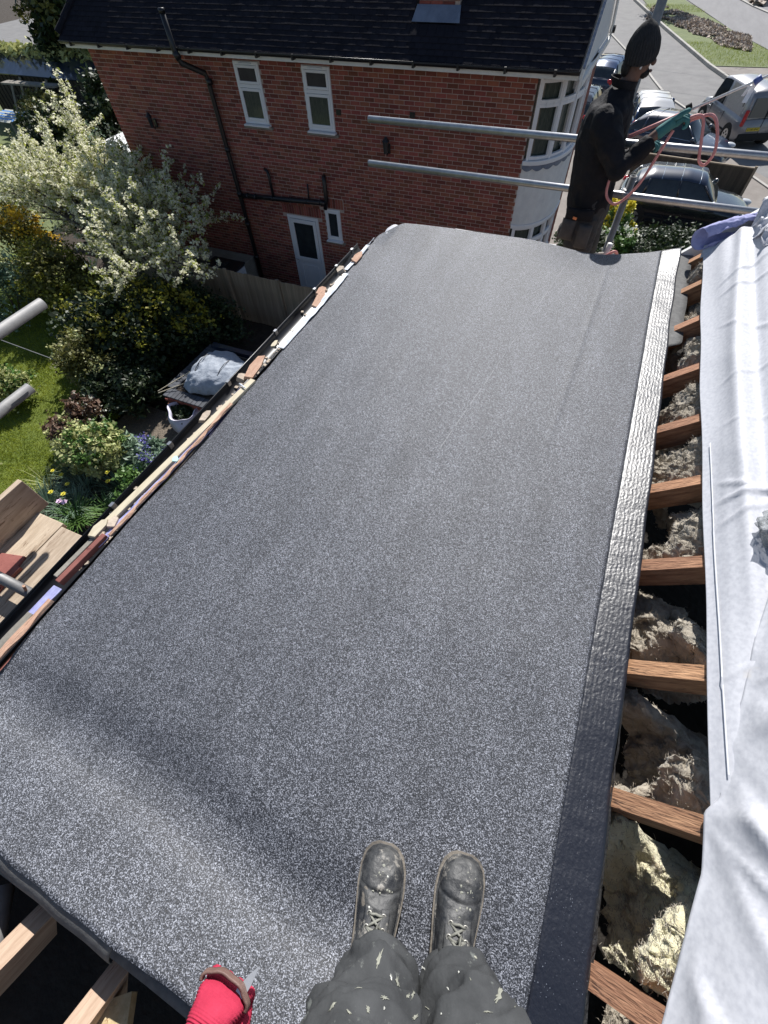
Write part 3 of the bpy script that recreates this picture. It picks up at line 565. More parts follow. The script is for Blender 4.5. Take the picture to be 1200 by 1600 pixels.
# pitched roof frame on the right: rafters rising at 45 degrees
SL = Matrix.Rotation(-PI / 4, 4, 'Y')
rf = thing('pitched_roof_frame', 'open pitched roof frame of old red-brown rafters rising to the right of the felt', 'roof frame', (0.5, 1.4, 0))
RY = [3.25, 2.92, 2.545, 2.12, 1.745, 1.385, 1.01, 0.62, 0.24, -0.14, -0.52, -0.9, -1.28]
rme = None
for k, y in enumerate(RY):
    mb = MB(); Ln = 2.0; nseg = 24; V = []
    for i in range(nseg + 1):
        x = -0.12 + Ln * i / nseg
        for dy, dz in ((-0.024, 0), (0.024, 0), (0.024, -0.1), (-0.024, -0.1)):
            V.append((x, dy + 0.0018 * wob(x * 5, dy * 40, k), dz + 0.0025 * wob(x * 6, dy * 50, k + 7)))
    F = [(0, 1, 2, 3)] + [(nseg * 4 + 3, nseg * 4 + 2, nseg * 4 + 1, nseg * 4)]
    for i in range(nseg):
        for j in range(4): F.append((i * 4 + j, (i + 1) * 4 + j, (i + 1) * 4 + (j + 1) % 4, i * 4 + (j + 1) % 4))
    mb.add(V, F); o = mb.build('rafter', 'wood_r'); o.parent = rf
    o.matrix_local = Matrix.Translation((0.03, y - 1.4, 0.004)) @ SL @ Matrix.Rotation(random.uniform(-.015, .015), 4, 'Z')
MB().bb(0.50, 0.548, -1.5, 3.22, -0.24, -0.13).build('wall_plate', 'wood_r', rf)
# verge board at the far end
vb = MB().box((0, 0, 0), (1.9, 0.03, 0.10)).build('verge_board', 'whitepaint', rf)
vb.matrix_local = Matrix.Translation((0.70, 3.335 - 1.4, 0.66)) @ SL
# mineral wool in every bay
RYs = RY[:11]
quilts = ['small grey tuft of mineral wool in the farthest open bay', 'thin shaded mineral wool in the second bay from the far end', 'dusty mineral wool beside the torn underlay flap', 'crumpled mineral wool in the narrow dark bay below the far rafters',
          'tan mineral wool with a pale pointed tuft', 'big round curly lump of tan mineral wool', 'ragged mineral wool with one small tuft near the rafter',
          'long diagonal slab of brown mineral wool', 'large cream-yellow roll of mineral wool level with the boots', 'thin dusty strip of mineral wool in the bay at the bottom edge']
WP = []
for k in range(len(RYs) - 1):
    ya, yb = RYs[k] - 0.03, RYs[k + 1] + 0.03; sd_ = k * 13.7; yel = k == 8
    def wf(u, v, ya=ya, yb=yb, sd_=sd_, yel=yel, k=k):
        s = -0.08 + u * 0.62; y = yb + v * (ya - yb)
        p = Vector((s * 4.2, y * 4.2, sd_)); h = noise.fractal(p, 0.9, 2.2, 3)
        lump = 0.11 * math.sin(min(1, max(0, (0.50 - s) / 0.58)) * PI * 0.9) * math.sin(v * PI) ** 0.6
        depth = -0.135 + lump + 0.075 * h + 0.028 * abs(noise.noise(Vector((s * 13, y * 13, sd_)))) + 0.026 * abs(noise.noise(Vector((s * 31, y * 31, sd_)))) + 0.014 * abs(noise.noise(Vector((s * 70, y * 70, sd_)))) + 0.006 * noise.noise(Vector((s * 150, y * 150, sd_))) - .03
        hole = noise.noise(Vector((s * 3.6 + 2, y * 3.6, sd_ * 2))); depth -= 0.17 * sstep(0.12, 0.34, hole) + 0.26 * sstep(0.20 + .1 * (k < 6), 0.33 + .12 * (k < 6), s + 0.12 * h)
        if yel: depth += 0.035
        if k >= 6: depth -= 0.36 * sstep(.24, .33, s + .24 * v + .05 * h)
        c = 0.7071; dq = Vector((s * 22, depth * 22, y * 22)); e2 = Vector((s * 60, depth * 60, y * 60))
        s += 0.020 * noise.noise(dq) + 0.009 * noise.noise(e2); y += 0.020 * noise.noise(dq + Vector((9, 9, 9))) + 0.009 * noise.noise(e2 + Vector((4, 4, 4)))
        x = 0.52 + s * c - depth * c; z = s * c + depth * c
        return (x, y, z)
    WP += [wf(random.random(), random.random()) for _ in range(5200)]
    q = MB().grid(wf, 170, 100, flip=False).build('insulation_quilt', 'wool_y' if yel else 'wool', smooth=True)
    tag(q, quilts[k], 'insulation', 'mineral wool between the open rafters')
# loose wool fibres on the quilts
def fibres():
    b = MB(); random.seed(3)
    for p in WP:
        q = Vector(p) + Vector((-.001, 0, .001)); d = Vector((random.gauss(0, 1), random.gauss(0, 1), random.gauss(0, .5))).normalized(); w_ = Vector((0.00045, 0.0002, 0.0004)); P = [q]
        for j in range(4): d = (d + Vector((random.gauss(0, .7), random.gauss(0, .7), random.gauss(.1, .6)))).normalized(); q = q + d * 0.0045; P.append(q)
        V = []
        for a in P: V += [a - w_, a + w_]
        b.add(V, [(2 * j, 2 * j + 1, 2 * j + 3, 2 * j + 2) for j in range(4)])
    stuff(b.build('wool_fibres', 'wool'))
fibres()

# white breather membrane over the upper slope
EDGE = [(-1.2, 0.56), (-0.35, 0.60), (-0.122, 0.643), (0.146, 0.683), (0.26, 0.685), (0.53, 0.678), (0.93, 0.665), (1.32, 0.653), (1.93, 0.634), (2.5, 0.622), (3.22, 0.616), (3.4, 0.60)]
def lerp(tab, x):
    if x <= tab[0][0]: return tab[0][1]
    for (a, b), (c_, d) in zip(tab[:-1], tab[1:]):
        if x <= c_: return b + (d - b) * (x - a) / (c_ - a)
    return tab[-1][1]
def ridge(d, w_): return math.exp(-(d / w_) ** 2)
def mem_h(x, y):
    h = 0.010 + 0.006 * noise.fractal(Vector((x * 2.2, y * 1.1, 1.3)), 0.9, 2.1, 3) + 0.006 * (1 - 2 * abs(noise.noise(Vector((x * 2.5 + y * .8, y * 1.4, 6)))))
    h += 0.026 * ridge(x - (0.744 + 0.012 * math.sin(y * 2.2)), 0.022) * sstep(0.4, 1.2, y) - 0.014 * ridge(x - 0.775, 0.02)
    h += 0.012 * ridge(x - 0.695 - 0.02 * math.sin(y), 0.03)
    for cy, sl, a, wd in ((1.15, .9, .008, .008), (1.24, .35, .010, .009), (1.30, -.7, .008, .008), (1.9, .5, .005, .008), (2.3, -1.0, .006, .010), (0.62, 1.2, .005, .007), (2.75, 0.8, .010, .012), (2.62, 0.3, .008, .01), (1.62, .2, .004, .006)):
        h += a * ridge((y - cy) - sl * (x - 0.72), wd) * sstep(0.66, 0.72, x)
    return h
def mf(u, v):
    y = -1.2 + v * 4.42; x0 = lerp(EDGE, y) + 0.0015 * math.sin(y * 9); x = x0 + u ** 1.4 * 1.2; h = mem_h(x, y)
    h = 0.008 + (h - .008) * (0.2 + .8 * sstep(0, .06, x - x0))
    return (x - h * .7071, y, x - 0.52 + h * .7071 + 0.006)
mt = tag(MB().grid(mf, 110, 420, flip=False).build('breather_membrane', 'memb', smooth=True, solid=0.002), 'white breather membrane draped down the right-hand pitched roof, curled at its far end', 'membrane')
ln = MB()
prev = None
for i in range(60):
    y = 0.36 + i * 0.02; x = lerp([(0.36, 0.713), (0.72, 0.698), (1.05, 0.684), (1.56, 0.668)], y); h = mem_h(x, y) + .004
    ln.add([(x - .0012 - h * .7071, y, x - .0012 - .52 + h * .7071 + .0062), (x + .0012 - h * .7071, y, x + .0012 - .52 + h * .7071 + .0062)], [])
ln.f = [(2 * i, 2 * i + 1, 2 * i + 3, 2 * i + 2) for i in range(59)]
ln.build('printed_line', 'white', mt)
# second layer folded on top near the bottom right
FL = [(-1.2, 0.575), (-0.35, 0.602), (-0.121, 0.637), (0.144, 0.676), (0.267, 0.677), (0.306, 0.698), (0.486, 0.716), (0.553, 0.73), (0.74, 0.752), (1.0, 0.80), (1.1, 0.86)]
def fl(u, v):
    y = -1.2 + v * 2.25; x0 = lerp(FL, y); x = x0 + u ** 1.3 * 1.2
    h = 0.040 + 0.007 * noise.fractal(Vector((x * 2.6, y * 1.4, 8.3)), 0.9, 2.1, 3) - 0.022 * (1 - sstep(0, 0.025, x - x0))
    for cx, cy, sl_, a, wd in ((.72, .35, .55, .016, .010), (.66, .05, .22, .020, .010), (.80, .2, .7, .012, .010), (.74, .12, .45, .010, .007), (.70, .22, 1.1, .008, .006), (.90, .3, .6, .010, .012), (.69, -.06, .8, .010, .008), (.78, .5, -.8, .010, .009), (.76, .60, -1.6, .012, .008)):
        d = (x - cx) + sl_ * (y - cy); e = d / (wd if d > 0 else wd * 3.2); h += a * math.exp(-e * e) * sstep(.45, .1, abs(y - cy))
    h = 0.012 + (h - .012) * sstep(-.01, .09, x - x0)
    h += 0.003 * (1 - 3 * abs(noise.noise(Vector((x * 7 + y * 4, y * 2.4 - x * 2, 2)))))
    return (x - h * .7071, y, x - 0.52 + h * .7071 + 0.006)
tag(MB().grid(fl, 90, 240).build('membrane_flap', 'memb', smooth=True, solid=0.002), 'wrinkled white membrane layer folded over the first at the lower right', 'membrane')
# curled lilac end
def curl(x0, x1, r0, r1, yc, a0, a1, lift):
    def f(u, v):
        x = x0 + u * (x1 - x0); r = r0 + u * (r1 - r0); a = math.radians(a0 + v * (a1 - a0)); base = max(0, x - 0.52) * 0.42 + lift
        return (x + 0.01 * wob(u * 4, v * 3), yc + r * math.cos(a) + 0.02 * math.sin(u * 5) , base + r * math.sin(a) * 1.1 + 0.006 * wob(u * 8, v * 6, 3))
    return f
ct = thing('curled_membrane_end', 'rolled-back end of the white membrane showing its lilac underside', 'membrane', (0.7, 3.3, 0.15))
def clf(u, v):
    th = 1.15 * (1 - sstep(0, .5, u)); x = 0.565 + u * 0.39; y = 3.285 - .045 * (1 - sstep(0, .4, u)) + .02 * u; r = 0.050 * (1 - .45 * sstep(.1, 1, u)) * (1 + .12 * wob(v * 3, u * 3, 5)); a = math.radians(-80 + v * 315)
    base = max(0, x - 0.52) * 0.50 + 0.145 - .02 * u; k = 1 - .30 * sstep(.7, 1, v); q = r * 1.05 * k * math.sin(a)
    return (x - q * math.sin(th) + 0.008 * wob(u * 5, v * 5, 1), y + q * math.cos(th), base - r * 1.15 * k * math.cos(a) + 0.013 * noise.fractal(Vector((u * 7, v * 6, 3)), .8, 2.1, 4))
MB().grid(clf, 60, 60).build('roll', 'lilac', ct, smooth=True, solid=0.002)
def clk(u, v):
    x = 0.60 + u * 0.33; z0 = x - 0.52 + 0.012; z1 = max(0, x - .52) * .5 + .095
    return (x, 3.18 + .07 * v + 0.01 * wob(u * 4, v * 4, 2), z0 + (z1 - z0) * v)
MB().grid(clk, 20, 12).build('turn_up', 'memb', ct, smooth=True, solid=0.002)
def crump(cx, cy, cz, sx, sy, seed, amp):
    return lambda u, v: (cx + (u - .5) * sx, cy + (v - .5) * sy + 0.02 * wob(u * 5, v * 5, seed), cz + (u - .5) * sx * 0.85 + amp * noise.fractal(Vector((u * 3.5, v * 3.5, seed)), .8, 2.1, 5))
tag(MB().grid(crump(1.02, 3.12, 0.52, 0.5, 0.42, 4, 0.10), 50, 50).build('crumpled_membrane', 'memb', smooth=True, solid=0.002), 'crumpled white membrane piece bunched beside the lilac roll', 'membrane')
tag(MB().grid(crump(1.12, 3.30, 0.56, 0.40, 0.16, 9, 0.05), 40, 20).build('lilac_membrane_scrap', 'lilac', smooth=True, solid=0.002), 'lilac membrane scrap lying flat at the far right roof corner', 'membrane')
tag(MB().box((0.80, 3.345, 0.215), (0.10, 0.022, 0.05), R=Matrix.Rotation(-0.9, 3, 'Y')).build('batten_end', 'pinkwood', bevel=0.004), 'orange cut end of a timber batten sticking up behind the lilac roll', 'batten')
# polythene roll at the right edge
pl = thing('polythene_bundle', 'crinkled clear polythene bundle lying on the white membrane at the right edge', 'plastic wrap', (0.80, 1.08, 0.30))
MB().ell((0.80, 1.07, 0.318), (0.075, 0.075, 0.05), 40, 28, 0.35, 4.5).build('wrap', 'clear', pl, smooth=True)
MB().ell((0.81, 1.07, 0.312), (0.055, 0.055, 0.03), 24, 16, 0.3, 5).build('filling', 'galv', pl, smooth=True)
# lower-left rafters, rising away behind the viewer
lf = thing('rear_roof_frame', 'bare weathered roof timbers rising from under the near end of the felt over a dark void', 'roof frame', (-0.6, -0.7, -0.1))
D = Vector((-0.033, -0.794, 0.606)).normalized()
def beam(name, c0, L_, wd, hh, m, d=D, parent=lf, roll=0):
    x = d.normalized(); yv = Vector((0, 0, 1)).cross(x).normalized(); z = x.cross(yv); R = Matrix((x, yv, z)).transposed().to_4x4()
    mb = MB(); V = []; n = 16
    for i in range(n + 1):
        s = L_ * i / n
        for a, b in ((-wd / 2, 0), (wd / 2, 0), (wd / 2, -hh), (-wd / 2, -hh)): V.append((s + (0.006 * wob(a * 40, b * 30, 3) if i == 0 else 0), a + 0.0015 * wob(s * 6, a * 40), b + 0.002 * wob(s * 7, a * 50, 5)))
    F = [(0, 1, 2, 3), (n * 4 + 3, n * 4 + 2, n * 4 + 1, n * 4)]
    for i in range(n):
        for j in range(4): F.append((i * 4 + j, i * 4 + (j + 1) % 4, (i + 1) * 4 + (j + 1) % 4, (i + 1) * 4 + j))
    F = [tuple(reversed(q)) for q in F]
    mb.add(V, F); o = mb.build(name, m); o.parent = parent
    o.matrix_local = Matrix.Translation(Vector(c0) - parent.location) @ R @ Matrix.Rotation(roll, 4, 'X'); return o
beam('rafter', (-0.792, -0.612, -0.10), 1.6, 0.052, 0.11, 'wood_p')
beam('rafter', (-0.528, -0.618, -0.10), 1.6, 0.050, 0.11, 'wood_p')
beam('rafter', (-1.13, -0.63, -0.10), 1.6, 0.052, 0.11, 'wood_p')
beam('rafter', (-0.2, -0.66, -0.10), 1.6, 0.052, 0.11, 'wood_p')
beam('noggin', (-0.505, -0.672, -0.10), 0.5, 0.09, 0.03, 'osb', d=Vector((0.55, -0.7, 0.25)))
beam('rafter', (-0.95, -0.8, -0.34), 1.2, 0.05, 0.1, 'wood_r', d=Vector((-0.2, -0.9, 0.2)))
MB().tube([(-0.93, -0.70, -0.10), (-0.83, -0.92, 0.02)], 0.022, 14)
tag(MB().tube([(-0.98, -0.66, -0.16), (-0.79, -0.86, -0.12)], 0.028, 16).build('loose_scaffold_tube', 'galv_old', smooth=True), 'short grey tube lying in the dark void at the lower left corner', 'scaffold tube')

# ============================================================ EAVES: gutter and debris
gt = thing('gutter', 'black half-round gutter running along the left eave of the felt roof', 'gutter', (-1.56, 1.2, -0.15))
def gf(u, v):
    y = -0.35 + v * 3.42; a = PI + u * PI; return (-1.56 + 0.062 * math.cos(a), y, -0.115 + 0.055 * math.sin(a))
MB().grid(gf, 14, 30, flip=True).build('channel', 'black', gt, smooth=True, solid=0.003)
MB().tube([(-1.622, -0.35, -0.113), (-1.622, 3.07, -0.113)], 0.0045, 8).build('rim', 'black', gt, smooth=True)
for y in (2.97, 2.72, 2.4, 1.9, 1.4, 0.9, 0.5):
    MB().bb(-1.628, -1.612, y - 0.012, y + 0.012, -0.135, -0.104).build('bracket', 'galv', gt)
bt = tag(MB().box((-1.492, 0.915, -0.072), (0.034, 1.02, 0.02), rz=-0.075).build('eaves_batten', 'batten', bevel=0.003), 'long pale timber batten lying along the gutter beside the lilac strip', 'batten')
def strip(pts, wd, z, name, m, label, cat, th=0.003, group=None, seed=1):
    pts = [(x + 0.010, y) for x, y in pts]
    def f(u, v):
        n = len(pts) - 1; s = v * n; i = min(int(s), n - 1); t = s - i; x = pts[i][0] * (1 - t) + pts[i + 1][0] * t; y = pts[i][1] * (1 - t) + pts[i + 1][1] * t
        w_ = wd * (0.8 + 0.35 * wob(y * 6, seed)); return (x + (u - .5) * w_, y, z + 0.006 * wob(u * 3, y * 12, seed))
    return tag(MB().grid(f, 6, 60).build(name, m, solid=th), label, cat, group)
strip([(-1.49, 1.36), (-1.47, 1.0)], 0.06, -0.085, 'navy_strip', 'navy', 'dark navy felt strip in the eaves gap beside the felt edge', 'felt strip')
strip([(-1.468, 1.02), (-1.478, 0.72), (-1.492, 0.40), (-1.50, 0.30)], 0.034, -0.074, 'lilac_strip', 'lilac', 'long lilac membrane strip between the batten and the felt edge', 'membrane strip')
strip([(-1.50, 0.10), (-1.51, -0.02)], 0.045, -0.07, 'lilac_strip', 'lilac', 'short lilac membrane strip next to the scaffold boards', 'membrane strip')
strip([(-1.475, 2.58), (-1.468, 2.2), (-1.468, 1.72)], 0.045, -0.068, 'pale_strip', 'fleece', 'pale blue membrane strip peeping out along the middle of the felt edge', 'membrane strip')
strip([(-1.50, 2.98), (-1.50, 2.62)], 0.035, -0.066, 'pale_strip', 'fleece', 'pale membrane strip at the far end of the gutter edge', 'membrane strip')
strip([(-1.462, 1.22), (-1.462, 0.95), (-1.470, 0.6), (-1.478, 0.36)], 0.016, -0.066, 'split_lath', 'pinkwood', 'thin split softwood lath along the felt edge above the lilac strip', 'lath', 0.008)
strip([(-1.478, 0.05), (-1.482, -0.2), (-1.49, -0.40)], 0.03, -0.066, 'split_lath', 'pinkwood', 'orange split softwood lath near the lower left felt corner', 'lath', 0.012)
strip([(-1.53, -0.02), (-1.54, -0.35)], 0.05, -0.09, 'mortar_strip', 'conc', 'rough grey mortar strip beside the orange lath at the lower left', 'mortar')
tag(MB().box((-1.495, 0.235, -0.07), (0.024, 0.24, 0.03), rz=-0.06).build('red_lath', 'redpaint', bevel=0.003), 'red-painted lath lying at the felt edge above the short lilac strip', 'lath')
tag(MB().box((-1.535, 0.23, -0.078), (0.022, 0.2, 0.02), rz=-0.06).build('grey_lath', 'conc', bevel=0.003), 'grey weathered lath beside the red one over the gutter', 'lath')
def shard(p, d, rz, rx, m, label, cat, name):
    R = Matrix.Rotation(rz, 3, 'Z') @ Matrix.Rotation(rx, 3, 'Y'); b = MB(); T = []; B = []
    pts = [(-.5 + random.uniform(0, .2), -.5), (.35, -.42 + random.uniform(-.1, .1)), (.5, .1 + random.uniform(-.2, .2)), (.15 + random.uniform(-.2, .2), .5), (-.2, .30 + random.uniform(-.1, .15)), (-.45, .05 + random.uniform(-.15, .1))]
    n = len(pts)
    for x, y in pts:
        q = Vector((x * d[0], y * d[1], 0)); T.append(Vector(p) + R @ (q * .94 + Vector((0, 0, d[2] / 2)))); B.append(Vector(p) + R @ (q - Vector((0, 0, d[2] / 2))))
    b.add(T + B, [tuple(range(n)), tuple(reversed(range(n, 2 * n)))] + [(i, n + i, n + (i + 1) % n, (i + 1) % n) for i in range(n)])
    return tag(b.build(name, m), label, cat)
shard((-1.487, 2.80, -0.06), (0.05, 0.16, 0.012), 0.1, 0.4, 'pinkwood', 'farthest broken orange tile shard at the top of the gutter', 'tile shard', 'tile_shard')
shard((-1.53, 2.62, -0.075), (0.06, 0.07, 0.03), 0.6, -0.3, 'slatebit', 'rounded grey mortar lump in the gutter below the far tile shard', 'mortar lump', 'mortar_lump')
shard((-1.527, 2.33, -0.07), (0.05, 0.10, 0.02), 0.1, 0.3, 'pinkwood', 'square pale wood chip standing in the far part of the gutter', 'wood chip', 'wood_chip')
shard((-1.49, 2.24, -0.062), (0.05, 0.20, 0.012), 0.15, 0.4, 'pinkwood', 'long pointed orange shard lying on the gutter edge midway along', 'tile shard', 'tile_shard')
shard((-1.54, 1.77, -0.095), (0.03, 0.07, 0.012), 0.2, 0.1, 'batten', 'small pale chip lying alone in the dark gutter', 'wood chip', 'wood_chip')
shard((-1.505, 1.52, -0.064), (0.06, 0.22, 0.014), 0.2, 0.4, 'pinkwood', 'ragged pink-brown tile shard just above the end of the pale batten', 'tile shard', 'tile_shard')
shard((-1.525, 1.42, -0.07), (0.05, 0.05, 0.03), 0.2, 0.4, 'slatebit', 'crumbly mortar lump on the far end of the pale batten', 'mortar lump', 'mortar_lump')
shard((-1.535, 1.10, -0.075), (0.035, 0.09, 0.02), 0.2, 0.4, 'slatebit', 'crumbly mortar bits stuck midway on the pale batten', 'mortar lump', 'mortar_lump')
shard((-1.535, 0.37, -0.06), (0.045, 0.10, 0.014), 0.1, 0.2, 'batten', 'pale split wood piece at the near end of the batten', 'wood chip', 'wood_chip')
shard((-1.505, 0.42, -0.064), (0.04, 0.06, 0.014), 0.5, 0.2, 'slatebit', 'curled tan chip where the batten meets the lilac strip', 'wood chip', 'wood_chip')
shard((-1.470, 0.80, -0.05), (0.03, 0.035, 0.004), 0.5, 0.3, 'mint', 'tiny mint green plastic tag on the felt edge beside the batten', 'plastic tag', 'plastic_tag')
strip([(-1.50, 1.36), (-1.455, 1.34)], 0.02, -0.055, 'pale_tape', 'fleece', 'short strap of pale tape looped over the end of the batten', 'tape')
def crumbs():
    b = MB(); random.seed(5)
    for i in range(240):
        y = random.uniform(0.2, 3.0); x = -1.56 + random.gauss(0, 0.018); s = random.uniform(0.002, 0.009); z = -0.115 - math.sqrt(max(0, 0.055 ** 2 - (x + 1.56) ** 2)) + s
        b.box((x, y, z), (s * 2, s * 2.4, s), rz=random.random() * 3)
    stuff(b.build('gutter_grit', 'slatebit'))
crumbs()
# far left corner: felt curling over a pale membrane
def cn(u, v):
    a = v * 2.0; x = -1.40 - 0.10 * math.sin(a) - 0.02 * u; y = 3.10 + u * 0.27; z = felt_z(-1.40, 3.2) - 0.012 - 0.07 * (1 - math.cos(a)) + 0.006 * wob(u * 5, v * 4)
    return (x, y, z)
tag(MB().grid(cn, 16, 12).build('corner_membrane', 'memb', smooth=True, solid=0.003), 'pale membrane corner curling down at the far left end of the felt', 'membrane')
tag(MB().grid(lambda u, v: (-1.50 - 0.05 * v, 2.98 + 0.13 * u, -0.07 - 0.06 * v + 0.01 * wob(u * 4, v * 4)), 10, 8).build('pale_scrap', 'fleece', smooth=True, solid=0.002), 'small white membrane scrap tucked under the far gutter end', 'membrane')
# ============================================================ NEIGHBOUR'S HOUSE
WY = 11.0
nh = thing('brick_house', 'red brick house next door with dark tiled roof, white fascia and curved white bay', 'house', (-7, 14, G))
MB().bb(-12.79, -1.872, WY + 0.012, 13.9, G, -0.70).build('wall', 'mortar', nh)
OPEN = [(-8.56, -7.89, -1.86, -0.80), (-6.82, -6.14, -1.86, -0.80), (-7.91, -6.94, -5.76, -3.70), (-6.70, -6.25, -4.16, -3.42)]
SOLD = [(a - 0.12, b + 0.12, d, d + 0.225) for a, b, c_, d in OPEN if d < -2]
BR = []; random.seed(11)
R0 = int((5.1 - 0.03) / 0.075)
for r in range(R0 + 1):
    z = G + 0.04 + r * 0.075
    if z > -0.72: break
    off = 0.1125 if r % 2 else 0
    x = -12.8 - off
    while x < -1.87:
        segs = [(max(x, -12.8), min(x + 0.215, -1.865))]
        for a, b, c_, d in OPEN + SOLD:
            if c_ - 0.035 < z < d + 0.03:
                ns = []
                for p, q in segs:
                    if q <= a or p >= b: ns.append((p, q))
                    else:
                        if p < a - 0.03: ns.append((p, a - 0.004))
                        if q > b + 0.03: ns.append((b + 0.004, q))
                segs = ns
        for p, q in segs:
            if q - p < 0.03: continue
            BR.append((Matrix.Translation(((p + q) / 2, WY + 0.0205 + random.uniform(-.0015, .0015), z)), (q - p) / 0.215))
        x += 0.225
pieces('brick', (0.215, 0.024, 0.065), BR, 'brick', 'brick_i', nh, 'brickwork', 300)
# returns of the brickwork at the two corners
RT = []
for r in range(R0 + 1):
    z = G + 0.04 + r * 0.075
    if z > -0.72: break
    for j in range(3): RT.append((Matrix.Translation((-12.80 + 0.003, WY + 0.13 + j * 0.225 + (0.11 if r % 2 else 0), z)) @ Matrix.Rotation(PI / 2, 4, 'Z'), 1.0))
pieces('brick', (0.215, 0.024, 0.065), RT, 'brick', 'brick_i', nh, 'corner_brickwork', 0)
# soldier courses
SD = []
for a, b, c_, d in SOLD:
    x = a + 0.04
    while x < b: SD.append((Matrix.Translation((x, WY + 0.016, c_ + 0.125)) @ Matrix.Rotation(PI / 2, 4, 'Y'), 1.0)); x += 0.075
for a, b, c_, d in OPEN[:2]:
    x = a - 0.1
    while x < b + 0.1: SD.append((Matrix.Translation((x, WY - 0.002, -0.745)) @ Matrix.Rotation(PI / 2, 4, 'Y') @ Matrix.Diagonal((0.42, 1, 1, 1)), 1.0)); x += 0.075
pieces('soldier_brick', (0.215, 0.024, 0.065), SD, 'brick', 'brick_i', nh, 'soldier_course', 60)

def bars(x0, x1, z0, z1, y, t, d, name, m, parent):
    b = MB(); b.bb(x0, x0 + t, y, y + d, z0, z1); b.bb(x1 - t, x1, y, y + d, z0, z1); b.bb(x0 + t, x1 - t, y + 0.001, y + d - 0.001, z1 - t, z1 - 0.0005); b.bb(x0 + t, x1 - t, y + 0.001, y + d - 0.001, z0 + 0.0005, z0 + t)
    return b.build(name, m, parent, bevel=0.006)
def window(x0, x1, z0, z1, split=None, sill=True, pm=('glass', 'glass'), vent=True):
    wf = bars(x0 + 0.008, x1 - 0.008, z0 + 0.008, z1 - 0.008, WY - 0.012, 0.055, 0.07, 'window', 'white', nh)
    if split:
        MB().bb(x0 + 0.06, x1 - 0.06, WY - 0.010, WY + 0.05, split - 0.03, split + 0.03).build('transom', 'white', wf)
        bars(x0 + 0.06, x1 - 0.06, split + 0.035, z1 - 0.065, WY - 0.024, 0.045, 0.05, 'sash', 'white', wf)
        bars(x0 + 0.06, x1 - 0.06, z0 + 0.065, split - 0.035, WY - 0.024, 0.05, 0.05, 'sash', 'white', wf)
        MB().bb(x0 + 0.06, x1 - 0.06, WY - 0.002, WY + 0.008, split + 0.03, z1 - 0.06).build('pane', pm[0], wf)
        MB().bb(x0 + 0.06, x1 - 0.06, WY - 0.002, WY + 0.008, z0 + 0.06, split - 0.03).build('pane', pm[1], wf)
    else:
        bars(x0 + 0.06, x1 - 0.06, z0 + 0.06, z1 - 0.06, WY - 0.024, 0.04, 0.05, 'sash', 'white', wf)
        MB().bb(x0 + 0.06, x1 - 0.06, WY - 0.002, WY + 0.008, z0 + 0.06, z1 - 0.06).build('pane', pm[0], wf)
    if vent: MB().bb(x0 + 0.17, x1 - 0.17, WY - 0.034, WY - 0.013, z1 - 0.042, z1 - 0.022).build('trickle_vent', 'fleece', wf)
    if sill:
        MB().bb(x0 + 0.0, x1 + 0.03, WY - 0.10, WY + 0.03, z0 - 0.028, z0 + 0.004).build('sill', 'white', wf, bevel=0.006)
        MB().bb(x0 - 0.04, x1 + 0.08, WY - 0.055, WY + 0.02, z0 - 0.075, z0 - 0.032).build('tile_sill', 'conc', wf)
    return wf
window(-8.56, -7.89, -1.86, -0.80, -1.20, pm=('glass', 'glassgreen'))
window(-6.82, -6.14, -1.86, -0.80, -1.20, pm=('glass', 'glassgreen'))
window(-6.70, -6.25, -4.16, -3.42, vent=False)
dr = bars(-7.90, -6.95, -5.76, -3.71, WY - 0.014, 0.07, 0.08, 'door', 'white', nh)
bars(-7.82, -7.03, -4.86, -3.79, WY - 0.03, 0.09, 0.05, 'glazing_frame', 'white', dr)
MB().bb(-7.82, -7.03, WY - 0.002, WY + 0.008, -4.86, -3.79).build('pane', 'glass', dr)
MB().bb(-7.82, -7.03, WY - 0.006, WY + 0.03, -5.70, -4.87).build('panel', 'white', dr)
bars(-7.70, -7.15, -5.62, -4.98, WY - 0.014, 0.02, 0.012, 'moulding', 'white', dr)
MB().tube([(-7.86, WY - 0.06, -4.84), (-7.75, WY - 0.06, -4.84)], 0.012, 8).build('handle', 'chrome', dr)
# air bricks and vents
for x, z in ((-4.29, -1.43), (-3.6, -2.30), (-6.02, -1.5)):
    MB().bb(x - 0.055, x + 0.055, WY - 0.014, WY + 0.01, z - 0.05, z + 0.04).build('air_vent', 'black', nh)

# fascia, gutter
MB().bb(-13.0, -1.13, WY - 0.40, WY - 0.38, -0.86 + 0.17, -0.55).build('fascia', 'whitepaint', nh)
MB().bb(-13.0, -1.13, WY - 0.38, WY + 0.02, -0.697, -0.683).build('soffit', 'whitepaint', nh)
GY = WY - 0.455
g2 = MB().grid(lambda u, v: (-13.05 + u * 11.93, GY + 0.058 * math.cos(PI + v * PI), -0.565 + 0.055 * math.sin(PI + v * PI)), 40, 12, flip=False).build('gutter', 'black', nh, smooth=True, solid=0.004)
MB().tube([(-13.05, GY - 0.058, -0.563), (-1.12, GY - 0.058, -0.563)], 0.006, 8).build('gutter_lip', 'black', nh, smooth=True)
for i in range(14):
    x = -12.7 + i * 0.86; MB().bb(x - 0.02, x + 0.02, GY - 0.066, GY + 0.06, -0.645, -0.56).build('gutter_bracket', 'black', nh)
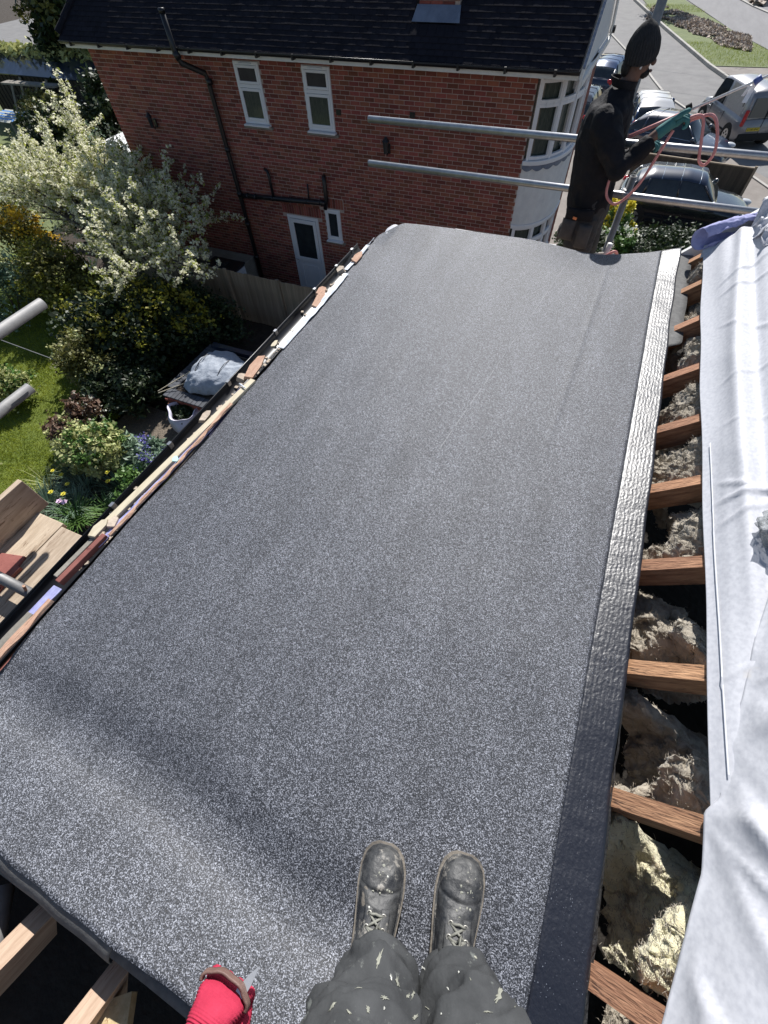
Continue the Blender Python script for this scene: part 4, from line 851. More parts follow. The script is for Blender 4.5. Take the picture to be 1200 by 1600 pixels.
# roof slope of plain tiles, laid in courses with lapped joints
PITCH = math.radians(42); CT, ST = math.cos(PITCH), math.sin(PITCH)
EY, EZ = WY - 0.43, -0.545
hipx = lambda y: -13.12 + 0.60 * (y - EY)
APY = 12.43; APZ = EZ - .05 + (APY - EY) * math.tan(PITCH); FY = 2 * APY - EY
ROOF = MB()
ROOF.add([(-13.1, EY + .02, EZ - .05), (-1.14, EY + .02, EZ - .05), (-1.14, APY, APZ), (hipx(APY), APY, APZ)], [(0, 1, 2, 3)])
ROOF.add([(-1.14, APY, APZ), (hipx(APY), APY, APZ), (-13.1, FY, EZ - .05), (-1.14, FY, EZ - .05)], [(3, 2, 1, 0)])
ROOF.add([(-13.1, EY + .02, EZ - .05), (hipx(APY), APY, APZ), (-13.1, FY, EZ - .05)], [(0, 1, 2)])
rfo = ROOF.build('roof', 'tile', nh)
TL = []; random.seed(21)
for c_ in range(24):
    s = 0.06 + c_ * 0.1; y = EY + s * CT; z = EZ + s * ST; off = 0.0825 if c_ % 2 else 0
    n = int(12 / 0.168)
    for i in range(n + 1):
        x = -1.22 - off - i * 0.168
        if x < hipx(y) + 0.03: continue
        if -4.35 < x < -3.42 and 10.97 < y < 12.0: continue
        TL.append((Matrix.Translation((x, y, z + 0.004)) @ Matrix.Rotation(PITCH - 0.075 + random.uniform(-.012, .012), 4, 'X') @ Matrix.Rotation(random.uniform(-.006, .006), 4, 'Z'), 1.0))
pieces('roof_tile', (0.164, 0.20, 0.013), TL, 'tile_o', 'tile', rfo, 'roof_tiles', 300)
# hip tiles
for i in range(8):
    s = i * 0.3; y = EY + 0.05 + s * 0.72; p = Vector((hipx(y), y, EZ + 0.03 + (y - EY) * math.tan(PITCH)))
    d = Vector((0.6, 1, math.tan(PITCH))).normalized(); b = MB()
    b.tube([p, p + d * 0.34], [0.085, 0.07], 10); b.build('hip_tile', 'tile_o', rfo, smooth=False)
# bargeboard on the street side
def rake(y0, y1, x, dz0, dz1, th, name, m):
    z0 = EZ + (y0 - EY) * math.tan(PITCH); z1 = EZ + (y1 - EY) * math.tan(PITCH); b = MB()
    P = [(x, y0, z0 + dz0), (x, y1, z1 + dz0), (x, y1, z1 + dz1), (x, y0, z0 + dz1)]
    b.add(P + [(q[0] + th, q[1], q[2]) for q in P], [(3, 2, 1, 0), (4, 5, 6, 7), (0, 1, 5, 4), (1, 2, 6, 5), (2, 3, 7, 6), (3, 0, 4, 7)])
    return b.build(name, m, nh)
rake(EY - 0.02, APY, -1.10, -0.24, 0.02, 0.03, 'bargeboard', 'whitepaint')
rake(EY - 0.02, APY, -1.10, 0.022, 0.05, 0.045, 'verge_trim', 'lead')
def rake2(y0, y1, x, dz0, dz1, th, name, m):
    z0 = EZ + (y0 - EY) * math.tan(PITCH); z1 = EZ + (y1 - EY) * math.tan(PITCH); b = MB(); Y0, Y1 = 2 * APY - y0, 2 * APY - y1
    P = [(x, Y0, z0 + dz0), (x, Y1, z1 + dz0), (x, Y1, z1 + dz1), (x, Y0, z0 + dz1)]
    b.add(P + [(q[0] + th, q[1], q[2]) for q in P], [(0, 1, 2, 3), (7, 6, 5, 4), (4, 5, 1, 0), (5, 6, 2, 1), (6, 7, 3, 2), (7, 4, 0, 3)]); return b.build(name, m, nh)
rake2(EY - 0.02, APY, -1.10, -0.24, 0.02, 0.03, 'bargeboard', 'whitepaint')
MB().add([(-1.13, EY + .05, -0.70), (-1.13, FY - .05, -0.70), (-1.13, APY, APZ - .05)], [(0, 1, 2)]).build('gable_infill', 'render', nh, solid=0.03)
MB().bb(-1.12, -1.06, EY + .1, FY - .1, -0.80, -0.70).build('gable_trim', 'whitepaint', nh)
MB().tube([(-1.12, FY - .03, -0.62), (-1.02, FY - .03, -0.62)], 0.06, 10).build('gutter_end', 'black', nh)
MB().bb(-1.32, -1.155, 12.6, 13.62, G, -0.81).build('gable_wall', 'mortar', nh)
BG = []
for r in range(66):
    z = G + 0.04 + r * 0.075
    if z > -0.83: break
    for j in range(4): BG.append((Matrix.Translation((-1.164, 12.78 + j * 0.225 + (0.06 if r % 2 else 0), z)) @ Matrix.Rotation(PI / 2, 4, 'Z'), 1.0))
pieces('brick', (0.215, 0.024, 0.065), BG, 'brick', 'brick_i', nh, 'gable_brickwork', 0)
# chimney stack in the slope, with lead flashing
MB().bb(-4.26, -3.50, 11.20, 12.0, -0.35, 1.9).build('chimney', 'mortar', rfo)
CB = []
for r in range(26):
    z = -0.10 + r * 0.075
    for i in range(4):
        x = -4.26 + 0.11 + i * 0.225 - (0.11 if r % 2 else 0)
        if x > -3.52: continue
        x0 = max(-4.26, x - 0.1075); x1 = min(-3.50, x + 0.1075)
        if x1 - x0 < .04: continue
        CB.append((Matrix.Translation(((x0 + x1) / 2, 11.192, z)), (x1 - x0) / 0.215))
pieces('chimney_brick', (0.215, 0.024, 0.065), CB, 'brick', 'brick_i', nh, 'chimney_brickwork', 60)
lf_ = MB(); lf_.bb(-4.27, -3.49, 11.165, 11.185, -0.20, -0.03)
a0 = 10.985; lf_.add([(-4.33, a0, EZ + (a0 - EY) * .9004 + .03), (-3.42, a0, EZ + (a0 - EY) * .9004 + .03), (-3.47, 11.17, EZ + (11.17 - EY) * .9004 + .05), (-4.29, 11.17, EZ + (11.17 - EY) * .9004 + .05)], [(0, 1, 2, 3)])
lf_.build('lead_flashing', 'lead', rfo, solid=0.004)
MB().bb(-4.28, -3.48, 11.158, 11.182, -0.03, 0.005).build('mortar_fillet', 'conc', rfo)

# curved white bay
def bayp(n=9, r=0.0):
    P = []
    for i in range(n):
        t = i / (n - 1) * PI / 2; P.append((-1.862 + (0.762 + r) * math.sin(t) * 1.0, 12.25 - (1.22 + r) * math.cos(t)))
    P += [(-1.10 + r, 12.6), (-1.10 + r, 12.66)]
    return P
BP = bayp(); CL = [(-1.90, 12.66), (-1.90, 11.04)]
by = MB().prism(BP + CL, -3.16, -2.05).build('bay', 'render', nh)
MB().prism(BP + CL, G, -4.1).build('bay_base', 'render', by)
MB().prism([(x * 1 , y) for x, y in bayp(9, -0.12)] + CL, -2.0, -0.72).build('bay_glass', 'glassgreen', by)
MB().prism(bayp(9, -0.12) + CL, -4.1, -3.18).build('bay_glass', 'glassgreen', by)
MB().prism(bayp(9, 0.04) + CL, -2.06, -1.985).build('bay_sill', 'white', by, bevel=0.01)
MB().prism(bayp(9, 0.02) + CL, -3.24, -3.165).build('bay_head', 'white', by, bevel=0.01)
MB().prism(bayp(9, 0.03) + CL, -0.78, -0.70).build('bay_head', 'white', by, bevel=0.01)
Q = bayp(25, -0.05)
def along(s):       # point at arc length s on the bay outline
    acc = 0
    for a, b in zip(Q[:-1], Q[1:]):
        L_ = math.dist(a, b)
        if s <= acc + L_ or b is Q[-1]:
            t = (s - acc) / L_; return Vector((a[0] + (b[0] - a[0]) * t, a[1] + (b[1] - a[1]) * t, 0)), math.atan2(b[1] - a[1], b[0] - a[0])
        acc += L_
LT = sum(math.dist(a, b) for a, b in zip(Q[:-1], Q[1:]))
nb = 4
def light_frame(s0, s1, z0, z1, t=0.05):
    b = MB()
    for s in (s0 + t / 2, s1 - t / 2):
        p, a = along(s); b.box((p.x, p.y, (z0 + z1) / 2), (t, 0.06, z1 - z0), rz=a)
    k = 3
    for z in (z0 + t / 2, z1 - t / 2):
        for i in range(k):
            p, a = along(s0 + (s1 - s0) * i / k); q, _ = along(s0 + (s1 - s0) * (i + 1) / k); c_ = (p + q) / 2; b.box((c_.x, c_.y, z), ((q - p).length * 1.02, 0.058, t), rz=math.atan2(q.y - p.y, q.x - p.x))
    return b.build('window', 'white', nh, bevel=0.006)
for i in range(nb):
    s0 = 0.06 + i * (LT - 0.1) / nb; s1 = 0.06 + (i + 1) * (LT - 0.1) / nb
    light_frame(s0, s1, -1.98, -1.13, 0.055); light_frame(s0, s1, -1.13, -0.79, 0.055)
    light_frame(s0, s1, -4.1, -3.56, 0.05); light_frame(s0, s1, -3.56, -3.24, 0.045)
    p, a = along(s0); MB().box((p.x, p.y, -1.38), (0.05, 0.085, 1.22), rz=a).build('mullion', 'white', by); MB().box((p.x, p.y, -3.67), (0.05, 0.085, 0.86), rz=a).build('mullion', 'white', by)
# scalloped lead apron under the upper sill
Q2 = bayp(25, 0.008)
def ap(u, v):
    s = u * (len(Q2) - 2); i = min(int(s), len(Q2) - 3); t = s - i; x = Q2[i][0] * (1 - t) + Q2[i + 1][0] * t; y = Q2[i][1] * (1 - t) + Q2[i + 1][1] * t
    return (x, y - 0.004, -2.062 - v * (0.055 + 0.045 * abs(math.sin(u * PI * 6))))
MB().grid(ap, 96, 2).build('lead_apron', 'lead', by, solid=0.004)

# soil stack, waste pipes, lamps
sp = thing('soil_pipe', 'black soil stack with swan-neck rising above the neighbour eaves', 'drainpipe', (-9.25, 10.9, -5))
MB().tube([(-9.24, 10.90, G), (-9.245, 10.90, -3.3), (-9.28, 10.90, -1.15), (-9.30, 10.88, -1.02), (-9.55, 10.5, -0.80), (-9.60, 10.46, -0.66), (-9.62, 10.46, -0.05)], 0.055, 16).build('stack', 'black', sp, smooth=True)
for z in (-5.0, -4.1, -3.36, -2.4, -1.16): MB().tube([(-9.25, 10.9, z - 0.05), (-9.25, 10.9, z + 0.05)], 0.068, 16).build('collar', 'black', sp, smooth=True)
MB().tube([(-9.62, 10.46, -0.07), (-9.62, 10.46, 0.0)], 0.064, 16).build('vent_cowl', 'black', sp, smooth=True)
MB().tube([(-9.56, 10.49, -0.74), (-9.61, 10.46, -0.62)], 0.07, 16).build('collar', 'black', sp, smooth=True)
MB().tube([(-9.22, 10.91, -3.40), (-6.60, 10.91, -3.27)], 0.055, 14).build('branch', 'black', sp, smooth=True)
MB().tube([(-8.16, 10.91, -3.34), (-8.16, 10.91, -2.85), (-8.20, 10.93, -2.76), (-8.30, 10.98, -2.74)], 0.035, 12).build('branch_riser', 'black', sp, smooth=True)
MB().tube([(-7.07, 10.91, -3.28), (-7.07, 10.95, -2.92)], 0.02, 10).build('branch_riser', 'black', sp, smooth=True)
MB().tube([(-6.62, 10.91, -3.40), (-6.55, 10.91, -3.2), (-6.55, 10.91, -2.80), (-6.57, 10.94, -2.74), (-6.6, 11.0, -2.73)], 0.05, 12).build('branch_riser', 'black', sp, smooth=True)
for x in (-9.0, -8.75, -8.2, -7.6, -7.1, -6.7): MB().tube([(x - 0.03, 10.91, -3.40 + (x + 9.22) * 0.05), (x + 0.03, 10.91, -3.395 + (x + 9.22) * 0.05)], 0.064, 14).build('collar', 'black', sp, smooth=True)
def lamp(x, z, label):
    t = thing('wall_lamp', label, 'wall lamp', (x, 10.95, z), 'black lanterns on the neighbour wall')
    MB().bb(x - 0.05, x + 0.05, 10.965, 10.992, z - 0.09, z + 0.09).build('backplate', 'black', t, bevel=0.01)
    MB().tube([(x, 10.97, z - 0.05), (x, 10.9, z - 0.10), (x, 10.85, z - 0.02)], 0.012, 8).build('bracket', 'black', t)
    b = MB(); b.tube([(x, 10.84, z - 0.05), (x, 10.84, z + 0.16)], [0.045, 0.065], 6); b.build('lantern', 'glass', t)
    MB().tube([(x, 10.84, z + 0.16), (x, 10.84, z + 0.24)], [0.085, 0.02], 6).build('lamp_cap', 'black', t)
lamp(-4.84, -2.03, 'black lantern on the neighbour brick wall between the two guard rails')
lamp(-11.45, -2.06, 'black lantern on the shaded brick wall near the blossom tree')

# ============================================================ FENCE, TANK, GARDEN WALL
fc = thing('garden_fence', 'tall weathered close-board fence between the garden and the neighbour wall', 'fence', (-7, 9, G))
FB = []; random.seed(31)
x = -13.5
while x < -4.0:
    FB.append((Matrix.Translation((x, 9.0 + random.uniform(-.006, .006), G + 0.71 + random.uniform(-.012, .012))) @ Matrix.Rotation(random.uniform(-.012, .012), 4, 'Y') @ Matrix.Rotation(0.06, 4, 'Z'), 1.0)); x += 0.112
pieces('fence_board', (0.122, 0.016, 1.40), FB, 'fence', 'fence', fc, 'fence_board_run', 300)
for x in (-12.4, -10.6, -8.8, -7.15, -5.5): MB().bb(x - 0.05, x + 0.05, 8.93, 9.03 - 0.04, G, -4.34).build('post', 'fence', fc)
for z in (-5.5, -4.6): MB().bb(-13.5, -4.0, 9.022, 9.06, z - 0.04, z + 0.04).build('rail', 'fence', fc)
gw = MB(); gw.bb(-11.5, -9.36, 10.2, 10.95, G, -5.0)
tag(gw.build('concrete_plinth', 'conc', bevel=0.02), 'low grey concrete plinth against the foot of the brick wall', 'plinth')
tk = thing('utility_box', 'dark blue-black plastic box with pale end standing behind the fence', 'storage box', (-9.0, 9.9, G))
MB().bb(-9.95, -8.95, 9.3, 9.95, G + 0.02, -4.72).build('body', 'carnavy', tk, bevel=0.03); MB().bb(-9.98, -8.92, 9.27, 9.98, -4.72, -4.66).build('lid', 'black', tk, bevel=0.02)
MB().bb(-9.6, -9.3, 9.5, 9.75, -4.66, -4.64).build('recess', 'rubber', tk); MB().bb(-8.948, -8.93, 9.33, 9.92, G + 0.1, -4.75).build('end_panel', 'fleece', tk)
# ============================================================ GARDEN
# blossom tree: trunk, limbs, twigs with clustered flowers and new leaves
def blossom_tree():
    base = Vector((-12.2, 8.6, G)); t = thing('blossom_tree', 'large white-flowering fruit tree in front of the neighbour brick wall', 'tree', tuple(base)); random.seed(17)
    trunk = MB(); tips = []
    P = [base, base + Vector((0.1, 0.0, 0.9)), base + Vector((-0.05, 0.1, 1.7))]
    trunk.tube(P, [0.16, 0.12, 0.10], 10); trunk.build('trunk', 'bark', t, smooth=True)
    limbs = MB(); twigs = MB(); pts = []; lv = []
    fork = P[-1]
    targets = []
    for i in range(64):
        a = random.random() * 2 * PI; rr = math.sqrt(random.random()); r = Vector((math.cos(a) * rr * 4.3 - 0.6, math.sin(a) * rr * 2.5 + 0.1, 0))
        targets.append(Vector((-12.5, 8.9, -3.6)) + r + Vector((0, 0, 0.8 * (1 - rr * rr) + random.uniform(-0.5, 0.4))))
    for tx in ((-7.7, 7.3, -3.6), (-8.2, 8.0, -3.5), (-8.6, 7.0, -3.8), (-8.9, 7.6, -3.4), (-9.4, 6.8, -3.6), (-9.8, 6.3, -3.9), (-8.3, 7.6, -3.9), (-9.3, 8.6, -3.0), (-10.0, 9.2, -2.8), (-14.6, 11.0, -2.4), (-15.6, 12.0, -2.3), (-15.0, 11.6, -2.0), (-17.0, 11.5, -2.8), (-17.4, 10.4, -3.0), (-17.6, 9.6, -3.4), (-16.4, 9.2, -4.2), (-15.2, 9.3, -4.6), (-14.0, 9.2, -4.5), (-17.6, 9.6, -4.4), (-12.8, 9.0, -4.4), (-11.6, 9.0, -4.2), (-18.5, 10.2, -4.0), (-16.0, 12.4, -2.6), (-13.0, 10.4, -2.5)):
        targets.append(Vector(tx))
    for T in targets:
        if T.x < -10.8 and T.y < 8.9: T.y = 8.9 + random.random() * 1.4
        mid = fork.lerp(T, 0.45) + Vector((random.gauss(0, .15), random.gauss(0, .15), 0.25)); q = [fork, mid, T]
        limbs.tube(q, [0.05, 0.03, 0.008], 6)
        for k in range(8):
            s = 0.38 + 0.62 * k / 7; o = (fork.lerp(mid, s / 0.45) if s < 0.45 else mid.lerp(T, (s - 0.45) / 0.55))
            d = Vector((random.gauss(0, 1), random.gauss(0, 1), random.gauss(0.55, 0.6))).normalized(); L_ = random.uniform(0.4, 1.1)
            c = o + d * L_ * 0.5 + Vector((0, 0, 0.03)); e = o + d * L_ + Vector((0, 0, 0.1)); twigs.tube([o, c, e], [0.010, 0.007, 0.003], 4, cap=False)
            m_ = int(L_ * 24)
            for j in range(m_):
                f = (j + random.random()) / m_; p = o.lerp(c, f * 2) if f < .5 else c.lerp(e, f * 2 - 1)
                if random.random() < 0.16: continue
                cl = p + Vector((random.gauss(0, .035), random.gauss(0, .035), random.gauss(0.02, .03)))
                for h in range(7): pts.append(cl + Vector((random.gauss(0, .028), random.gauss(0, .028), random.gauss(0, .028))))
                for h in range(2): lv.append(cl + Vector((random.gauss(0, .035), random.gauss(0, .035), random.gauss(0, .035))))
    stuff(limbs.build('limb', 'bark', t, smooth=True)); stuff(twigs.build('twig', 'bark', t))
    print('blossoms', len(pts), len(lv))
    leaves([tuple(p) for p in pts], 0.052, 'crown', 'blossom', t, up=0.5, elong=1.15); leaves([tuple(p) for p in lv], 0.045, 'new_leaves', 'newleaf', t, elong=1.6)
blossom_tree()
# shrubs around the tree
bush('gold_shrub', 'orange-gold flowering shrub at the left edge below the blossom tree', 'shrub', (-17.0, 8.6, G), (1.5, 1.0, 1.0), 4500, 0.07, 'leaf_ol', None, 50, extra=[('flowers', 'gold', 3800, 0.06)])
bush('yellow_green_shrub', 'loose olive-green shrub under the left side of the blossom tree', 'shrub', (-13.8, 7.6, G), (1.3, 0.9, 0.9), 7000, 0.06, 'leaf_ol', None, 70, extra=[('new_growth', 'leaf_yl', 2500, 0.05)])
bush('pale_green_shrub', 'pale grey-green shrub beside the lawn at the far left', 'shrub', (-15.2, 6.6, G), (0.9, 0.9, 0.9), 4000, 0.06, 'leaf_bl', None, 40, extra=[('tips', 'leaf_var', 1500, 0.04)])
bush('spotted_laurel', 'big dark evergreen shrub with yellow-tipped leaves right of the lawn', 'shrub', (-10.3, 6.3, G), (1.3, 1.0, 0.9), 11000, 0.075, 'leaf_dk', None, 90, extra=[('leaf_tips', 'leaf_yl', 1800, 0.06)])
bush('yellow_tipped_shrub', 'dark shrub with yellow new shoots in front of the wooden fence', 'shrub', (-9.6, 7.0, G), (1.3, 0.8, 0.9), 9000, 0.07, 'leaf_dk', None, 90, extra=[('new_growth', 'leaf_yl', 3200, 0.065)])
bush('cream_flecked_shrub', 'dusky shrub with small cream leaf rosettes at the lawn edge', 'shrub', (-10.2, 5.2, G), (0.75, 0.7, 0.75), 5200, 0.05, 'leaf_ol', None, 60, extra=[('rosettes', 'leaf_var', 700, 0.05)])
bush('low_conifer', 'low blue-green conifer spreading beside the brick planter', 'shrub', (-9.25, 5.0, G), (0.8, 0.8, 0.5), 7500, 0.05, 'leaf_dk', None, 60, elong=2.4)
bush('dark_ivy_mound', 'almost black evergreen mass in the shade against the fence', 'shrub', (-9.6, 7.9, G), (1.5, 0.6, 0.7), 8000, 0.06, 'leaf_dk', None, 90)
bush('fence_climber', 'sparse climber with small leaves at the fence foot by the gutter', 'shrub', (-5.9, 8.5, G), (0.6, 0.3, 0.45), 1200, 0.05, 'leaf_dk', None, 30)
bush('red_leaved_camellia', 'sparse red-brown leaved shrub between lawn and flower bed', 'shrub', (-9.3, 3.9, G), (0.35, 0.35, 0.5), 1300, 0.06, 'leaf_rd', None, 26, extra=[('pale_buds', 'whitefl', 130, 0.035)])
bush('bronze_rose_bush', 'bronze and pink leaved bush at the lawn edge behind the variegated shrub', 'shrub', (-9.3, 3.35, G), (0.5, 0.4, 0.45), 2200, 0.055, 'leaf_rd', None, 34, extra=[('pale_leaves', 'leaf_var', 420, 0.045)])
bush('variegated_shrub', 'bright cream and green variegated shrub in the flower bed', 'shrub', (-8.35, 3.15, G), (0.62, 0.55, 0.5), 7600, 0.06, 'leaf_var', None, 80, extra=[('green_leaves', 'leaf_gr', 1800, 0.05)])
bush('bluebell_patch', 'patch of blue flowers spilling towards the gravel beside the variegated shrub', 'flower patch', (-7.6, 3.55, G), (0.8, 0.40, 0.26), 4200, 0.06, 'leaf_bl', None, 40, stem=False, extra=[('flowers', 'bluefl', 1500, 0.035)], elong=3)
bush('green_ground_cover', 'fresh green low plants beside the gutter below the blue flowers', 'plant', (-7.0, 2.9, G), (0.55, 0.45, 0.25), 3400, 0.055, 'leaf_gr', None, 36, stem=False)
bush('moss_clump', 'yellow-brown mossy clump right beside the dark gutter', 'plant', (-6.75, 2.2, G), (0.25, 0.5, 0.14), 1600, 0.035, 'leaf_ol', None, 20, stem=False)
bush('left_edge_shrub', 'light green leafy shrub at the left edge between the two scaffold tubes', 'shrub', (-12.2, 3.9, G), (0.65, 0.5, 0.4), 3600, 0.055, 'leaf_var', None, 44, extra=[('green_leaves', 'leaf_gr', 1200, 0.05)])
bush('corner_shrub', 'pale small-leaved shrub at the left edge above the scaffold boards', 'shrub', (-10.9, 1.1, G), (1.0, 0.8, 0.7), 5200, 0.05, 'leaf_var', None, 60, extra=[('green_leaves', 'leaf_gr', 1800, 0.05)])
BG_ = 'strap-leaved clumps in the flower bed'
tuft('daffodil_clump', 'straggly blue-green daffodil clump with yellow flowers, closest to the lawn', 'daffodils', (-8.85, 2.65, G), 130, 0.42, 0.022, 'leaf_bl', BG_, ('yellowfl', 3, 0.05, 0.36), 0.28)
tuft('daffodil_clump', 'daffodil clump with three big yellow heads below the variegated shrub', 'daffodils', (-8.3, 2.35, G), 150, 0.42, 0.022, 'leaf_bl', BG_, ('yellowfl', 5, 0.06, 0.42), 0.3)
tuft('daffodil_clump', 'daffodil clump with a single yellow head at the gutter side of the variegated shrub', 'daffodils', (-7.65, 2.75, G), 150, 0.45, 0.022, 'leaf_bl', BG_, ('yellowfl', 2, 0.055, 0.5), 0.3)
tuft('iris_clump', 'grey-green arching iris leaves next to the scaffold boards', 'iris', (-8.75, 1.75, G), 190, 0.5, 0.028, 'leaf_bl', BG_, None, 0.3, 0.8)
tuft('iris_clump', 'pale iris leaves with one mauve flower in the middle of the bed', 'iris', (-8.15, 1.95, G), 120, 0.45, 0.024, 'leaf_bl', BG_, ('pinkfl', 2, 0.07, 0.32), 0.25, 0.8)
tuft('agapanthus_clump', 'glossy bright green strap-leaved clump nearest the paved strip', 'plant', (-7.85, 1.75, G), 170, 0.42, 0.04, 'leaf_gr', BG_, None, 0.22, 0.9)
tuft('agapanthus_clump', 'second green strap-leaved clump beside the gutter, half hidden', 'plant', (-7.35, 2.15, G), 130, 0.40, 0.035, 'leaf_gr', BG_, None, 0.22, 0.9)
tuft('grass_tuft', 'thin pale grass tuft sticking out over the lawn', 'plant', (-9.2, 2.2, G), 40, 0.55, 0.012, 'leaf_var', None, None, 0.1, 0.9)
tuft('spiky_palm', 'spiky grey palm at the left edge over the lawn', 'palm', (-14.8, 4.9, G + 0.4), 60, 0.95, 0.05, 'leaf_bl', None, None, 0.1, 0.9)
random.seed(41)
# clothes line post / rod over the lawn
tag(MB().tube([(-13.0, 4.9, G + 0.9), (-10.6, 5.0, G + 0.6)], 0.012, 6).build('garden_wire', 'galv_old'), 'thin dark wire stretched over the lawn', 'wire')
# raised brick planter with slate coping and fleece tunnel
pp = thing('brick_planter', 'raised brick garden bed edged with slate coping tiles under the fence', 'raised bed', (-6.9, 5.9, G))
TZ = -5.05
MB().bb(-7.85, -4.9, 4.95, 6.85, G, TZ - 0.03).build('wall_core', 'mortar', pp)
PB = []
for r in range(9):
    z = G + 0.04 + r * 0.075
    if z > TZ - 0.04: break
    for i in range(13): PB.append((Matrix.Translation((-7.85 + 0.11 + i * 0.225 - (0.1 if r % 2 else 0), 4.945, z)), 1.0))
    for i in range(8): PB.append((Matrix.Translation((-7.856, 5.05 + i * 0.225 + (0.1 if r % 2 else 0), z)) @ Matrix.Rotation(PI / 2, 4, 'Z'), 1.0))
pieces('brick', (0.215, 0.024, 0.065), PB, 'brick', 'brick_i', pp, 'brickwork', 300)
random.seed(43)
CP = []
for i in range(27):
    CP.append((Matrix.Translation((-7.82 + i * 0.112, 5.02, TZ + 0.006 * random.random())) @ Matrix.Rotation(random.uniform(-.03, .03), 4, 'Y'), 1.0))
for i in range(15):
    CP.append((Matrix.Translation((-7.86, 5.22 + i * 0.112, TZ + 0.006 * random.random())) @ Matrix.Rotation(PI / 2 + random.uniform(-.03, .03), 4, 'Z'), 1.0))
pieces('coping_slate', (0.10, 0.26, 0.03), CP, 'slate', 'slate', pp, 'coping', 300)
MB().bb(-7.72, -4.95, 5.16, 6.7, TZ - 0.03, TZ - 0.01).build('soil', 'soil', pp)
MB().bb(-7.85, -4.9, 6.72, 6.86, TZ, TZ + 0.1).build('back_board', 'carnavy', pp)
# fleece tunnel draped over hoops
ft = thing('fleece_tunnel', 'crumpled translucent fleece cover draped over the raised brick bed', 'fleece cover', (-6.7, 5.9, TZ))
def tn(u, v):
    a = PI * v; x = -7.6 + u * 2.0; k = 1 + 0.12 * noise.fractal(Vector((u * 4, v * 3, 2)), .8, 2.1, 5); r = 0.66 * (0.9 + 0.15 * math.sin(u * 7)); e = sstep(0, .12, u) * (1 - sstep(.9, 1, u) * .55)
    return (x + 0.06 * wob(v * 4, u * 4, 7) + 0.18 * (v - .5) + 0.2 * (1 - e) * (0.5), 5.88 - math.cos(a) * r * k, TZ + 0.0 + math.sin(a) * 0.42 * k * (0.25 + 0.75 * e) + 0.03 * (1 - 2 * abs(wob(u * 9, v * 8, 3))))
MB().grid(tn, 60, 44).build('fleece', 'netting_shaded', ft, smooth=True, solid=0.002)
for i in range(3): MB().tube([(-7.3 + i * 0.6, 5.88 - 0.53 * math.cos(PI * j / 10), TZ + 0.46 * math.sin(PI * j / 10)) for j in range(11)], 0.008, 6).build('hoop', 'black', ft)
CG = 'bamboo canes propped on the raised bed'
tag(MB().tube([(-8.05, 4.95, TZ + 0.02), (-7.2, 6.1, TZ + 0.35)], 0.010, 6).build('cane', 'batten'), 'upper thin pale cane leaning from the planter corner to the fleece', 'cane', CG)
tag(MB().tube([(-8.0, 4.90, TZ + 0.02), (-7.15, 5.65, TZ + 0.2)], 0.010, 6).build('cane', 'batten'), 'lower thin pale cane ending at the near side of the fleece', 'cane', CG)
# bag of clippings
bg_ = thing('clippings_bag', 'open white plastic sack full of green clippings beside the brick planter', 'sack', (-7.15, 4.7, G))
def bgf(u, v):
    a = 2 * PI * u; r = 0.31 + 0.10 * math.sin(v * PI) + 0.02 * math.sin(a * 5 + v * 4); z = G + v * 0.56 + 0.04 * math.sin(a * 2 + 1) * v
    k = 1 + 0.09 * wob(math.cos(a) * 2, math.sin(a) * 2, v * 3)
    return (-7.32 + math.cos(a) * r * k * 1.05 + 0.04 * v * 0, 4.82 + math.sin(a) * r * k, z)
MB().grid(bgf, 48, 22).build('sack', 'bagw', bg_, smooth=True, solid=0.004)
def bgt(u, v):
    a = 2 * PI * u; r = 0.30 + 0.03 * math.sin(a * 5 + 4); return (-7.32 + math.cos(a) * (r + 0.05 * math.sin(v * PI)), 4.82 + math.sin(a) * (r + 0.05 * math.sin(v * PI)), G + 0.56 + 0.04 * math.sin(a * 2 + 1) + 0.05 * math.sin(v * PI) - 0.03 * v)
MB().grid(bgt, 48, 6).build('rolled_rim', 'bagw', bg_, smooth=True, solid=0.004)
leaves(clump_pts((-7.32, 4.82, G + 0.50), (0.23, 0.22, 0.08), 1500, 30, 0.4), 0.05, 'clippings', 'leaf_dk', bg_, elong=2)

# far left: conifer, hedge, shed with leaning planks, striped awning
cf = thing('conifer', 'tall dark conifer behind the far corner of the neighbour roof', 'tree', (-27.0, 24.0, G))
leaves(clump_pts((-27.0, 24.0, G + 3.4), (2.6, 2.4, 3.0), 26000, 160, 0.22), 0.14, 'crown', 'leaf_dk', cf, elong=2); leaves(clump_pts((-27.2, 23.6, G + 3.7), (2.7, 2.5, 3.1), 3500, 90, 0.15), 0.13, 'tips', 'leaf_ol', cf, elong=2)
MB().tube([(-27, 24, G), (-27, 24, G + 4)], [0.2, 0.08], 8).build('trunk', 'bark', cf)
c2 = thing('conifer', 'darker conifer between the shed and the brick wall corner', 'tree', (-19.5, 17.0, G))
leaves(clump_pts((-19.5, 17.2, G + 1.5), (1.6, 1.6, 1.5), 12000, 90, 0.25), 0.10, 'crown', 'leaf_dk', c2, elong=2); MB().tube([(-19.5, 17, G), (-19.5, 17, G + 2)], [0.15, 0.06], 8).build('trunk', 'bark', c2)
sh = thing('garden_shed', 'dark timber shed with pale leaves painting a roof-edge highlight in the far left garden', 'shed', (-29, 21, G))
MB().bb(-33.0, -25.2, 21.0, 23.0, G, G + 2.0).build('wall', 'fence_dk', sh)
MB().add([(-33.4, 20.7, G + 1.95), (-24.9, 20.7, G + 1.95), (-24.9, 22.0, G + 2.6), (-33.4, 22.0, G + 2.6)], [(0, 1, 2, 3)]).build('roof', 'carnavy', sh, solid=0.05)
for i in range(26): MB().bb(-33.0 + i * 0.3, -32.98 + i * 0.3, 20.97, 21.0, G, G + 1.95).build('cladding_joint', 'rubber', sh)
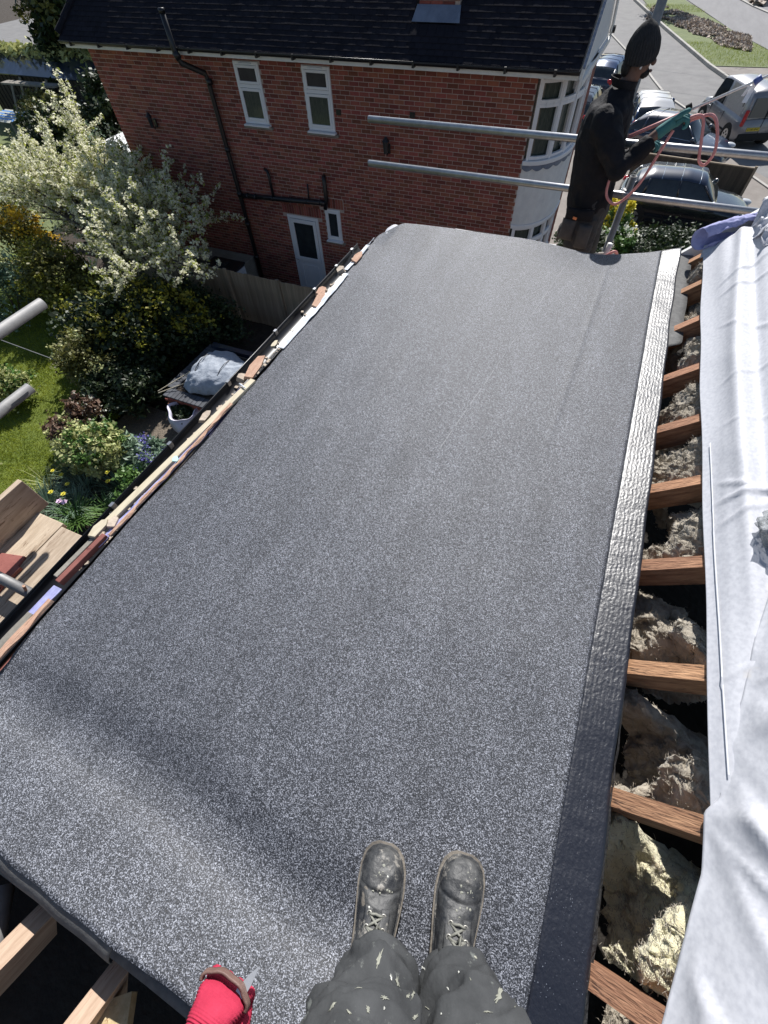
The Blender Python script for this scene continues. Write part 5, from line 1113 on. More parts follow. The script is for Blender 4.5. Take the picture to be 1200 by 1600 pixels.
LB = 'planks and poles leaning on the far shed'
for i, (x, l, lb) in enumerate(((-31.0, 1.7, 'first plank leaning at the left end of the far shed'), (-30.2, 1.9, 'second plank from the left on the far shed wall'), (-29.2, 1.6, 'short plank leaning mid-way on the far shed'), (-28.3, 1.9, 'longest pole leaning near the right of the far shed'), (-27.4, 1.7, 'last plank leaning at the right end of the far shed'))):
    tag(MB().box((x, 20.6, G + l / 2), (0.14, 0.04, l), R=Matrix.Rotation(0.25, 3, 'Y') @ Matrix.Rotation(-0.28, 3, 'X')).build('leaning_plank', 'conc'), lb, 'plank', LB)
tag(MB().box((-28.6, 20.3, G + 1.75), (3.6, 0.5, 0.07), rz=0.05).build('potting_bench', 'conc'), 'long grey board across the leaning planks at the far shed', 'board')
fr = MB(); leaves(np.column_stack([rng.uniform(-34, -24.6, 1600), 20.8 + rng.normal(size=1600) * .25 + 1.2, G + 2.6 + rng.normal(size=1600) * 0.12]), 0.16, 'highlight_leaves', 'leaf_var', sh)  # pale leaves along the top edge imitate a highlight on dark foliage
hd = tag(leaves(clump_pts((-36, 18, G + 1.0), (3.2, 2.0, 1.2), 12000, 90, 0.3), 0.10, 'hedge', 'leaf_dk'), 'dark hedge at the far left below the shed', 'hedge')
aw = thing('striped_awning', 'blue and white striped cloth at the left edge of the far garden', 'awning', (-28.5, 18.5, G))
for i in range(9):
    MB().add([(-29.6, 17.5 + i * 0.16, G + 1.0 + 0.0), (-27.6, 17.5 + i * 0.16, G + 1.0), (-27.6, 17.66 + i * 0.16, G + 1.05), (-29.6, 17.66 + i * 0.16, G + 1.05)], [(0, 1, 2, 3)]).build('stripe_panel', 'stripe' if i % 2 else 'whitefl', aw, solid=0.01)
for x, y in ((-29.5, 17.6), (-27.7, 17.6), (-29.5, 18.8), (-27.7, 18.8)): MB().tube([(x, y, G), (x, y, G + 1.02)], 0.025, 6).build('leg', 'galv_old', aw)
bush('far_bush', 'rounded dark bush below the far shed, right of the striped cloth', 'shrub', (-24.5, 17.5, G), (1.6, 1.3, 1.0), 9000, 0.09, 'leaf_dk', None, 70, extra=[('tips', 'leaf_ol', 1500, 0.08)])
bush('far_bush', 'olive bush at the left edge above the far lawn', 'shrub', (-27.8, 19.6, G), (1.3, 0.7, 0.8), 4000, 0.08, 'leaf_ol', None, 40)
bush('wall_corner_shrub', 'grey-green shrub in shade at the left foot of the brick wall', 'shrub', (-14.2, 11.2, G), (1.1, 1.4, 1.5), 9000, 0.07, 'leaf_dk', None, 80, extra=[('tips', 'leaf_bl', 1500, 0.05)])
ob = thing('garden_outbuilding', 'small brick outbuilding with white trim glimpsed through the blossom', 'outbuilding', (-15, 12, G))
MB().bb(-17.5, -13.6, 12.8, 15.0, G, G + 1.9).build('wall', 'brick_i', ob); MB().bb(-17.7, -13.4, 12.6, 15.2, G + 1.9, G + 2.0).build('roof', 'whitepaint', ob)
# ============================================================ STREET FURNITURE AND VEHICLES
def car(name, label, loc, yaw, L, W, H, body, roof=None, van=False, plate=None, seed=0):
    t = thing(name, label, 'van' if van else 'car', (0, 0, 0)); hl = L / 2
    if van: belt = [(-hl, .92), (-hl + .06, 1.0), (0.5, 1.02), (hl - 1.15, 1.0), (hl - 0.5, 0.92), (hl - .12, .72), (hl, .58)]
    else: belt = [(-hl, .80), (-hl + .1, .92), (-hl + .5, .95), (0.2, .91), (hl - 1.25, .90), (hl - 0.6, .82), (hl - .15, .68), (hl, .52)]
    def pw(x): return W / 2 * (1 - 0.16 * sstep(hl - 0.55, hl, x) ** 1.5 - 0.10 * sstep(-hl + 0.35, -hl, x) ** 1.5)
    def ring(x, zb, ztop, w_, crown):
        hp = [(w_ * .90, zb), (w_ * .985, zb + .10), (w_, zb + (ztop - zb) * .45), (w_ * .985, zb + (ztop - zb) * .78), (w_ * .93, ztop - .03), (w_ * .84, ztop), (w_ * .4, ztop + crown)]
        return [(x, y, z) for y, z in hp] + [(x, -y, z) for y, z in reversed(hp)]
    n = 30; b = MB(); xs = [-hl + L * i / n for i in range(n + 1)]
    V = []; 
    for x in xs:
        e = max(sstep(hl - 0.25, hl, x), sstep(-hl + .2, -hl, x)); V += ring(x, 0.20 + 0.10 * e, lerp(belt, x), pw(x), 0.02)
    k = 14; F = [(i * k + j, i * k + (j + 1) % k, (i + 1) * k + (j + 1) % k, (i + 1) * k + j) for i in range(n) for j in range(k)]
    F += [tuple(reversed(range(k))), tuple(n * k + j for j in range(k))]; b.add(V, F)
    bo = b.build('body', body, t, smooth=True)
    # cabin
    if van: cab = [(-hl + 0.03, 0.98, .99), (-hl + .12, H - .08, .97), (-hl + .35, H, .93), (0.35, H, .93), (0.75, H - .06, .92), (hl - 0.95, 1.02, .90)]
    else: cab = [(-hl + .12, .90, .90), (-hl + .42, H - .22, .86), (-hl + .85, H - .04, .82), (-0.15, H, .80), (0.35, H - .05, .80), (hl - 1.15, .92, .84)]
    cx = [c_[0] for c_ in cab]
    def cz(x): return lerp([(a, h) for a, h, _ in cab], x)
    def cw(x): return lerp([(a, q) for a, _, q in cab], x)
    def cring(x, off=0.0):
        zt = cz(x); zb = lerp(belt, x) - 0.03; w0 = pw(x) * 0.92; w1 = W / 2 * cw(x) * (0.86 if not van else .9); f = min(1, max(0, (zt - zb) / (H - .9))); w1 = w0 + (w1 - w0) * f
        return [(x, w0 + off, zb), (x, w1 + off + .02 * f, zt - .10 * f), (x, w1 * .90 + off, zt - .02 + off), (x, 0, zt + .015 + off), (x, -w1 * .90 - off, zt - .02 + off), (x, -w1 - off - .02 * f, zt - .10 * f), (x, -w0 - off, zb)]
    def loft(x0, x1, off, nm, m, idx=None, ns=16, solid=0):
        V = []; 
        for i in range(ns + 1):
            r = cring(x0 + (x1 - x0) * i / ns, off); V += r if idx is None else [r[j] for j in idx]
        k = 7 if idx is None else len(idx); F = [(i * k + j, i * k + j + 1, (i + 1) * k + j + 1, (i + 1) * k + j) for i in range(ns) for j in range(k - 1)]
        o = MB().add(V, F).build(nm, m, t, smooth=True, solid=solid); return o
    rm = roof or body
    if van:
        loft(cx[0], cx[-1], 0, 'upper_body', body, ns=40)
        loft(0.05, 0.95, 0.006, 'side_window', 'glass', (0, 1)); loft(0.05, 0.95, 0.006, 'side_window', 'glass', (5, 6))
        loft(-1.55, -0.10, 0.004, 'side_panel', 'galv', (0, 1)); loft(-1.55, -0.10, 0.004, 'side_panel', 'galv', (5, 6))
        loft(0.80, cx[-1] - .05, 0.007, 'windscreen', 'glass', (2, 3, 4))
        for s in (-1, 1): MB().add([(-hl - .005, s * .06, 1.02), (-hl - .005, s * .70, 1.02), (-hl + .075, s * .66, H - .22), (-hl + .075, s * .06, H - .22)], [(0, 1, 2, 3)]).build('rear_window', 'carnavy', t, solid=0.01)
        MB().bb(-hl - .012, -hl + .05, -.006, .006, .4, H - .15).build('door_gap', 'rubber', t)
    else:
        loft(cx[0], cx[-1], 0, 'windows', 'glass', ns=40)
        loft(-hl + .50, 0.42, 0.010, 'roof', rm, (1, 2, 3, 4, 5), 24)
        for s in (0, 1):
            i0, i1 = (0, 1) if s == 0 else (6, 5)
            for xa, xb, r_ in ((hl - 1.15, 0.38, .030), (-0.25, -0.32, .030), (-hl + .78, -hl + .86, .045), (-hl + .14, -hl + .5, .05)):
                p = Vector(cring(xa)[i0]); q = Vector(cring(xb)[i1]); MB().tube([p, q], r_, 8).build('pillar', body, t, smooth=True)
        for x in (-0.9, -0.35, 0.2): MB().tube([Vector(cring(x, .012)[j]) for j in (1, 2, 3, 4, 5)], 0.008, 5).build('roof_seam', 'chrome' if seed == 1 else 'rubber', t)
    for s in (-1, 1):
        MB().tube([(-hl + .5, s * (W / 2 * .93), .93), (hl - 1.2, s * (W / 2 * .925), .91)], 0.010, 6).build('window_trim', 'chrome', t)
        MB().bb(-hl + .8, hl - .9, s * W / 2 - .02, s * W / 2 + .012, .36, .42).build('side_moulding', 'rubber', t, bevel=.01)
        for x in (-.15, .85): MB().bb(x - .09, x + .09, s * W / 2 - .02, s * W / 2 + .022, .76, .79).build('door_handle', body, t, bevel=.005)
        for x in (-.42, .72): MB().bb(x - .004, x + .004, s * W / 2 - .02, s * W / 2 + .003, .3, .88).build('door_gap', 'rubber', t)
        mr = MB().ell((hl - 1.28, s * (W / 2 + .09), 1.0), (.07, .11, .08), 12, 8).build('door_mirror', body, t, smooth=True)
        MB().ell((hl - .22, s * (W / 2 - .27), .66), (.2, .15, .09), 14, 8).build('headlight', 'clearlamp', t, smooth=True)
        if van: MB().bb(-hl - .01, -hl + .10, s * (W / 2 - .09) - .055, s * (W / 2 - .09) + .055, .75, 1.25).build('tail_light', 'redlamp', t, bevel=.02)
        else: MB().ell((-hl + .1, s * (W / 2 - .16), .82), (.10, .14, .12), 14, 8).build('tail_light', 'redlamp', t, smooth=True)
        for x in (-hl + .72, hl - .78):
            ar = MB().tube([(x, s * (W / 2 - .25), .33), (x, s * (W / 2 + .004), .33)], .375, 24).build('wheel_arch', 'rubber', t, smooth=False)
            wh = MB().tube([(x, s * (W / 2 - .2), .31), (x, s * (W / 2 + .012), .31)], [.31, .30], 24).build('wheel', 'rubber', t)
            MB().tube([(x, s * (W / 2), .31), (x, s * (W / 2 + .018), .31)], .205, 20).build('rim', 'rim', wh)
            for q in range(5):
                a = q * 2 * PI / 5 + .3; MB().box((x + math.cos(a) * .11, s * (W / 2 + .022), .31 + math.sin(a) * .11), (.07, .012, .05), R=Matrix.Rotation(-a, 3, 'Y')).build('rim_gap', 'rubber', wh)
    MB().bb(-hl - .03, -hl + .14, -W / 2 * .88, W / 2 * .88, .26, .52).build('rear_bumper', 'rubber' if van else body, t, bevel=.05)
    MB().bb(hl - .14, hl + .02, -W / 2 * .8, W / 2 * .8, .24, .48).build('front_bumper', body, t, bevel=.05)
    MB().bb(hl - .06, hl + .012, -.4, .4, .50, .60).build('grille', 'rubber', t)
    py_ = .28 if van else 0
    pt = MB().bb(-hl - .045, -hl - .028, py_ - .26, py_ + .26, .60 if van else .40, .71 if van else .51).build('number_plate', 'plate', t)
    if plate:
        cu_ = bpy.data.curves.new('plate_font', 'FONT'); cu_.body = plate; cu_.size = .105; cu_.align_x = 'CENTER'; cu_.align_y = 'CENTER'; cu_.extrude = .002; cu_.materials.append(M['rubber'])
        o = bpy.data.objects.new('plate_font', cu_); C.objects.link(o); bpy.context.view_layer.update(); me_ = bpy.data.meshes.new_from_object(o.evaluated_get(bpy.context.evaluated_depsgraph_get())); bpy.data.objects.remove(o); o = bpy.data.objects.new('plate_characters', me_); C.objects.link(o); o.parent = pt; o.rotation_euler = (PI / 2, 0, -PI / 2); o.location = (-hl - .050, py_, .655 if van else .455)
    t.rotation_euler[2] = yaw; t.location = loc
    return t
car('parked_car', 'glossy black hatchback on the drive below the right-hand guard rails', (2.25, 19.25, G), -0.03, 4.15, 1.75, 1.5, 'carblack', roof='carnavy', seed=1)  # navy roof colour carries the sky's reflection on black bodywork
car('parked_van', 'silver-grey panel van with yellow rear plate parked on the forecourt', (3.95, 29.2, G), math.radians(114), 4.0, 1.78, 1.82, 'carsilver', van=True, plate='GY60 BNC')
car('parked_car', 'car with pale roof directly behind the roofer raised glove', (0.35, 28.0, G), math.radians(100), 4.0, 1.72, 1.45, 'carblue', roof='carwhite')
car('parked_car', 'dark blue car partly hidden by the glove and the front fence', (1.75, 25.1, G), math.radians(-18), 4.1, 1.74, 1.45, 'carnavy')
car('parked_car', 'navy car farthest away beside the neighbour gable wall', (-2.15, 34.0, G), math.radians(78), 4.2, 1.75, 1.45, 'carnavy', roof='carblue')
car('parked_car', 'dark estate car behind the navy one at the gable corner', (-2.6, 28.2, G), math.radians(84), 4.2, 1.75, 1.45, 'carblack')
# front garden fence between the drives
f2 = thing('front_fence', 'low brown feather-edge fence panel behind the black car', 'fence', (2.4, 22.3, G)); P2 = []; random.seed(51)
for i in range(38):
    s = i / 37; P2.append((Matrix.Translation((0.42 + 3.92 * s, 22.62 - 0.42 * s, G + 0.43)) @ Matrix.Rotation(-0.107, 4, 'Z') @ Matrix.Rotation(0.10, 4, 'X') @ Matrix.Rotation(0.10, 4, 'Z'), 1.0))
pieces('fence_board', (0.118, 0.014, 0.84), P2, 'fence_dk', 'fence_dk', f2, 'fence_board_run', 300)
MB().box((2.38, 22.37, G + 0.87), (3.98, 0.07, 0.035), rz=-0.107).build('capping', 'fence', f2)
MB().box((4.38, 22.17, G + 0.45), (0.08, 0.08, 0.95)).build('post', 'fence', f2)
tag(MB().box((5.2, 20.3, G + 0.02), (1.2, 0.5, 0.04), rz=-.2).build('paving_slab', 'conc'), 'pale paving slab at the drive edge near the car nose', 'slab')
# front bed between the houses
MB_b = struct(MB().bb(-1.1, 4.9, 12.0, 17.4, G - 0.05, G + 0.05).build('front_bed', 'soil'))
bush('dark_front_hedge', 'near-black low evergreen filling the front bed', 'hedge', (2.6, 15.6, G), (2.0, 1.2, 0.55), 15000, 0.06, 'leaf_dk', None, 110)  # evergreen put in to make this ground near-black
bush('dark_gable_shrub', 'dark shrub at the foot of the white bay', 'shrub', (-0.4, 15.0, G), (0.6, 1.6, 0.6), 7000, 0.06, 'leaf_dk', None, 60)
bush('forsythia', 'bright yellow forsythia beside the lower scaffold pole', 'shrub', (0.45, 16.3, G), (0.42, 0.45, 0.75), 1500, 0.06, 'leaf_gr', None, 30, extra=[('flowers', 'yellowfl', 4200, 0.06)])
bush('white_flowered_shrub', 'leafy shrub dotted with white flowers below the yellow forsythia', 'shrub', (0.62, 15.2, G), (0.55, 0.5, 0.6), 3200, 0.06, 'leaf_gr', None, 36, extra=[('flowers', 'whitefl', 520, 0.07)])
# small street tree that throws its shadow over the verge
st = thing('street_tree', 'bare street tree whose trunk stands on the verge beyond the roofer', 'tree', (0.35, 57.5, G))
b = MB(); random.seed(61); p0 = Vector((-1.2, 58.6, G)); b.tube([p0, p0 + Vector((0, 0, 2.2))], [0.12, 0.08], 8)
for i in range(26):
    a = random.random() * 2 * PI; z = random.uniform(1.2, 2.2); e = p0 + Vector((math.cos(a) * random.uniform(.6, 1.6), math.sin(a) * random.uniform(.6, 1.6), z + random.uniform(1, 2.6))); m_ = (p0 + Vector((0, 0, z))).lerp(e, .5) + Vector((0, 0, .2))
    b.tube([p0 + Vector((0, 0, z)), m_, e], [0.05, 0.03, 0.008], 5)
b.build('trunk', 'bark', st)
leaves(clump_pts((-1.2, 58.6, G + 3.6), (1.6, 1.6, 1.2), 2500, 30, 0.3), 0.14, 'crown', 'leaf_dk', st)
CW = 'thin overhead cables crossing the street'
for k, (a, b_, lb) in enumerate((((-4, 44, -2.2), (14, 38, -2.4), 'upper thin cable crossing above the footway'), ((-4, 40, -2.2), (14, 34, -2.6), 'lower thin cable crossing above the verge'))):
    A = Vector(a); B = Vector(b_); tag(MB().tube([A.lerp(B, i / 12) - Vector((0, 0, 0.5 * math.sin(PI * i / 12))) for i in range(13)], 0.012, 5).build('overhead_cable', 'black'), lb, 'cable', CW)

# ============================================================ SCAFFOLD
def rail(name, a, b_, label, m='galv', r=0.0245, grp=None):
    t = MB().pipe(a, b_, r).build(name, m, smooth=True); return tag(t, label, 'scaffold tube', grp)
rail('guard_rail', (-2.12, 4.4, 0.243), (3.4, 4.4, 0.262), 'upper of two long galvanised guard rails in front of the brick house', grp='guard rails at the far end')
rail('guard_rail', (-2.14, 4.4, -0.068), (3.4, 4.4, -0.066), 'lower of two long galvanised guard rails in front of the brick house', grp='guard rails at the far end')
tag(MB().tube([(-0.185, 9.0, 2.6), (-0.185, 9.0, G)], 0.062, 18).build('service_pole', 'galv_old', smooth=True), 'tall grey pole rising behind the roofer hat', 'pole')
rail('scaffold_standard', (0.115, 4.455, 0.045), (0.075, 4.455, G), 'short upright scaffold pole ending just above the lower rail', 'galv_old', 0.026)
rail('scaffold_standard', (3.2, 4.455, 0.6), (3.2, 4.455, G), 'scaffold pole at the far right end of the guard rails', 'galv_old')
rail('scaffold_standard', (-2.0, 4.455, -1.3), (-2.0, 4.455, G), 'scaffold pole below the left end of the guard rails', 'galv_old')
def coupler(p, label):
    t = thing('scaffold_coupler', label, 'coupler', p, 'steel couplers clamping the tubes'); x, y, z = p
    MB().tube([(x - .03, y - .01, z), (x + .03, y - .01, z)], 0.034, 14).build('clamp', 'galv_old', t, smooth=True); MB().tube([(x, y, z - .03), (x, y, z + .03)], 0.034, 14).build('clamp', 'galv_old', t, smooth=True)
    MB().tube([(x - .02, y - .06, z + .02), (x - .02, y + .02, z + .02)], 0.008, 6).build('bolt', 'galv', t)
coupler((0.10, 4.43, -0.068), 'steel coupler where the short pole meets the lower guard rail')
db = thing('far_scaffold_deck', 'scaffold boards on which the roofer stands beyond the felt edge', 'scaffold deck', (0.3, 3.95, -0.97))
for i in range(4):
    b = MB().box((0.4, 3.53 + i * 0.232, -0.965), (3.9, 0.225, 0.038)).build('scaffold_board', 'board', db, bevel=.004)
for x in (-1.4, 0.1, 1.6): MB().tube([(x, 3.3, -1.01), (x, 4.6, -1.01)], .024, 12).build('transom', 'galv_old', db, smooth=True)
# white edge trim seen past the far end of the felt
tag(MB().box((-0.62, 3.47, -0.10), (0.75, 0.03, 0.02), rz=0.0).build('white_trim', 'whitepaint'), 'thin white trim strip just beyond the far felt edge below the bay', 'trim')
# left-hand scaffold: boards, toe board, rails
ld = thing('left_scaffold_deck', 'pale scaffold boards with toe board at the lower left beside the eaves', 'scaffold deck', (-2.3, -0.3, -0.6))
for i, (x, y1) in enumerate(((-2.195, 0.425), (-2.405, 0.445))):
    o = MB().box((x, y1 - 1.5, -0.62), (0.204, 3.0, 0.038)).build('scaffold_board', 'board', ld, bevel=.003)
MB().box((-2.525, 0.52 - 1.5, -0.50), (0.036, 3.0, 0.225)).build('toe_board', 'board', ld, bevel=.003)
rail('guard_rail', (-2.45, 1.20, 0.286), (-2.45, -2.6, 0.286), 'upper grey scaffold tube poking in at the left edge over the garden', 'galv_old', 0.0265, 'guard rails at the left')
rail('guard_rail', (-2.45, 0.875, 0.006), (-2.45, -2.6, 0.006), 'lower grey scaffold tube poking in at the left edge over the lawn', 'galv_old', 0.0265, 'guard rails at the left')
rail('scaffold_standard', (-2.48, -1.2, 0.8), (-2.48, -1.2, G), 'scaffold pole carrying the left guard rails', 'galv_old')
rail('transom', (-1.955, 0.048, -0.50), (-3.1, 0.055, -0.50), 'rusty scaffold tube lying across the left boards', 'galv_old', 0.026)
tag(MB().tube([(-2.03, .05, -0.48), (-2.0, 0.062, -0.42)], 0.007, 8).build('wooden_peg', 'pinkwood'), 'small brown peg standing by the end of the tube on the boards', 'peg')
RT_ = 'red-brown tiles on the left scaffold boards'
def floor_tile(p, rz, label):
    t = MB().box(p, (0.17, 0.13, 0.014), rz=rz).build('loose_tile', 'redpaint', bevel=.003); tag(t, label, 'tile', RT_)
floor_tile((-2.385, 0.115, -0.592), .25, 'larger red-brown tile at the left edge of the scaffold boards')
floor_tile((-2.36, -0.03, -0.592), .1, 'tile partly under the rusty tube on the boards')
tag(MB().box((-2.30, 0.06, -0.588), (0.04, 0.16, 0.02), rz=-.05).build('red_lath', 'redpaint'), 'narrow red lath beside the tile on the scaffold boards', 'lath')
# fallen lower roof / brown soffit in the gap
tag(MB().box((-1.72, -0.25, -0.45), (0.28, 0.9, 0.02), rz=-.05).build('dropped_board', 'redpaint'), 'dark red-brown board lying in the shaded gap below the eaves', 'board')

# white bucket, hoses
bk = thing('bucket', 'cream bucket full of pink hose hanging just beyond the felt by the roofer knee', 'bucket', (0.14, 4.02, -0.62))
MB().grid(lambda u, v: (0.135 + math.cos(2 * PI * u) * (0.105 + .025 * v), 4.0 + math.sin(2 * PI * u) * (0.105 + .025 * v), -0.62 + .24 * v), 32, 6).build('pail', 'bucket', bk, smooth=True, solid=0.003)
MB().tube([(0.135 + math.cos(a) * .133, 4.0 + math.sin(a) * .133, -0.38) for a in [2 * PI * i / 32 for i in range(33)]], 0.007, 8).build('rim', 'bucket', bk, smooth=True)
MB().tube([(0.135, 4.0, -0.62 + .002), (0.135, 4.0, -.60)], 0.1, 24).build('base', 'bucket', bk)
def coil(pts, r, name, m, label, cat, n=14):
    P = [Vector(p) for p in pts]; out = []
    for i in range(len(P) - 1):
        p0 = P[max(i - 1, 0)]; p1 = P[i]; p2 = P[i + 1]; p3 = P[min(i + 2, len(P) - 1)]
        for j in range(n):
            t = j / n; out.append(0.5 * ((2 * p1) + (-p0 + p2) * t + (2 * p0 - 5 * p1 + 4 * p2 - p3) * t * t + (-p0 + 3 * p1 - 3 * p2 + p3) * t ** 3))
    out.append(P[-1]); return tag(MB().tube(out, r, 10).build(name, m, smooth=True), label, cat)
coil([(0.08, 3.98, -0.42), (0.10, 3.93, -0.33), (0.16, 3.95, -0.28), (0.20, 4.0, -0.33), (0.22, 4.0, -0.40), (0.20, 3.92, -0.42), (0.24, 3.86, -0.37), (0.30, 3.84, -0.38), (0.33, 3.86, -0.44)], 0.010, 'pink_hose', 'pinkhose', 'pink hose looped out of the cream bucket beside the roofer knee', 'hose')
MB_ = MB().tube([(0.10, 4.0, -0.5), (0.115, 4.0, -0.25)], 0.02, 12)
tag(MB_.build('sealant_tube', 'whitepaint', smooth=True), 'white tube standing in the cream bucket', 'tube')
coil([(0.235, 4.02, 0.44), (0.205, 4.0, 0.33), (0.15, 3.98, 0.14), (0.06, 3.96, 0.03), (-0.02, 3.98, 0.05), (-0.045, 4.0, 0.13), (-0.03, 4.05, 0.24)], 0.009, 'held_hose', 'pinkhose', 'pink hose hanging in a deep loop from the teal glove to the roofer waist', 'hose')
coil([(0.29, 4.02, 0.50), (0.34, 4.02, 0.52), (0.38, 4.02, 0.50), (0.42, 4.0, 0.40), (0.455, 3.99, 0.31), (0.50, 4.0, 0.29), (0.52, 4.0, 0.36), (0.48, 4.02, 0.46), (0.42, 4.04, 0.52), (0.34, 4.05, 0.50), (0.28, 4.04, 0.47)], 0.009, 'held_hose', 'pinkhose', 'pink hose loop hanging over the far side of the teal glove', 'hose')
pw_ = thing('long_pole', 'thin white extension pole held by the roofer, reaching to the right', 'pole', (0.3, 4.05, .5))
PA, PB_ = Vector((0.285, 4.07, 0.530)), Vector((1.25, 4.22, 0.99))
MB().tube([PA, PB_], 0.0075, 10).build('shaft', 'polewhite', pw_, smooth=True)
MB().tube([PA, PA - (PB_ - PA).normalized() * 0.34], 0.011, 10).build('grip', 'pinkhose', pw_, smooth=True)
MB().tube([PA + Vector((0, 0, .025)), PA - (PB_ - PA).normalized() * 0.03 + Vector((0, 0, .02))], 0.014, 10).build('trigger', 'hair', pw_, smooth=True)
tg = PA.lerp(PB_, 0.305)
tl_ = thing('pole_label', 'blue and white paper tag dangling from the thin pole', 'tag', tuple(tg))
MB().tube([tg - Vector((.012, 0, .012)), tg + Vector((.012, 0, .016))], 0.017, 10).build('blue_wrap', 'bluelab', tl_, smooth=True)
MB().grid(lambda u, v: (tg.x - .018 + u * .026 - .012 * v, tg.y - .01 + .008 * math.sin(v * 4), tg.z - .012 - .085 * v), 4, 8).build('paper', 'white', tl_, solid=.001)
MB().grid(lambda u, v: (tg.x - .034 + u * .016 - .014 * v, tg.y - .016 + .012 * v, tg.z - .02 - .05 * v), 3, 5).build('paper_fold', 'fleece', tl_, solid=.001)
MB().tube([tg - Vector((.012, .01, .09)), tg - Vector((.012, .01, .115))], .003, 6).build('cord', 'hair', tl_)
# ============================================================ PEOPLE
def skinned(name, J, B, m, parent, root, sub=2, smooth=True):
    names = list(J); ix = {n: i for i, n in enumerate(names)}
    me = bpy.data.meshes.new(name); me.from_pydata([J[n][0] for n in names], [(ix[a], ix[b]) for a, b in B], []); me.update(); me.materials.append(M[m])
    o = bpy.data.objects.new(name, me); C.objects.link(o)
    bm = bmesh.new(); bm.from_mesh(me); ly = bm.verts.layers.skin.verify(); bm.verts.ensure_lookup_table()
    for n, i in ix.items():
        r = J[n][1]; r = r if isinstance(r, tuple) else (r, r); bm.verts[i][ly].radius = r; bm.verts[i][ly].use_root = (n == root)
    bm.to_mesh(me); bm.free()
    k = o.modifiers.new('skin', 'SKIN'); k.use_smooth_shade = True; k.branch_smoothing = 0.6
    s = o.modifiers.new('sub', 'SUBSURF'); s.levels = sub; s.render_levels = sub
    if parent: o.parent = parent; o.matrix_parent_inverse = Matrix.Translation(-parent.location)
    return o
def bake(o, disp=None):
    dg = bpy.context.evaluated_depsgraph_get(); ev = o.evaluated_get(dg); me = bpy.data.meshes.new_from_object(ev); mt_ = o.data.materials[0]
    o.modifiers.clear(); o.data = me
    if not me.materials: me.materials.append(mt_)
    if disp:
        n = len(me.vertices); co = np.empty(n * 3); me.vertices.foreach_get('co', co); co = co.reshape(-1, 3); no = [v.normal.copy() for v in me.vertices]
        for i in range(n): co[i] += np.array(no[i]) * disp(Vector(co[i]))
        me.vertices.foreach_set('co', co.reshape(-1)); me.update()
    me.polygons.foreach_set('use_smooth', [True] * len(me.polygons))
    return o
def folds(sc_, amp, str_=(1, 1, 1), seed=0):
    def f(p):
        q = Vector((p.x * str_[0], p.y * str_[1], p.z * str_[2])) * sc_ + Vector((seed, 0, 0)); r = noise.noise(q); r2 = noise.noise(q * 2.3 + Vector((5, 3, 1)))
        return amp * ((1 - abs(r) * 2.2) * 0.7 + r2 * 0.5)
    return f

def rings(mb, R, seg=28, pw=1.0):
    """closed loft through elliptical rings (centre, radius x, radius y)"""
    V = []; out = []
    for i in range(len(R) - 1):
        for t in (0, .25, .5, .75):
            k = 3 * t * t - 2 * t ** 3; out.append((Vector(R[i][0]).lerp(Vector(R[i + 1][0]), t), R[i][1] + (R[i + 1][1] - R[i][1]) * k, R[i][2] + (R[i + 1][2] - R[i][2]) * k))
    out.append((Vector(R[-1][0]), R[-1][1], R[-1][2]))
    for c_, a, b_ in out: V += [(c_.x + math.cos(2 * PI * j / seg) * a, c_.y + math.sin(2 * PI * j / seg) * b_, c_.z) for j in range(seg)]
    n = len(out); F = [(i * seg + j, i * seg + (j + 1) % seg, (i + 1) * seg + (j + 1) % seg, (i + 1) * seg + j) for i in range(n - 1) for j in range(seg)] + [tuple(reversed(range(seg))), tuple((n - 1) * seg + j for j in range(seg))]
    return mb.add(V, F)
def limb(mb, P):
    mb.tube([p for p, r in P], [r for p, r in P], 20)
    for p, r in P[:-1]: mb.ell(p, (r * 1.0, r * 1.0, r * 1.0), 16, 10)
    return mb
def cloth(name, mb, m, parent, voxel, disp=None, smooth=4):
    o = mb.build(name, m, parent); r = o.modifiers.new('r', 'REMESH'); r.mode = 'VOXEL'; r.voxel_size = voxel
    k = o.modifiers.new('s', 'SMOOTH'); k.iterations = smooth; k.factor = .6
    return bake(o, disp)
def creases(f1, amp, sq=(1, 1, 1), seed=0, warp=.6):
    def f(p):
        q = Vector((p.x * sq[0], p.y * sq[1], p.z * sq[2])) * f1 + Vector((seed, seed * 2, 0)); q = q + Vector((noise.noise(q * .7), noise.noise(q * .7 + Vector((7, 0, 0))), noise.noise(q * .7 + Vector((0, 9, 0))))) * warp
        return amp * ((1 - 2.6 * abs(noise.noise(q))) * .75 + .35 * (1 - 2.6 * abs(noise.noise(q * 2.1 + Vector((3, 3, 3))))))
    return f

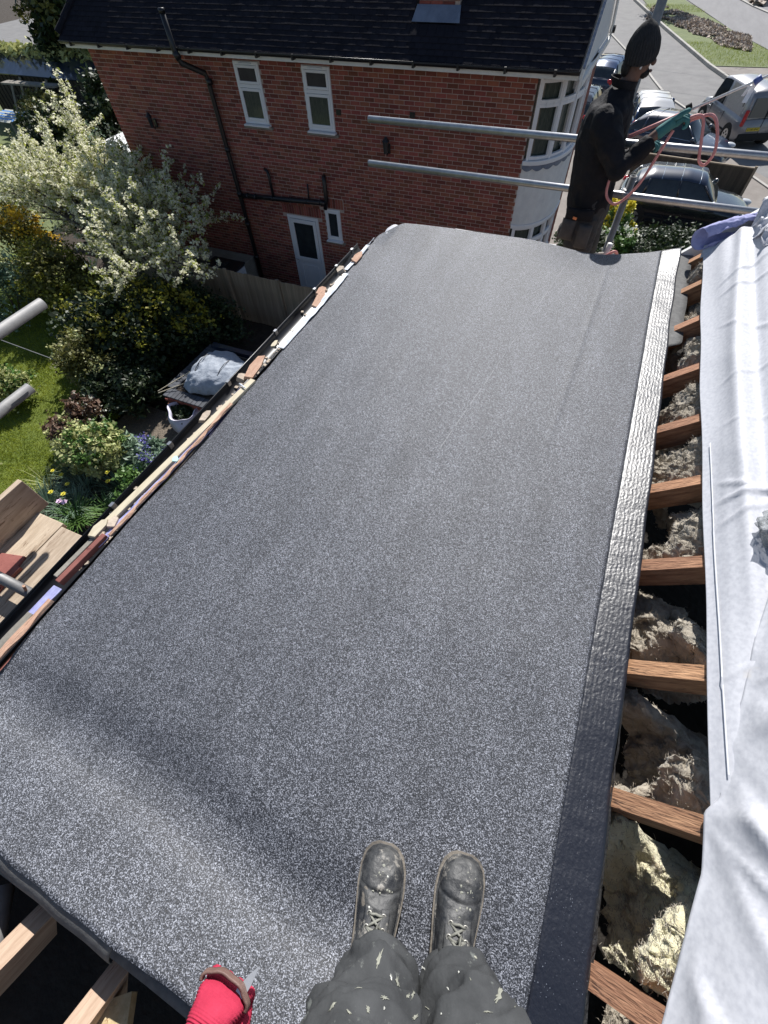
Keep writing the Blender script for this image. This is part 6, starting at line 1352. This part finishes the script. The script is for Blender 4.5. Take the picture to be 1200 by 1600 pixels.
# ---------------- the roofer at the far end
rp = thing('person', 'roofer in black jacket and ribbed dark beanie standing beyond the far felt edge', 'person', (-0.13, 4.12, -0.945))
J = {'pelvis': ((-0.13, 4.14, 0.0), (.09, .10)), 'spine': ((-0.16, 4.15, .2), (.075, .09)), 'chest': ((-0.18, 4.16, .40), (.08, .10)), 'nb': ((-0.155, 4.17, .555), (.065, .065)), 'neck': ((-0.125, 4.17, .63), (.056, .056)),
     'shR': ((-0.18, 4.02, .47), .045), 'elR': ((-0.02, 3.94, .25), .034), 'wrR': ((0.16, 4.0, .435), .030), 'haR': ((0.225, 4.02, .475), (.040, .028)),
     'shL': ((-0.17, 4.31, .47), .045), 'elL': ((-0.07, 4.38, .16), .034), 'wrL': ((0.03, 4.30, .20), .030), 'haL': ((0.09, 4.27, .25), (.040, .028)),
     'hR': ((-0.13, 4.05, -.10), .065), 'kR': ((-0.10, 4.03, -.47), .05), 'aR': ((-0.15, 4.02, -.85), .045), 'tR': ((0.02, 4.0, -.90), .035),
     'hL': ((-0.13, 4.24, -.10), .065), 'kL': ((-0.06, 4.26, -.47), .05), 'aL': ((-0.10, 4.27, -.85), .045), 'tL': ((0.07, 4.27, -.90), .035),
     'h0': ((-0.105, 4.17, .695), (.070, .070)), 'h1': ((-0.095, 4.17, .765), (.085, .078)), 'h2': ((-0.10, 4.17, .82), (.062, .06)), 'jaw': ((-0.045, 4.17, .665), (.042, .040))}
Bn = [('pelvis', 'spine'), ('spine', 'chest'), ('chest', 'nb'), ('nb', 'neck'), ('neck', 'h0'), ('h0', 'h1'), ('h1', 'h2'), ('h0', 'jaw'), ('chest', 'shR'), ('shR', 'elR'), ('elR', 'wrR'), ('wrR', 'haR'), ('chest', 'shL'), ('shL', 'elL'), ('elL', 'wrL'), ('wrL', 'haL'),
      ('pelvis', 'hR'), ('hR', 'kR'), ('kR', 'aR'), ('aR', 'tR'), ('pelvis', 'hL'), ('hL', 'kL'), ('kL', 'aL'), ('aL', 'tL')]
bd = bake(skinned('body', J, Bn, 'skin', rp, 'pelvis', 2))
# face details
MB().ell((-0.020, 4.17, .715), (.016, .012, .018), 10, 8).build('nose', 'skin', rp, smooth=True)
for s in (-1, 1):
    MB().ell((-0.100, 4.17 + s * .073, .715), (.018, .010, .031), 12, 10).build('ear', 'skin', rp, smooth=True)
    MB().ell((-0.040, 4.17 + s * .030, .735), (.008, .012, .007), 10, 8).build('eye', 'hair', rp, smooth=True)
MB().ell((-0.020, 4.17, .675), (.010, .024, .008), 10, 8).build('mouth', 'latex', rp, smooth=True)
MB().ell((-0.056, 4.17, .664), (.034, .043, .026), 16, 10, .15, 9).build('beard', 'hair', rp, smooth=True)
MB().ell((-0.165, 4.17, .69), (.035, .07, .05), 16, 10, .1, 9).build('hair', 'hair', rp, smooth=True)
MB().tube([(-0.085, 4.083, .735), (-0.078, 4.080, .72), (-0.082, 4.082, .695)], .006, 8).build('earbud', 'white', rp, smooth=True)
# beanie with ribs
AX = Vector((-0.06, 0, 1)).normalized(); HC = Vector((-0.105, 4.17, .735))
R_ = AX.to_track_quat('Z', 'Y').to_matrix()
def bn(u, v):
    a = 2 * PI * u; rr = [(0, .098), (.12, .104), (.3, .104), (.5, .094), (.7, .072), (.86, .046), (1, .004)]; r = lerp(rr, v) * (1 + .028 * math.sin(a * 34) * (1 - v * .6)); z = -0.01 + .175 * v
    f = 1 + .04 * wob(math.cos(a) * 2, math.sin(a) * 2, v * 4)
    p = Vector((math.cos(a) * r * f * 1.02 + 0.035 * v * v, math.sin(a) * r * f * .92, z - .02 * math.cos(a) * (1 - v))); return tuple(HC + R_ @ p)
MB().grid(bn, 272, 24).build('beanie', 'beanie', rp, smooth=True, solid=.004)
# jacket
jm = MB(); rings(jm, [((-.14, 4.14, -.075), .155, .17), ((-.145, 4.14, .0), .158, .175), ((-.168, 4.15, .14), .152, .18), ((-.19, 4.155, .30), .158, .195), ((-.19, 4.16, .42), .150, .205), ((-.185, 4.165, .50), .135, .19), ((-.165, 4.17, .55), .095, .125), ((-.15, 4.17, .59), .078, .085)])
limb(jm, [((-.185, 3.995, .455), .088), ((-.10, 3.945, .34), .076), ((-.015, 3.925, .235), .068), ((.065, 3.96, .315), .056), ((.125, 3.988, .39), .046)])
limb(jm, [((-.18, 4.335, .455), .088), ((-.13, 4.38, .30), .076), ((-.08, 4.39, .14), .068), ((-.01, 4.34, .17), .056), ((.03, 4.30, .20), .046)])
cloth('jacket', jm, 'jacket', rp, .011, creases(9, .010, (1, 1, .8), 2))
def clr(u, v):
    a = 2 * PI * u + .6; r = .072 + .012 * v; return (-0.15 + math.cos(a) * r * 1.05 - .008 * v, 4.17 + math.sin(a) * r, .59 + .045 * v + .012 * math.cos(a + 2.8))
MB().grid(clr, 40, 6).build('collar', 'jacket', rp, smooth=True, solid=.005)
# trousers
tm = MB(); rings(tm, [((-.13, 4.14, .02), .14, .16), ((-.135, 4.14, -.08), .15, .17), ((-.135, 4.14, -.17), .14, .17), ((-.13, 4.14, -.21), .11, .13)])
limb(tm, [((-.13, 4.045, -.14), .115), ((-.12, 4.03, -.30), .108), ((-.11, 4.02, -.47), .092), ((-.15, 4.02, -.68), .084), ((-.158, 4.02, -.87), .085)])
limb(tm, [((-.12, 4.24, -.14), .115), ((-.09, 4.25, -.30), .108), ((-.06, 4.26, -.47), .092), ((-.09, 4.27, -.68), .084), ((-.108, 4.27, -.87), .085)])
cloth('trousers', tm, 'trouser', rp, .011, creases(12, .010, (1, 1, 1.5), 5))
def pocket(cx, cz, w_, h, nm, m, yb=3.905, bulge=.02, tilt=0.0):
    return MB().grid(lambda u, v: (cx + (u - .5) * w_ + tilt * (v - .5), yb - bulge * math.sin(PI * u) ** .5 * math.sin(PI * v) ** .35 + .018 * abs(u - .5) + .003 * wob(u * 6, v * 6, cx * 9), cz + (v - .5) * h), 14, 14).build(nm, m, rp, smooth=True, solid=.004)
pocket(-0.225, -.17, .11, .15, 'holster_pocket', 'patch', 3.93, .03); pocket(-0.10, -.20, .10, .17, 'cargo_pocket', 'patch', 3.915, .03)
pocket(-0.17, -.06, .20, .08, 'pocket_flap', 'jacket', 3.925, .02)
MB().box((-0.195, 3.898, -.075), (.03, .006, .017), R=Matrix.Rotation(.2, 3, 'Y')).build('orange_badge', 'orange', rp, bevel=.002)
pocket(-0.13, -.46, .12, .16, 'knee_patch', 'patch', 3.93, .02)
MB().ell((-0.285, 4.05, -.24), (.022, .05, .06), 14, 10, .2, 6).build('tool_loop', 'patch', rp, smooth=True)
for s, ax_, ay_ in ((1, -0.155, 4.02), (-1, -0.105, 4.27)):
    bt_ = MB().ell((ax_ + .08, ay_, -.895), (.15, .055, .052), 18, 12).build('boot', 'boot', rp, smooth=True); MB().bb(ax_ - .05, ax_ + .22, ay_ - .05, ay_ + .05, -.945, -.915).build('sole', 'sole', bt_, bevel=.015)
# right glove: palm, four curled fingers, thumb round the pole
gl = {'w': ((0.135, 3.995, .405), (.036, .034)), 'c': ((0.165, 4.005, .435), (.040, .036)), 'p': ((0.215, 4.02, .470), (.048, .034)), 'k': ((0.255, 4.03, .500), (.046, .030))}
GB = [('w', 'c'), ('c', 'p'), ('p', 'k')]; gl = {k: (v[0], (v[1][0] * 1.08, v[1][1] * 1.15)) for k, v in gl.items()}
for i in range(4):
    dy = (-.034, -.012, .010, .030)[i]; l = (1.0, 1.1, 1.0, .8)[i]
    a = Vector((0.262, 4.03 + dy, .515 - abs(dy) * .3)); gl['f%da' % i] = (tuple(a), .014); b_ = a + Vector((.030 * l, .004, -.006)); gl['f%db' % i] = (tuple(b_), .0125); c_ = b_ + Vector((.006, .002, -.032 * l)); gl['f%dc' % i] = (tuple(c_), .0115); d_ = c_ + Vector((-.022 * l, 0, -.012)); gl['f%dd' % i] = (tuple(d_), .010)
    GB += [('k', 'f%da' % i), ('f%da' % i, 'f%db' % i), ('f%db' % i, 'f%dc' % i), ('f%dc' % i, 'f%dd' % i)]
gl['t0'] = ((0.215, 3.985, .500), .018); gl['t1'] = ((0.250, 3.985, .535), .0145); gl['t2'] = ((0.285, 4.005, .548), .012); GB += [('p', 't0'), ('t0', 't1'), ('t1', 't2')]
bake(skinned('glove', gl, GB, 'teal', rp, 'p', 2), folds(30, .0025))
gl2 = {k: ((v[0][0] - .10, 4.17 + (4.02 - v[0][1]) + .10, v[0][2] - .20), v[1]) for k, v in gl.items()}
bake(skinned('glove', gl2, GB, 'teal', rp, 'p', 2))

# ---------------- the photographer: legs and boots on the felt, left glove with knife
ph = thing('person', 'photographer in paint-splashed grey trousers and scuffed black boots standing on the felt', 'person', (0.14, -0.3, 0.0))
J = {'pelvis': ((0.15, -.44, .92), (.14, .10)), 'spine': ((0.15, -.47, 1.1), (.12, .09)), 'chest': ((0.15, -.48, 1.28), (.14, .10)), 'nb': ((0.15, -.47, 1.44), (.055, .055)), 'neck': ((0.15, -.45, 1.50), (.052, .052)), 'h0': ((0.15, -.42, 1.57), (.07, .07)), 'h1': ((0.15, -.42, 1.64), (.08, .085)), 'h2': ((0.15, -.43, 1.71), (.055, .06)),
     'sL': ((-.03, -.47, 1.38), .05), 'eL': ((-.12, -.46, 1.08), .04), 'wL': ((-.115, -.385, .80), .028), 'haL': ((-.115, -.335, .72), (.038, .025)),
     'sR': ((.33, -.47, 1.38), .05), 'eR': ((.42, -.42, 1.10), .04), 'wR': ((.28, -.26, 1.30), .028), 'haR': ((.22, -.20, 1.38), (.038, .022)),
     'hL': ((.06, -.42, .80), .085), 'kL': ((.075, -.34, .46), .05), 'aL': ((.070, -.345, .11), .030), 'toL': ((.05, -.22, .045), .020),
     'hR': ((.24, -.40, .80), .085), 'kR': ((.255, -.30, .46), .05), 'aR': ((.240, -.285, .11), .030), 'toR': ((.22, -.16, .045), .020)}
Bn = [('pelvis', 'spine'), ('spine', 'chest'), ('chest', 'nb'), ('nb', 'neck'), ('neck', 'h0'), ('h0', 'h1'), ('h1', 'h2'), ('chest', 'sL'), ('sL', 'eL'), ('eL', 'wL'), ('wL', 'haL'), ('chest', 'sR'), ('sR', 'eR'), ('eR', 'wR'), ('wR', 'haR'),
      ('pelvis', 'hL'), ('hL', 'kL'), ('kL', 'aL'), ('aL', 'toL'), ('pelvis', 'hR'), ('hR', 'kR'), ('kR', 'aR'), ('aR', 'toR')]
bake(skinned('body', J, Bn, 'skin2', ph, 'pelvis', 2))
MB().ell((0.15, -.33, 1.60), (.014, .022, .022), 10, 8).build('nose', 'skin2', ph, smooth=True)
for s in (-1, 1):
    MB().ell((0.15 + s * .08, -.43, 1.60), (.01, .018, .03), 10, 8).build('ear', 'skin2', ph, smooth=True); MB().ell((0.15 + s * .03, -.345, 1.625), (.012, .01, .008), 10, 8).build('eye', 'whitefl', ph, smooth=True)
MB().ell((0.15, -.345, 1.565), (.024, .01, .007), 10, 8).build('mouth', 'latex', ph, smooth=True)
MB().ell((0.15, -.445, 1.665), (.092, .095, .085), 20, 14, .1, 6).build('hair', 'hair', ph, smooth=True)
SJ = {'h': ((.15, -.46, .93), (.165, .125)), 'w': ((.15, -.47, 1.1), (.15, .115)), 'c': ((.15, -.48, 1.30), (.17, .12)), 't': ((.15, -.47, 1.43), (.08, .08)), 'sL': ((-.03, -.47, 1.37), .066), 'eL': ((-.12, -.46, 1.08), .054), 'wL': ((-.117, -.40, .84), .042), 'sR': ((.33, -.47, 1.37), .066), 'eR': ((.42, -.42, 1.10), .054), 'wR': ((.31, -.29, 1.26), .042)}
bake(skinned('jumper', SJ, [('h', 'w'), ('w', 'c'), ('c', 't'), ('c', 'sL'), ('sL', 'eL'), ('eL', 'wL'), ('c', 'sR'), ('sR', 'eR'), ('eR', 'wR')], 'jacket', ph, 'w', 3), folds(10, .006))
pm_ = MB(); rings(pm_, [((.155, -.45, 1.0), .15, .11), ((.155, -.445, .88), .175, .13), ((.155, -.43, .76), .18, .125), ((.155, -.42, .72), .12, .09)])
LEGL = [((.060, -.42, .80), .102, .104), ((.064, -.385, .62), .096, .100), ((.072, -.350, .46), .090, .096), ((.074, -.345, .30), .076, .090), ((.076, -.340, .20), .070, .086), ((.077, -.340, .135), .070, .087), ((.078, -.345, .075), .067, .082)]
LEGR = [((.270, -.40, .80), .110, .108), ((.292, -.355, .62), .108, .106), ((.288, -.315, .46), .098, .100), ((.266, -.300, .30), .081, .092), ((.252, -.292, .20), .072, .086), ((.245, -.290, .135), .071, .087), ((.243, -.295, .075), .068, .082)]
rings(pm_, LEGL, 36); rings(pm_, LEGR, 36)
c1_ = creases(6.5, .022, (1, 1, .9), 3, .9); c2_ = creases(9, .014, (.6, .6, 2.6), 8, .5)
def tfold(p):
    lo = sstep(.34, .12, p.z); s_ = 0.0
    for x0, y0, z0, dx, dz, a, wd in ((.11, -.26, .40, .5, 1, .010, .014), (.02, -.25, .36, -.55, 1, .009, .013), (.29, -.22, .38, .6, 1, .010, .014), (.22, -.20, .30, -.5, 1, .009, .012)):
        L2 = math.hypot(dx, dz); d = ((p.x - x0) * dz - (p.z - z0) * dx) / L2; s_ += a * math.exp(-(d / wd) ** 2) * sstep(.0, .08, .25 - abs(p.z - z0)) * (1 if p.y > -.33 else 0)
    seam = .003 * math.exp(-((p.x - (.005 + .02 * p.z)) / .004) ** 2) if p.x < .15 else .003 * math.exp(-((p.x - (.335 + .05 * p.z)) / .004) ** 2)
    return c1_(p) * (1 - .5 * lo) + c2_(p) * lo + s_ + seam
cloth('trousers', pm_, 'trouser2', ph, .0075, tfold, 3)
# boots: lofted from cross sections along the foot, with sole welt, eyelet rows and laces
def boot(hx, hy, ang, L_, seed, label):
    R = Matrix.Rotation(ang, 3, 'Z'); O = Vector((hx, hy, 0.002))
    W_ = lambda p: tuple(O + R @ Vector(p))
    # y along foot from heel (0) to toe (L)
    prof = [(0.0, .030, .085, .0), (.02, .037, .16, 0), (.06, .040, .175, 0), (.10, .040, .165, 0), (.14, .043, .118, 0), (.18, .048, .092, 0), (.22, .052, .078, .002), (.255, .050, .070, .004), (.28, .042, .060, .006), (.295, .028, .046, .008), (.302, .010, .030, .010)]
    prof = [(a * L_ / .302, b, c_, d) for a, b, c_, d in prof]
    def pr(y):
        for i in range(len(prof) - 1):
            a, b = prof[i], prof[i + 1]
            if y <= b[0]:
                t = (y - a[0]) / (b[0] - a[0]); t2 = t; return [a[k] + (b[k] - a[k]) * t2 for k in range(4)]
        return list(prof[-1])
    def asym(y): return 0.006 * math.sin(y / L_ * PI) * (1 if seed == 1 else -1)
    def up(u, v):
        y = v * L_; _, w_, h, lift = pr(y); a = PI * u; ca, sa = math.cos(a), math.sin(a)
        z = .030 + lift * .4 + (h - .030) * (abs(sa) ** .72); k = 1 - .10 * (1 - abs(ca)) ; x = w_ * (abs(ca) ** .80) * (1 if ca > 0 else -1)
        n = .0016 * noise.noise(Vector((x * 45, y * 45, seed * 7))) + .0022 * (1 - 2.4 * abs(noise.noise(Vector((x * 20, y * 30, seed * 3 + z * 20))))) * sstep(.28, .10, abs(y - .2)) 
        n -= .0035 * ridge(y - (L_ - .088) - .25 * (x * x) / .05, .004) * (1 if abs(ca) < .95 else 0)          # toe-cap crease
        return W_((x + asym(y), y, z + n))
    ub = MB().grid(up, 48, 110).build('boot', 'boot', ph, smooth=True); tag(ub, label)
    # welt and sole
    def outline(off, n=70):
        P = []
        for i in range(n + 1):
            t = 0.5 - 0.5 * math.cos(PI * i / n); y = L_ * t; w_ = pr(y)[1]
            if i == 0 or i == n: w_ *= .3
            P.append((w_ + off + asym(y), -off + t * (L_ + 2 * off)))
        return P + [(2 * asym(L_ * (0.5 - 0.5 * math.cos(PI * (n - i) / n))) - x, y) for i, (x, y) in enumerate(reversed(P))]
    for off, z0, z1, m_, nm in ((.0075, 0, .018, 'sole', 'sole'), (.0085, .018, .027, 'sole', 'welt'), (.004, .027, .034, 'boot', 'rand')):
        b = MB(); P = outline(off); b.prism(P, z0, z1); b.v = [W_((x, y, z + .006 * sstep(L_ - .06, L_, y))) for x, y, z in b.v]; b.build(nm, m_, ub, bevel=.002)
    # stitching / eyelet facings
    eL, eR = [], []
    for i in range(4):
        y = L_ - .125 - i * .022
        for s, E_ in ((-1, eL), (1, eR)):
            x = s * (.017 + .002 * i); _, w_, h, _l = pr(y); ca = abs((x - 0) / w_) ** (1 / .80); sa = math.sqrt(max(0, 1 - ca * ca)); z = .030 + (h - .030) * sa ** .72
            p = Vector((x + asym(y), y, z + .0015)); E_.append(p)
            t = MB(); t.tube([p + Vector((math.cos(a) * .0052, math.sin(a) * .0052, -.0008 * s * math.cos(a))) for a in [2 * PI * k / 12 for k in range(13)]], .0018, 6); t.v = [W_(q) for q in t.v]; t.build('eyelet', 'eyelet', ub, smooth=True)
    # flap facings
    for s, E_ in ((-1, eL), (1, eR)):
        def fg(u, v, s=s):
            y = L_ - .112 - v * .095; x = s * (.010 + u * .020); _, w_, h, _l = pr(y); ca = min(1, abs(x / w_)) ** (1 / .8); sa = math.sqrt(max(0, 1 - ca * ca)); return W_((x + asym(y), y, .030 + (h - .030) * sa ** .72 + .0018 + .001 * wob(u * 5, v * 9, seed)))
        MB().grid(fg, 6, 20).build('facing', 'boot', ub, smooth=True, solid=.0018)
    lc = MB(); random.seed(seed)
    for i in range(4):
        a, b_ = eL[i], eR[i]; mid = (a + b_) / 2 + Vector((random.uniform(-.003, .003), random.uniform(-.004, .004), .006)); lc.tube([a, a.lerp(mid, .5) + Vector((0, 0, .004)), mid, mid.lerp(b_, .5) + Vector((0, 0, .004)), b_], .0027, 6)
        if i < 3:
            a, b_ = eL[i], eR[i + 1]; mid = (a + b_) / 2 + Vector((0, 0, .009)); lc.tube([a, mid, b_], .0027, 6); a, b_ = eR[i], eL[i + 1]; mid = (a + b_) / 2 + Vector((0, .002, .007)); lc.tube([a, mid, b_], .0027, 6)
    k0 = (eL[1] + eR[1]) / 2 + Vector((0, 0, .011)); lc.tube([k0, k0 + Vector((.006, .012, .002)), k0 + Vector((.004, -.02, .004)), k0 + Vector((-.002, -.055, .010))], .0027, 6)
    k0 = (eL[2] + eR[2]) / 2 + Vector((0, 0, .011)); lc.tube([k0, k0 + Vector((.016, .010, -.002)), k0 + Vector((.022, -.012, -.004)), k0 + Vector((.004, -.014, .002))], .0027, 6)
    lc.v = [W_(q) for q in lc.v]; lc.build('laces', 'lace', ub, smooth=True)
    # dried paint and worn patches: small raised skins on the leather
    def splat(x, y, rx, ry, m_, nm, rot=0):
        def sf(u, v):
            a = 2 * PI * u; r = v * (1 + .35 * wob(math.cos(a) * 1.7, math.sin(a) * 1.7, x * 90 + seed)); px = x + math.cos(a + rot) * rx * r; py = y + math.sin(a + rot) * ry * r
            _, w_, h, _l = pr(py); ca = min(1, abs(px / w_)) ** (1 / .8); sa = math.sqrt(max(0, 1 - ca * ca)); return W_((px + asym(py), py, .030 + (h - .030) * sa ** .72 + .0012 + .0012 * (1 - v)))
        MB().grid(sf, 18, 4).build(nm, m_, ub, smooth=True)
    if seed == 1:
        splat(.018, L_ - .055, .006, .007, 'paint', 'paint_spot'); splat(-.022, L_ - .05, .004, .014, 'gluegr', 'dried_dirt'); splat(-.012, L_ - .045, .004, .006, 'gluegr', 'dried_dirt'); splat(.002, L_ - .035, .005, .003, 'gluegr', 'dried_dirt'); splat(-.036, L_ - .10, .010, .016, 'sole', 'scuffed_patch'); splat(-.02, L_ - .115, .004, .003, 'paint', 'paint_spot')
        for i in range(22): splat(random.uniform(-.03, .03), L_ - random.uniform(.02, .09), random.uniform(.0012, .003), random.uniform(.0012, .003), 'gluegr', 'dried_dirt')
    else:
        splat(.0, L_ - .035, .016, .006, 'sole', 'scuffed_patch'); splat(-.024, L_ - .115, .006, .010, 'gluegr', 'dried_dirt'); splat(.02, L_ - .06, .002, .006, 'gluegr', 'dried_dirt')
        for i in range(20): splat(random.uniform(-.03, .03), L_ - random.uniform(.02, .11), random.uniform(.0012, .003), random.uniform(.0012, .003), 'gluegr', 'dried_dirt')
    return ub
boot(0.062, -0.405, math.radians(12), 0.302, 1, 'boot on the left with a white paint spot and scuffed side')
boot(0.243, -0.345, math.radians(9), 0.302, 2, 'boot on the right with a worn grey toe and loose lace')
# paint smears on the trousers (dried skins standing just off the cloth)
tr_ob = [o for o in ph.children if o.name.startswith('trousers')][0]
from mathutils.bvhtree import BVHTree
bvh = BVHTree.FromPolygons([v.co.copy() for v in tr_ob.data.vertices], [tuple(p.vertices) for p in tr_ob.data.polygons])
def smear(px, py, lx, ly, rot, m_, nm, seed):
    lx *= .62; ly *= .8
    d0 = (FWD * 674 + RIGHT * (px - 600) - UP * (py - 800)).normalized(); h = bvh.ray_cast(CAM, d0)
    if h[0] is None: return
    n = h[1].normalized(); u_ = Vector((0, 0, 1)) - n * n.z; u_.normalize(); w_ = n.cross(u_); c_ = h[0]
    def sf(u, v):
        a = 2 * PI * u; r = v * (1 + .9 * wob(math.cos(a) * 2, math.sin(a) * 2, seed) + .35 * math.sin(a * 7 + seed)); p = c_ + (u_ * math.cos(rot) + w_ * math.sin(rot)) * (math.cos(a) * ly * r) + (w_ * math.cos(rot) - u_ * math.sin(rot)) * (math.sin(a) * lx * r)
        q = bvh.find_nearest(p); return tuple(q[0] + q[1] * (.0012 + .0008 * (1 - v)))
    MB().grid(sf, 22, 5).build(nm, m_, tr_ob, smooth=True)
for i, a in enumerate(((621, 1537, .006, .020, .2, 'gluegr'), (646, 1552, .003, .022, -.1, 'gluegr'), (592, 1500, .005, .016, -.3, 'gluegr'), (611, 1528, .002, .007, .3, 'paint'), (661, 1512, .002, .010, .1, 'paint'), (637, 1558, .003, .008, -.2, 'gluegr'), (575, 1578, .004, .005, .5, 'gluegr'),
                       (780, 1556, .007, .024, -.6, 'gluegr'), (762, 1582, .004, .010, -.9, 'gluegr'), (717, 1519, .003, .004, .3, 'paint'), (853, 1588, .002, .003, 0, 'paint'), (743, 1497, .004, .005, .3, 'gluegr'), (600, 1576, .002, .002, 0, 'paint'), (690, 1585, .002, .003, 0, 'paint'), (832, 1560, .002, .002, 0, 'paint'), (600, 1560, .010, .004, .6, 'gluegr'), (520, 1572, .010, .005, .4, 'gluegr'), (545, 1583, .006, .004, .1, 'gluegr'), (700, 1545, .0015, .006, .2, 'paint'), (735, 1530, .0015, .004, .2, 'gluegr'), (805, 1575, .0015, .005, -.4, 'gluegr'), (668, 1575, .0015, .005, .1, 'gluegr'), (560, 1545, .0015, .008, .9, 'gluegr'), (648, 1590, .003, .010, -.3, 'gluegr'))):
    smear(*a, 'paint_smear', i * 3.3)
# left hand in red knitted glove closed round a hooked knife
HO = Vector((-.018, -.046, -.044))
gk = {'cuff': ((-.126, -.40, .70), (.046, .040)), 'w': ((-.126, -.36, .672), (.046, .040)), 'p': ((-.126, -.315, .645), (.046, .038)), 'k': ((-.126, -.272, .622), (.043, .033))}
KB = [('cuff', 'w'), ('w', 'p'), ('p', 'k')]
for i in range(4):
    dx = (.028, .010, -.009, -.027)[i]; l = (.95, 1.05, 1.0, .8)[i]; a = Vector((-.126 + dx, -.262, .604)); b_ = a + Vector((0, -.004, -.030 * l)); c_ = b_ + Vector((0, -.026 * l, -.010)); d_ = c_ + Vector((0, -.010, .016))
    for n_, p_, r_ in (('a', a, .0135), ('b', b_, .012), ('c', c_, .011), ('d', d_, .010)): gk['g%d%s' % (i, n_)] = (tuple(p_), r_)
    KB += [('k', 'g%da' % i), ('g%da' % i, 'g%db' % i), ('g%db' % i, 'g%dc' % i), ('g%dc' % i, 'g%dd' % i)]
gk['t0'] = ((-.092, -.305, .622), .016); gk['t1'] = ((-.088, -.285, .595), .0135); gk['t2'] = ((-.098, -.275, .572), .0115); KB += [('p', 't0'), ('t0', 't1'), ('t1', 't2')]
gk = {k: (tuple(Vector(v[0]) + HO), (v[1][0] * .86, v[1][1] * .86) if isinstance(v[1], tuple) else v[1] * .9) for k, v in gk.items()}
gv = bake(skinned('glove', gk, KB, 'redglove', ph, 'p', 4), lambda p: .0008 * math.sin((p.y * .85 - p.z * .5) * 1900)); tag(gv, 'red knitted work glove with brown palm coating')
def rimf(u, v):
    a = u * PI; rr = 1 + .04 * math.sin(u * 23); return (-.144 + .036 * math.cos(a) * rr, -.313 + .019 * math.sin(a) * rr + .002 * v, .579 - .010 * v + .006 * math.sin(a))
MB().grid(rimf, 36, 5).build('palm_coating', 'latex', gv, smooth=True, solid=.004)
kn = thing('utility_knife', 'pointed steel blade sticking out of the red glove above the felt', 'knife', (-.08, -.24, .60))
bl = [(0, 0), (.014, .004), (.016, .020), (.015, .042), (.007, .030), (.0, .012)]
K0 = Vector((-.130, -.311, .576)); kx = Vector((1, .1, 0)).normalized(); ky = Vector((.05, .86, -.2)).normalized(); kz = kx.cross(ky)
bb_ = MB(); V = [K0 + kx * a + ky * b_ for a, b_ in bl]; bb_.add(V + [p - kz * .0012 for p in V], [tuple(range(6)), tuple(reversed(range(6, 12)))] + [(i, 6 + i, 6 + (i + 1) % 6, (i + 1) % 6) for i in range(6)]); bb_.build('blade', 'steel', kn)
MB().tube([K0 + kx * .007 - ky * .004 - kz * .006, K0 - ky * .08 + kx * .004 - kz * .03], .008, 10).build('handle', 'galv_old', kn, smooth=True)
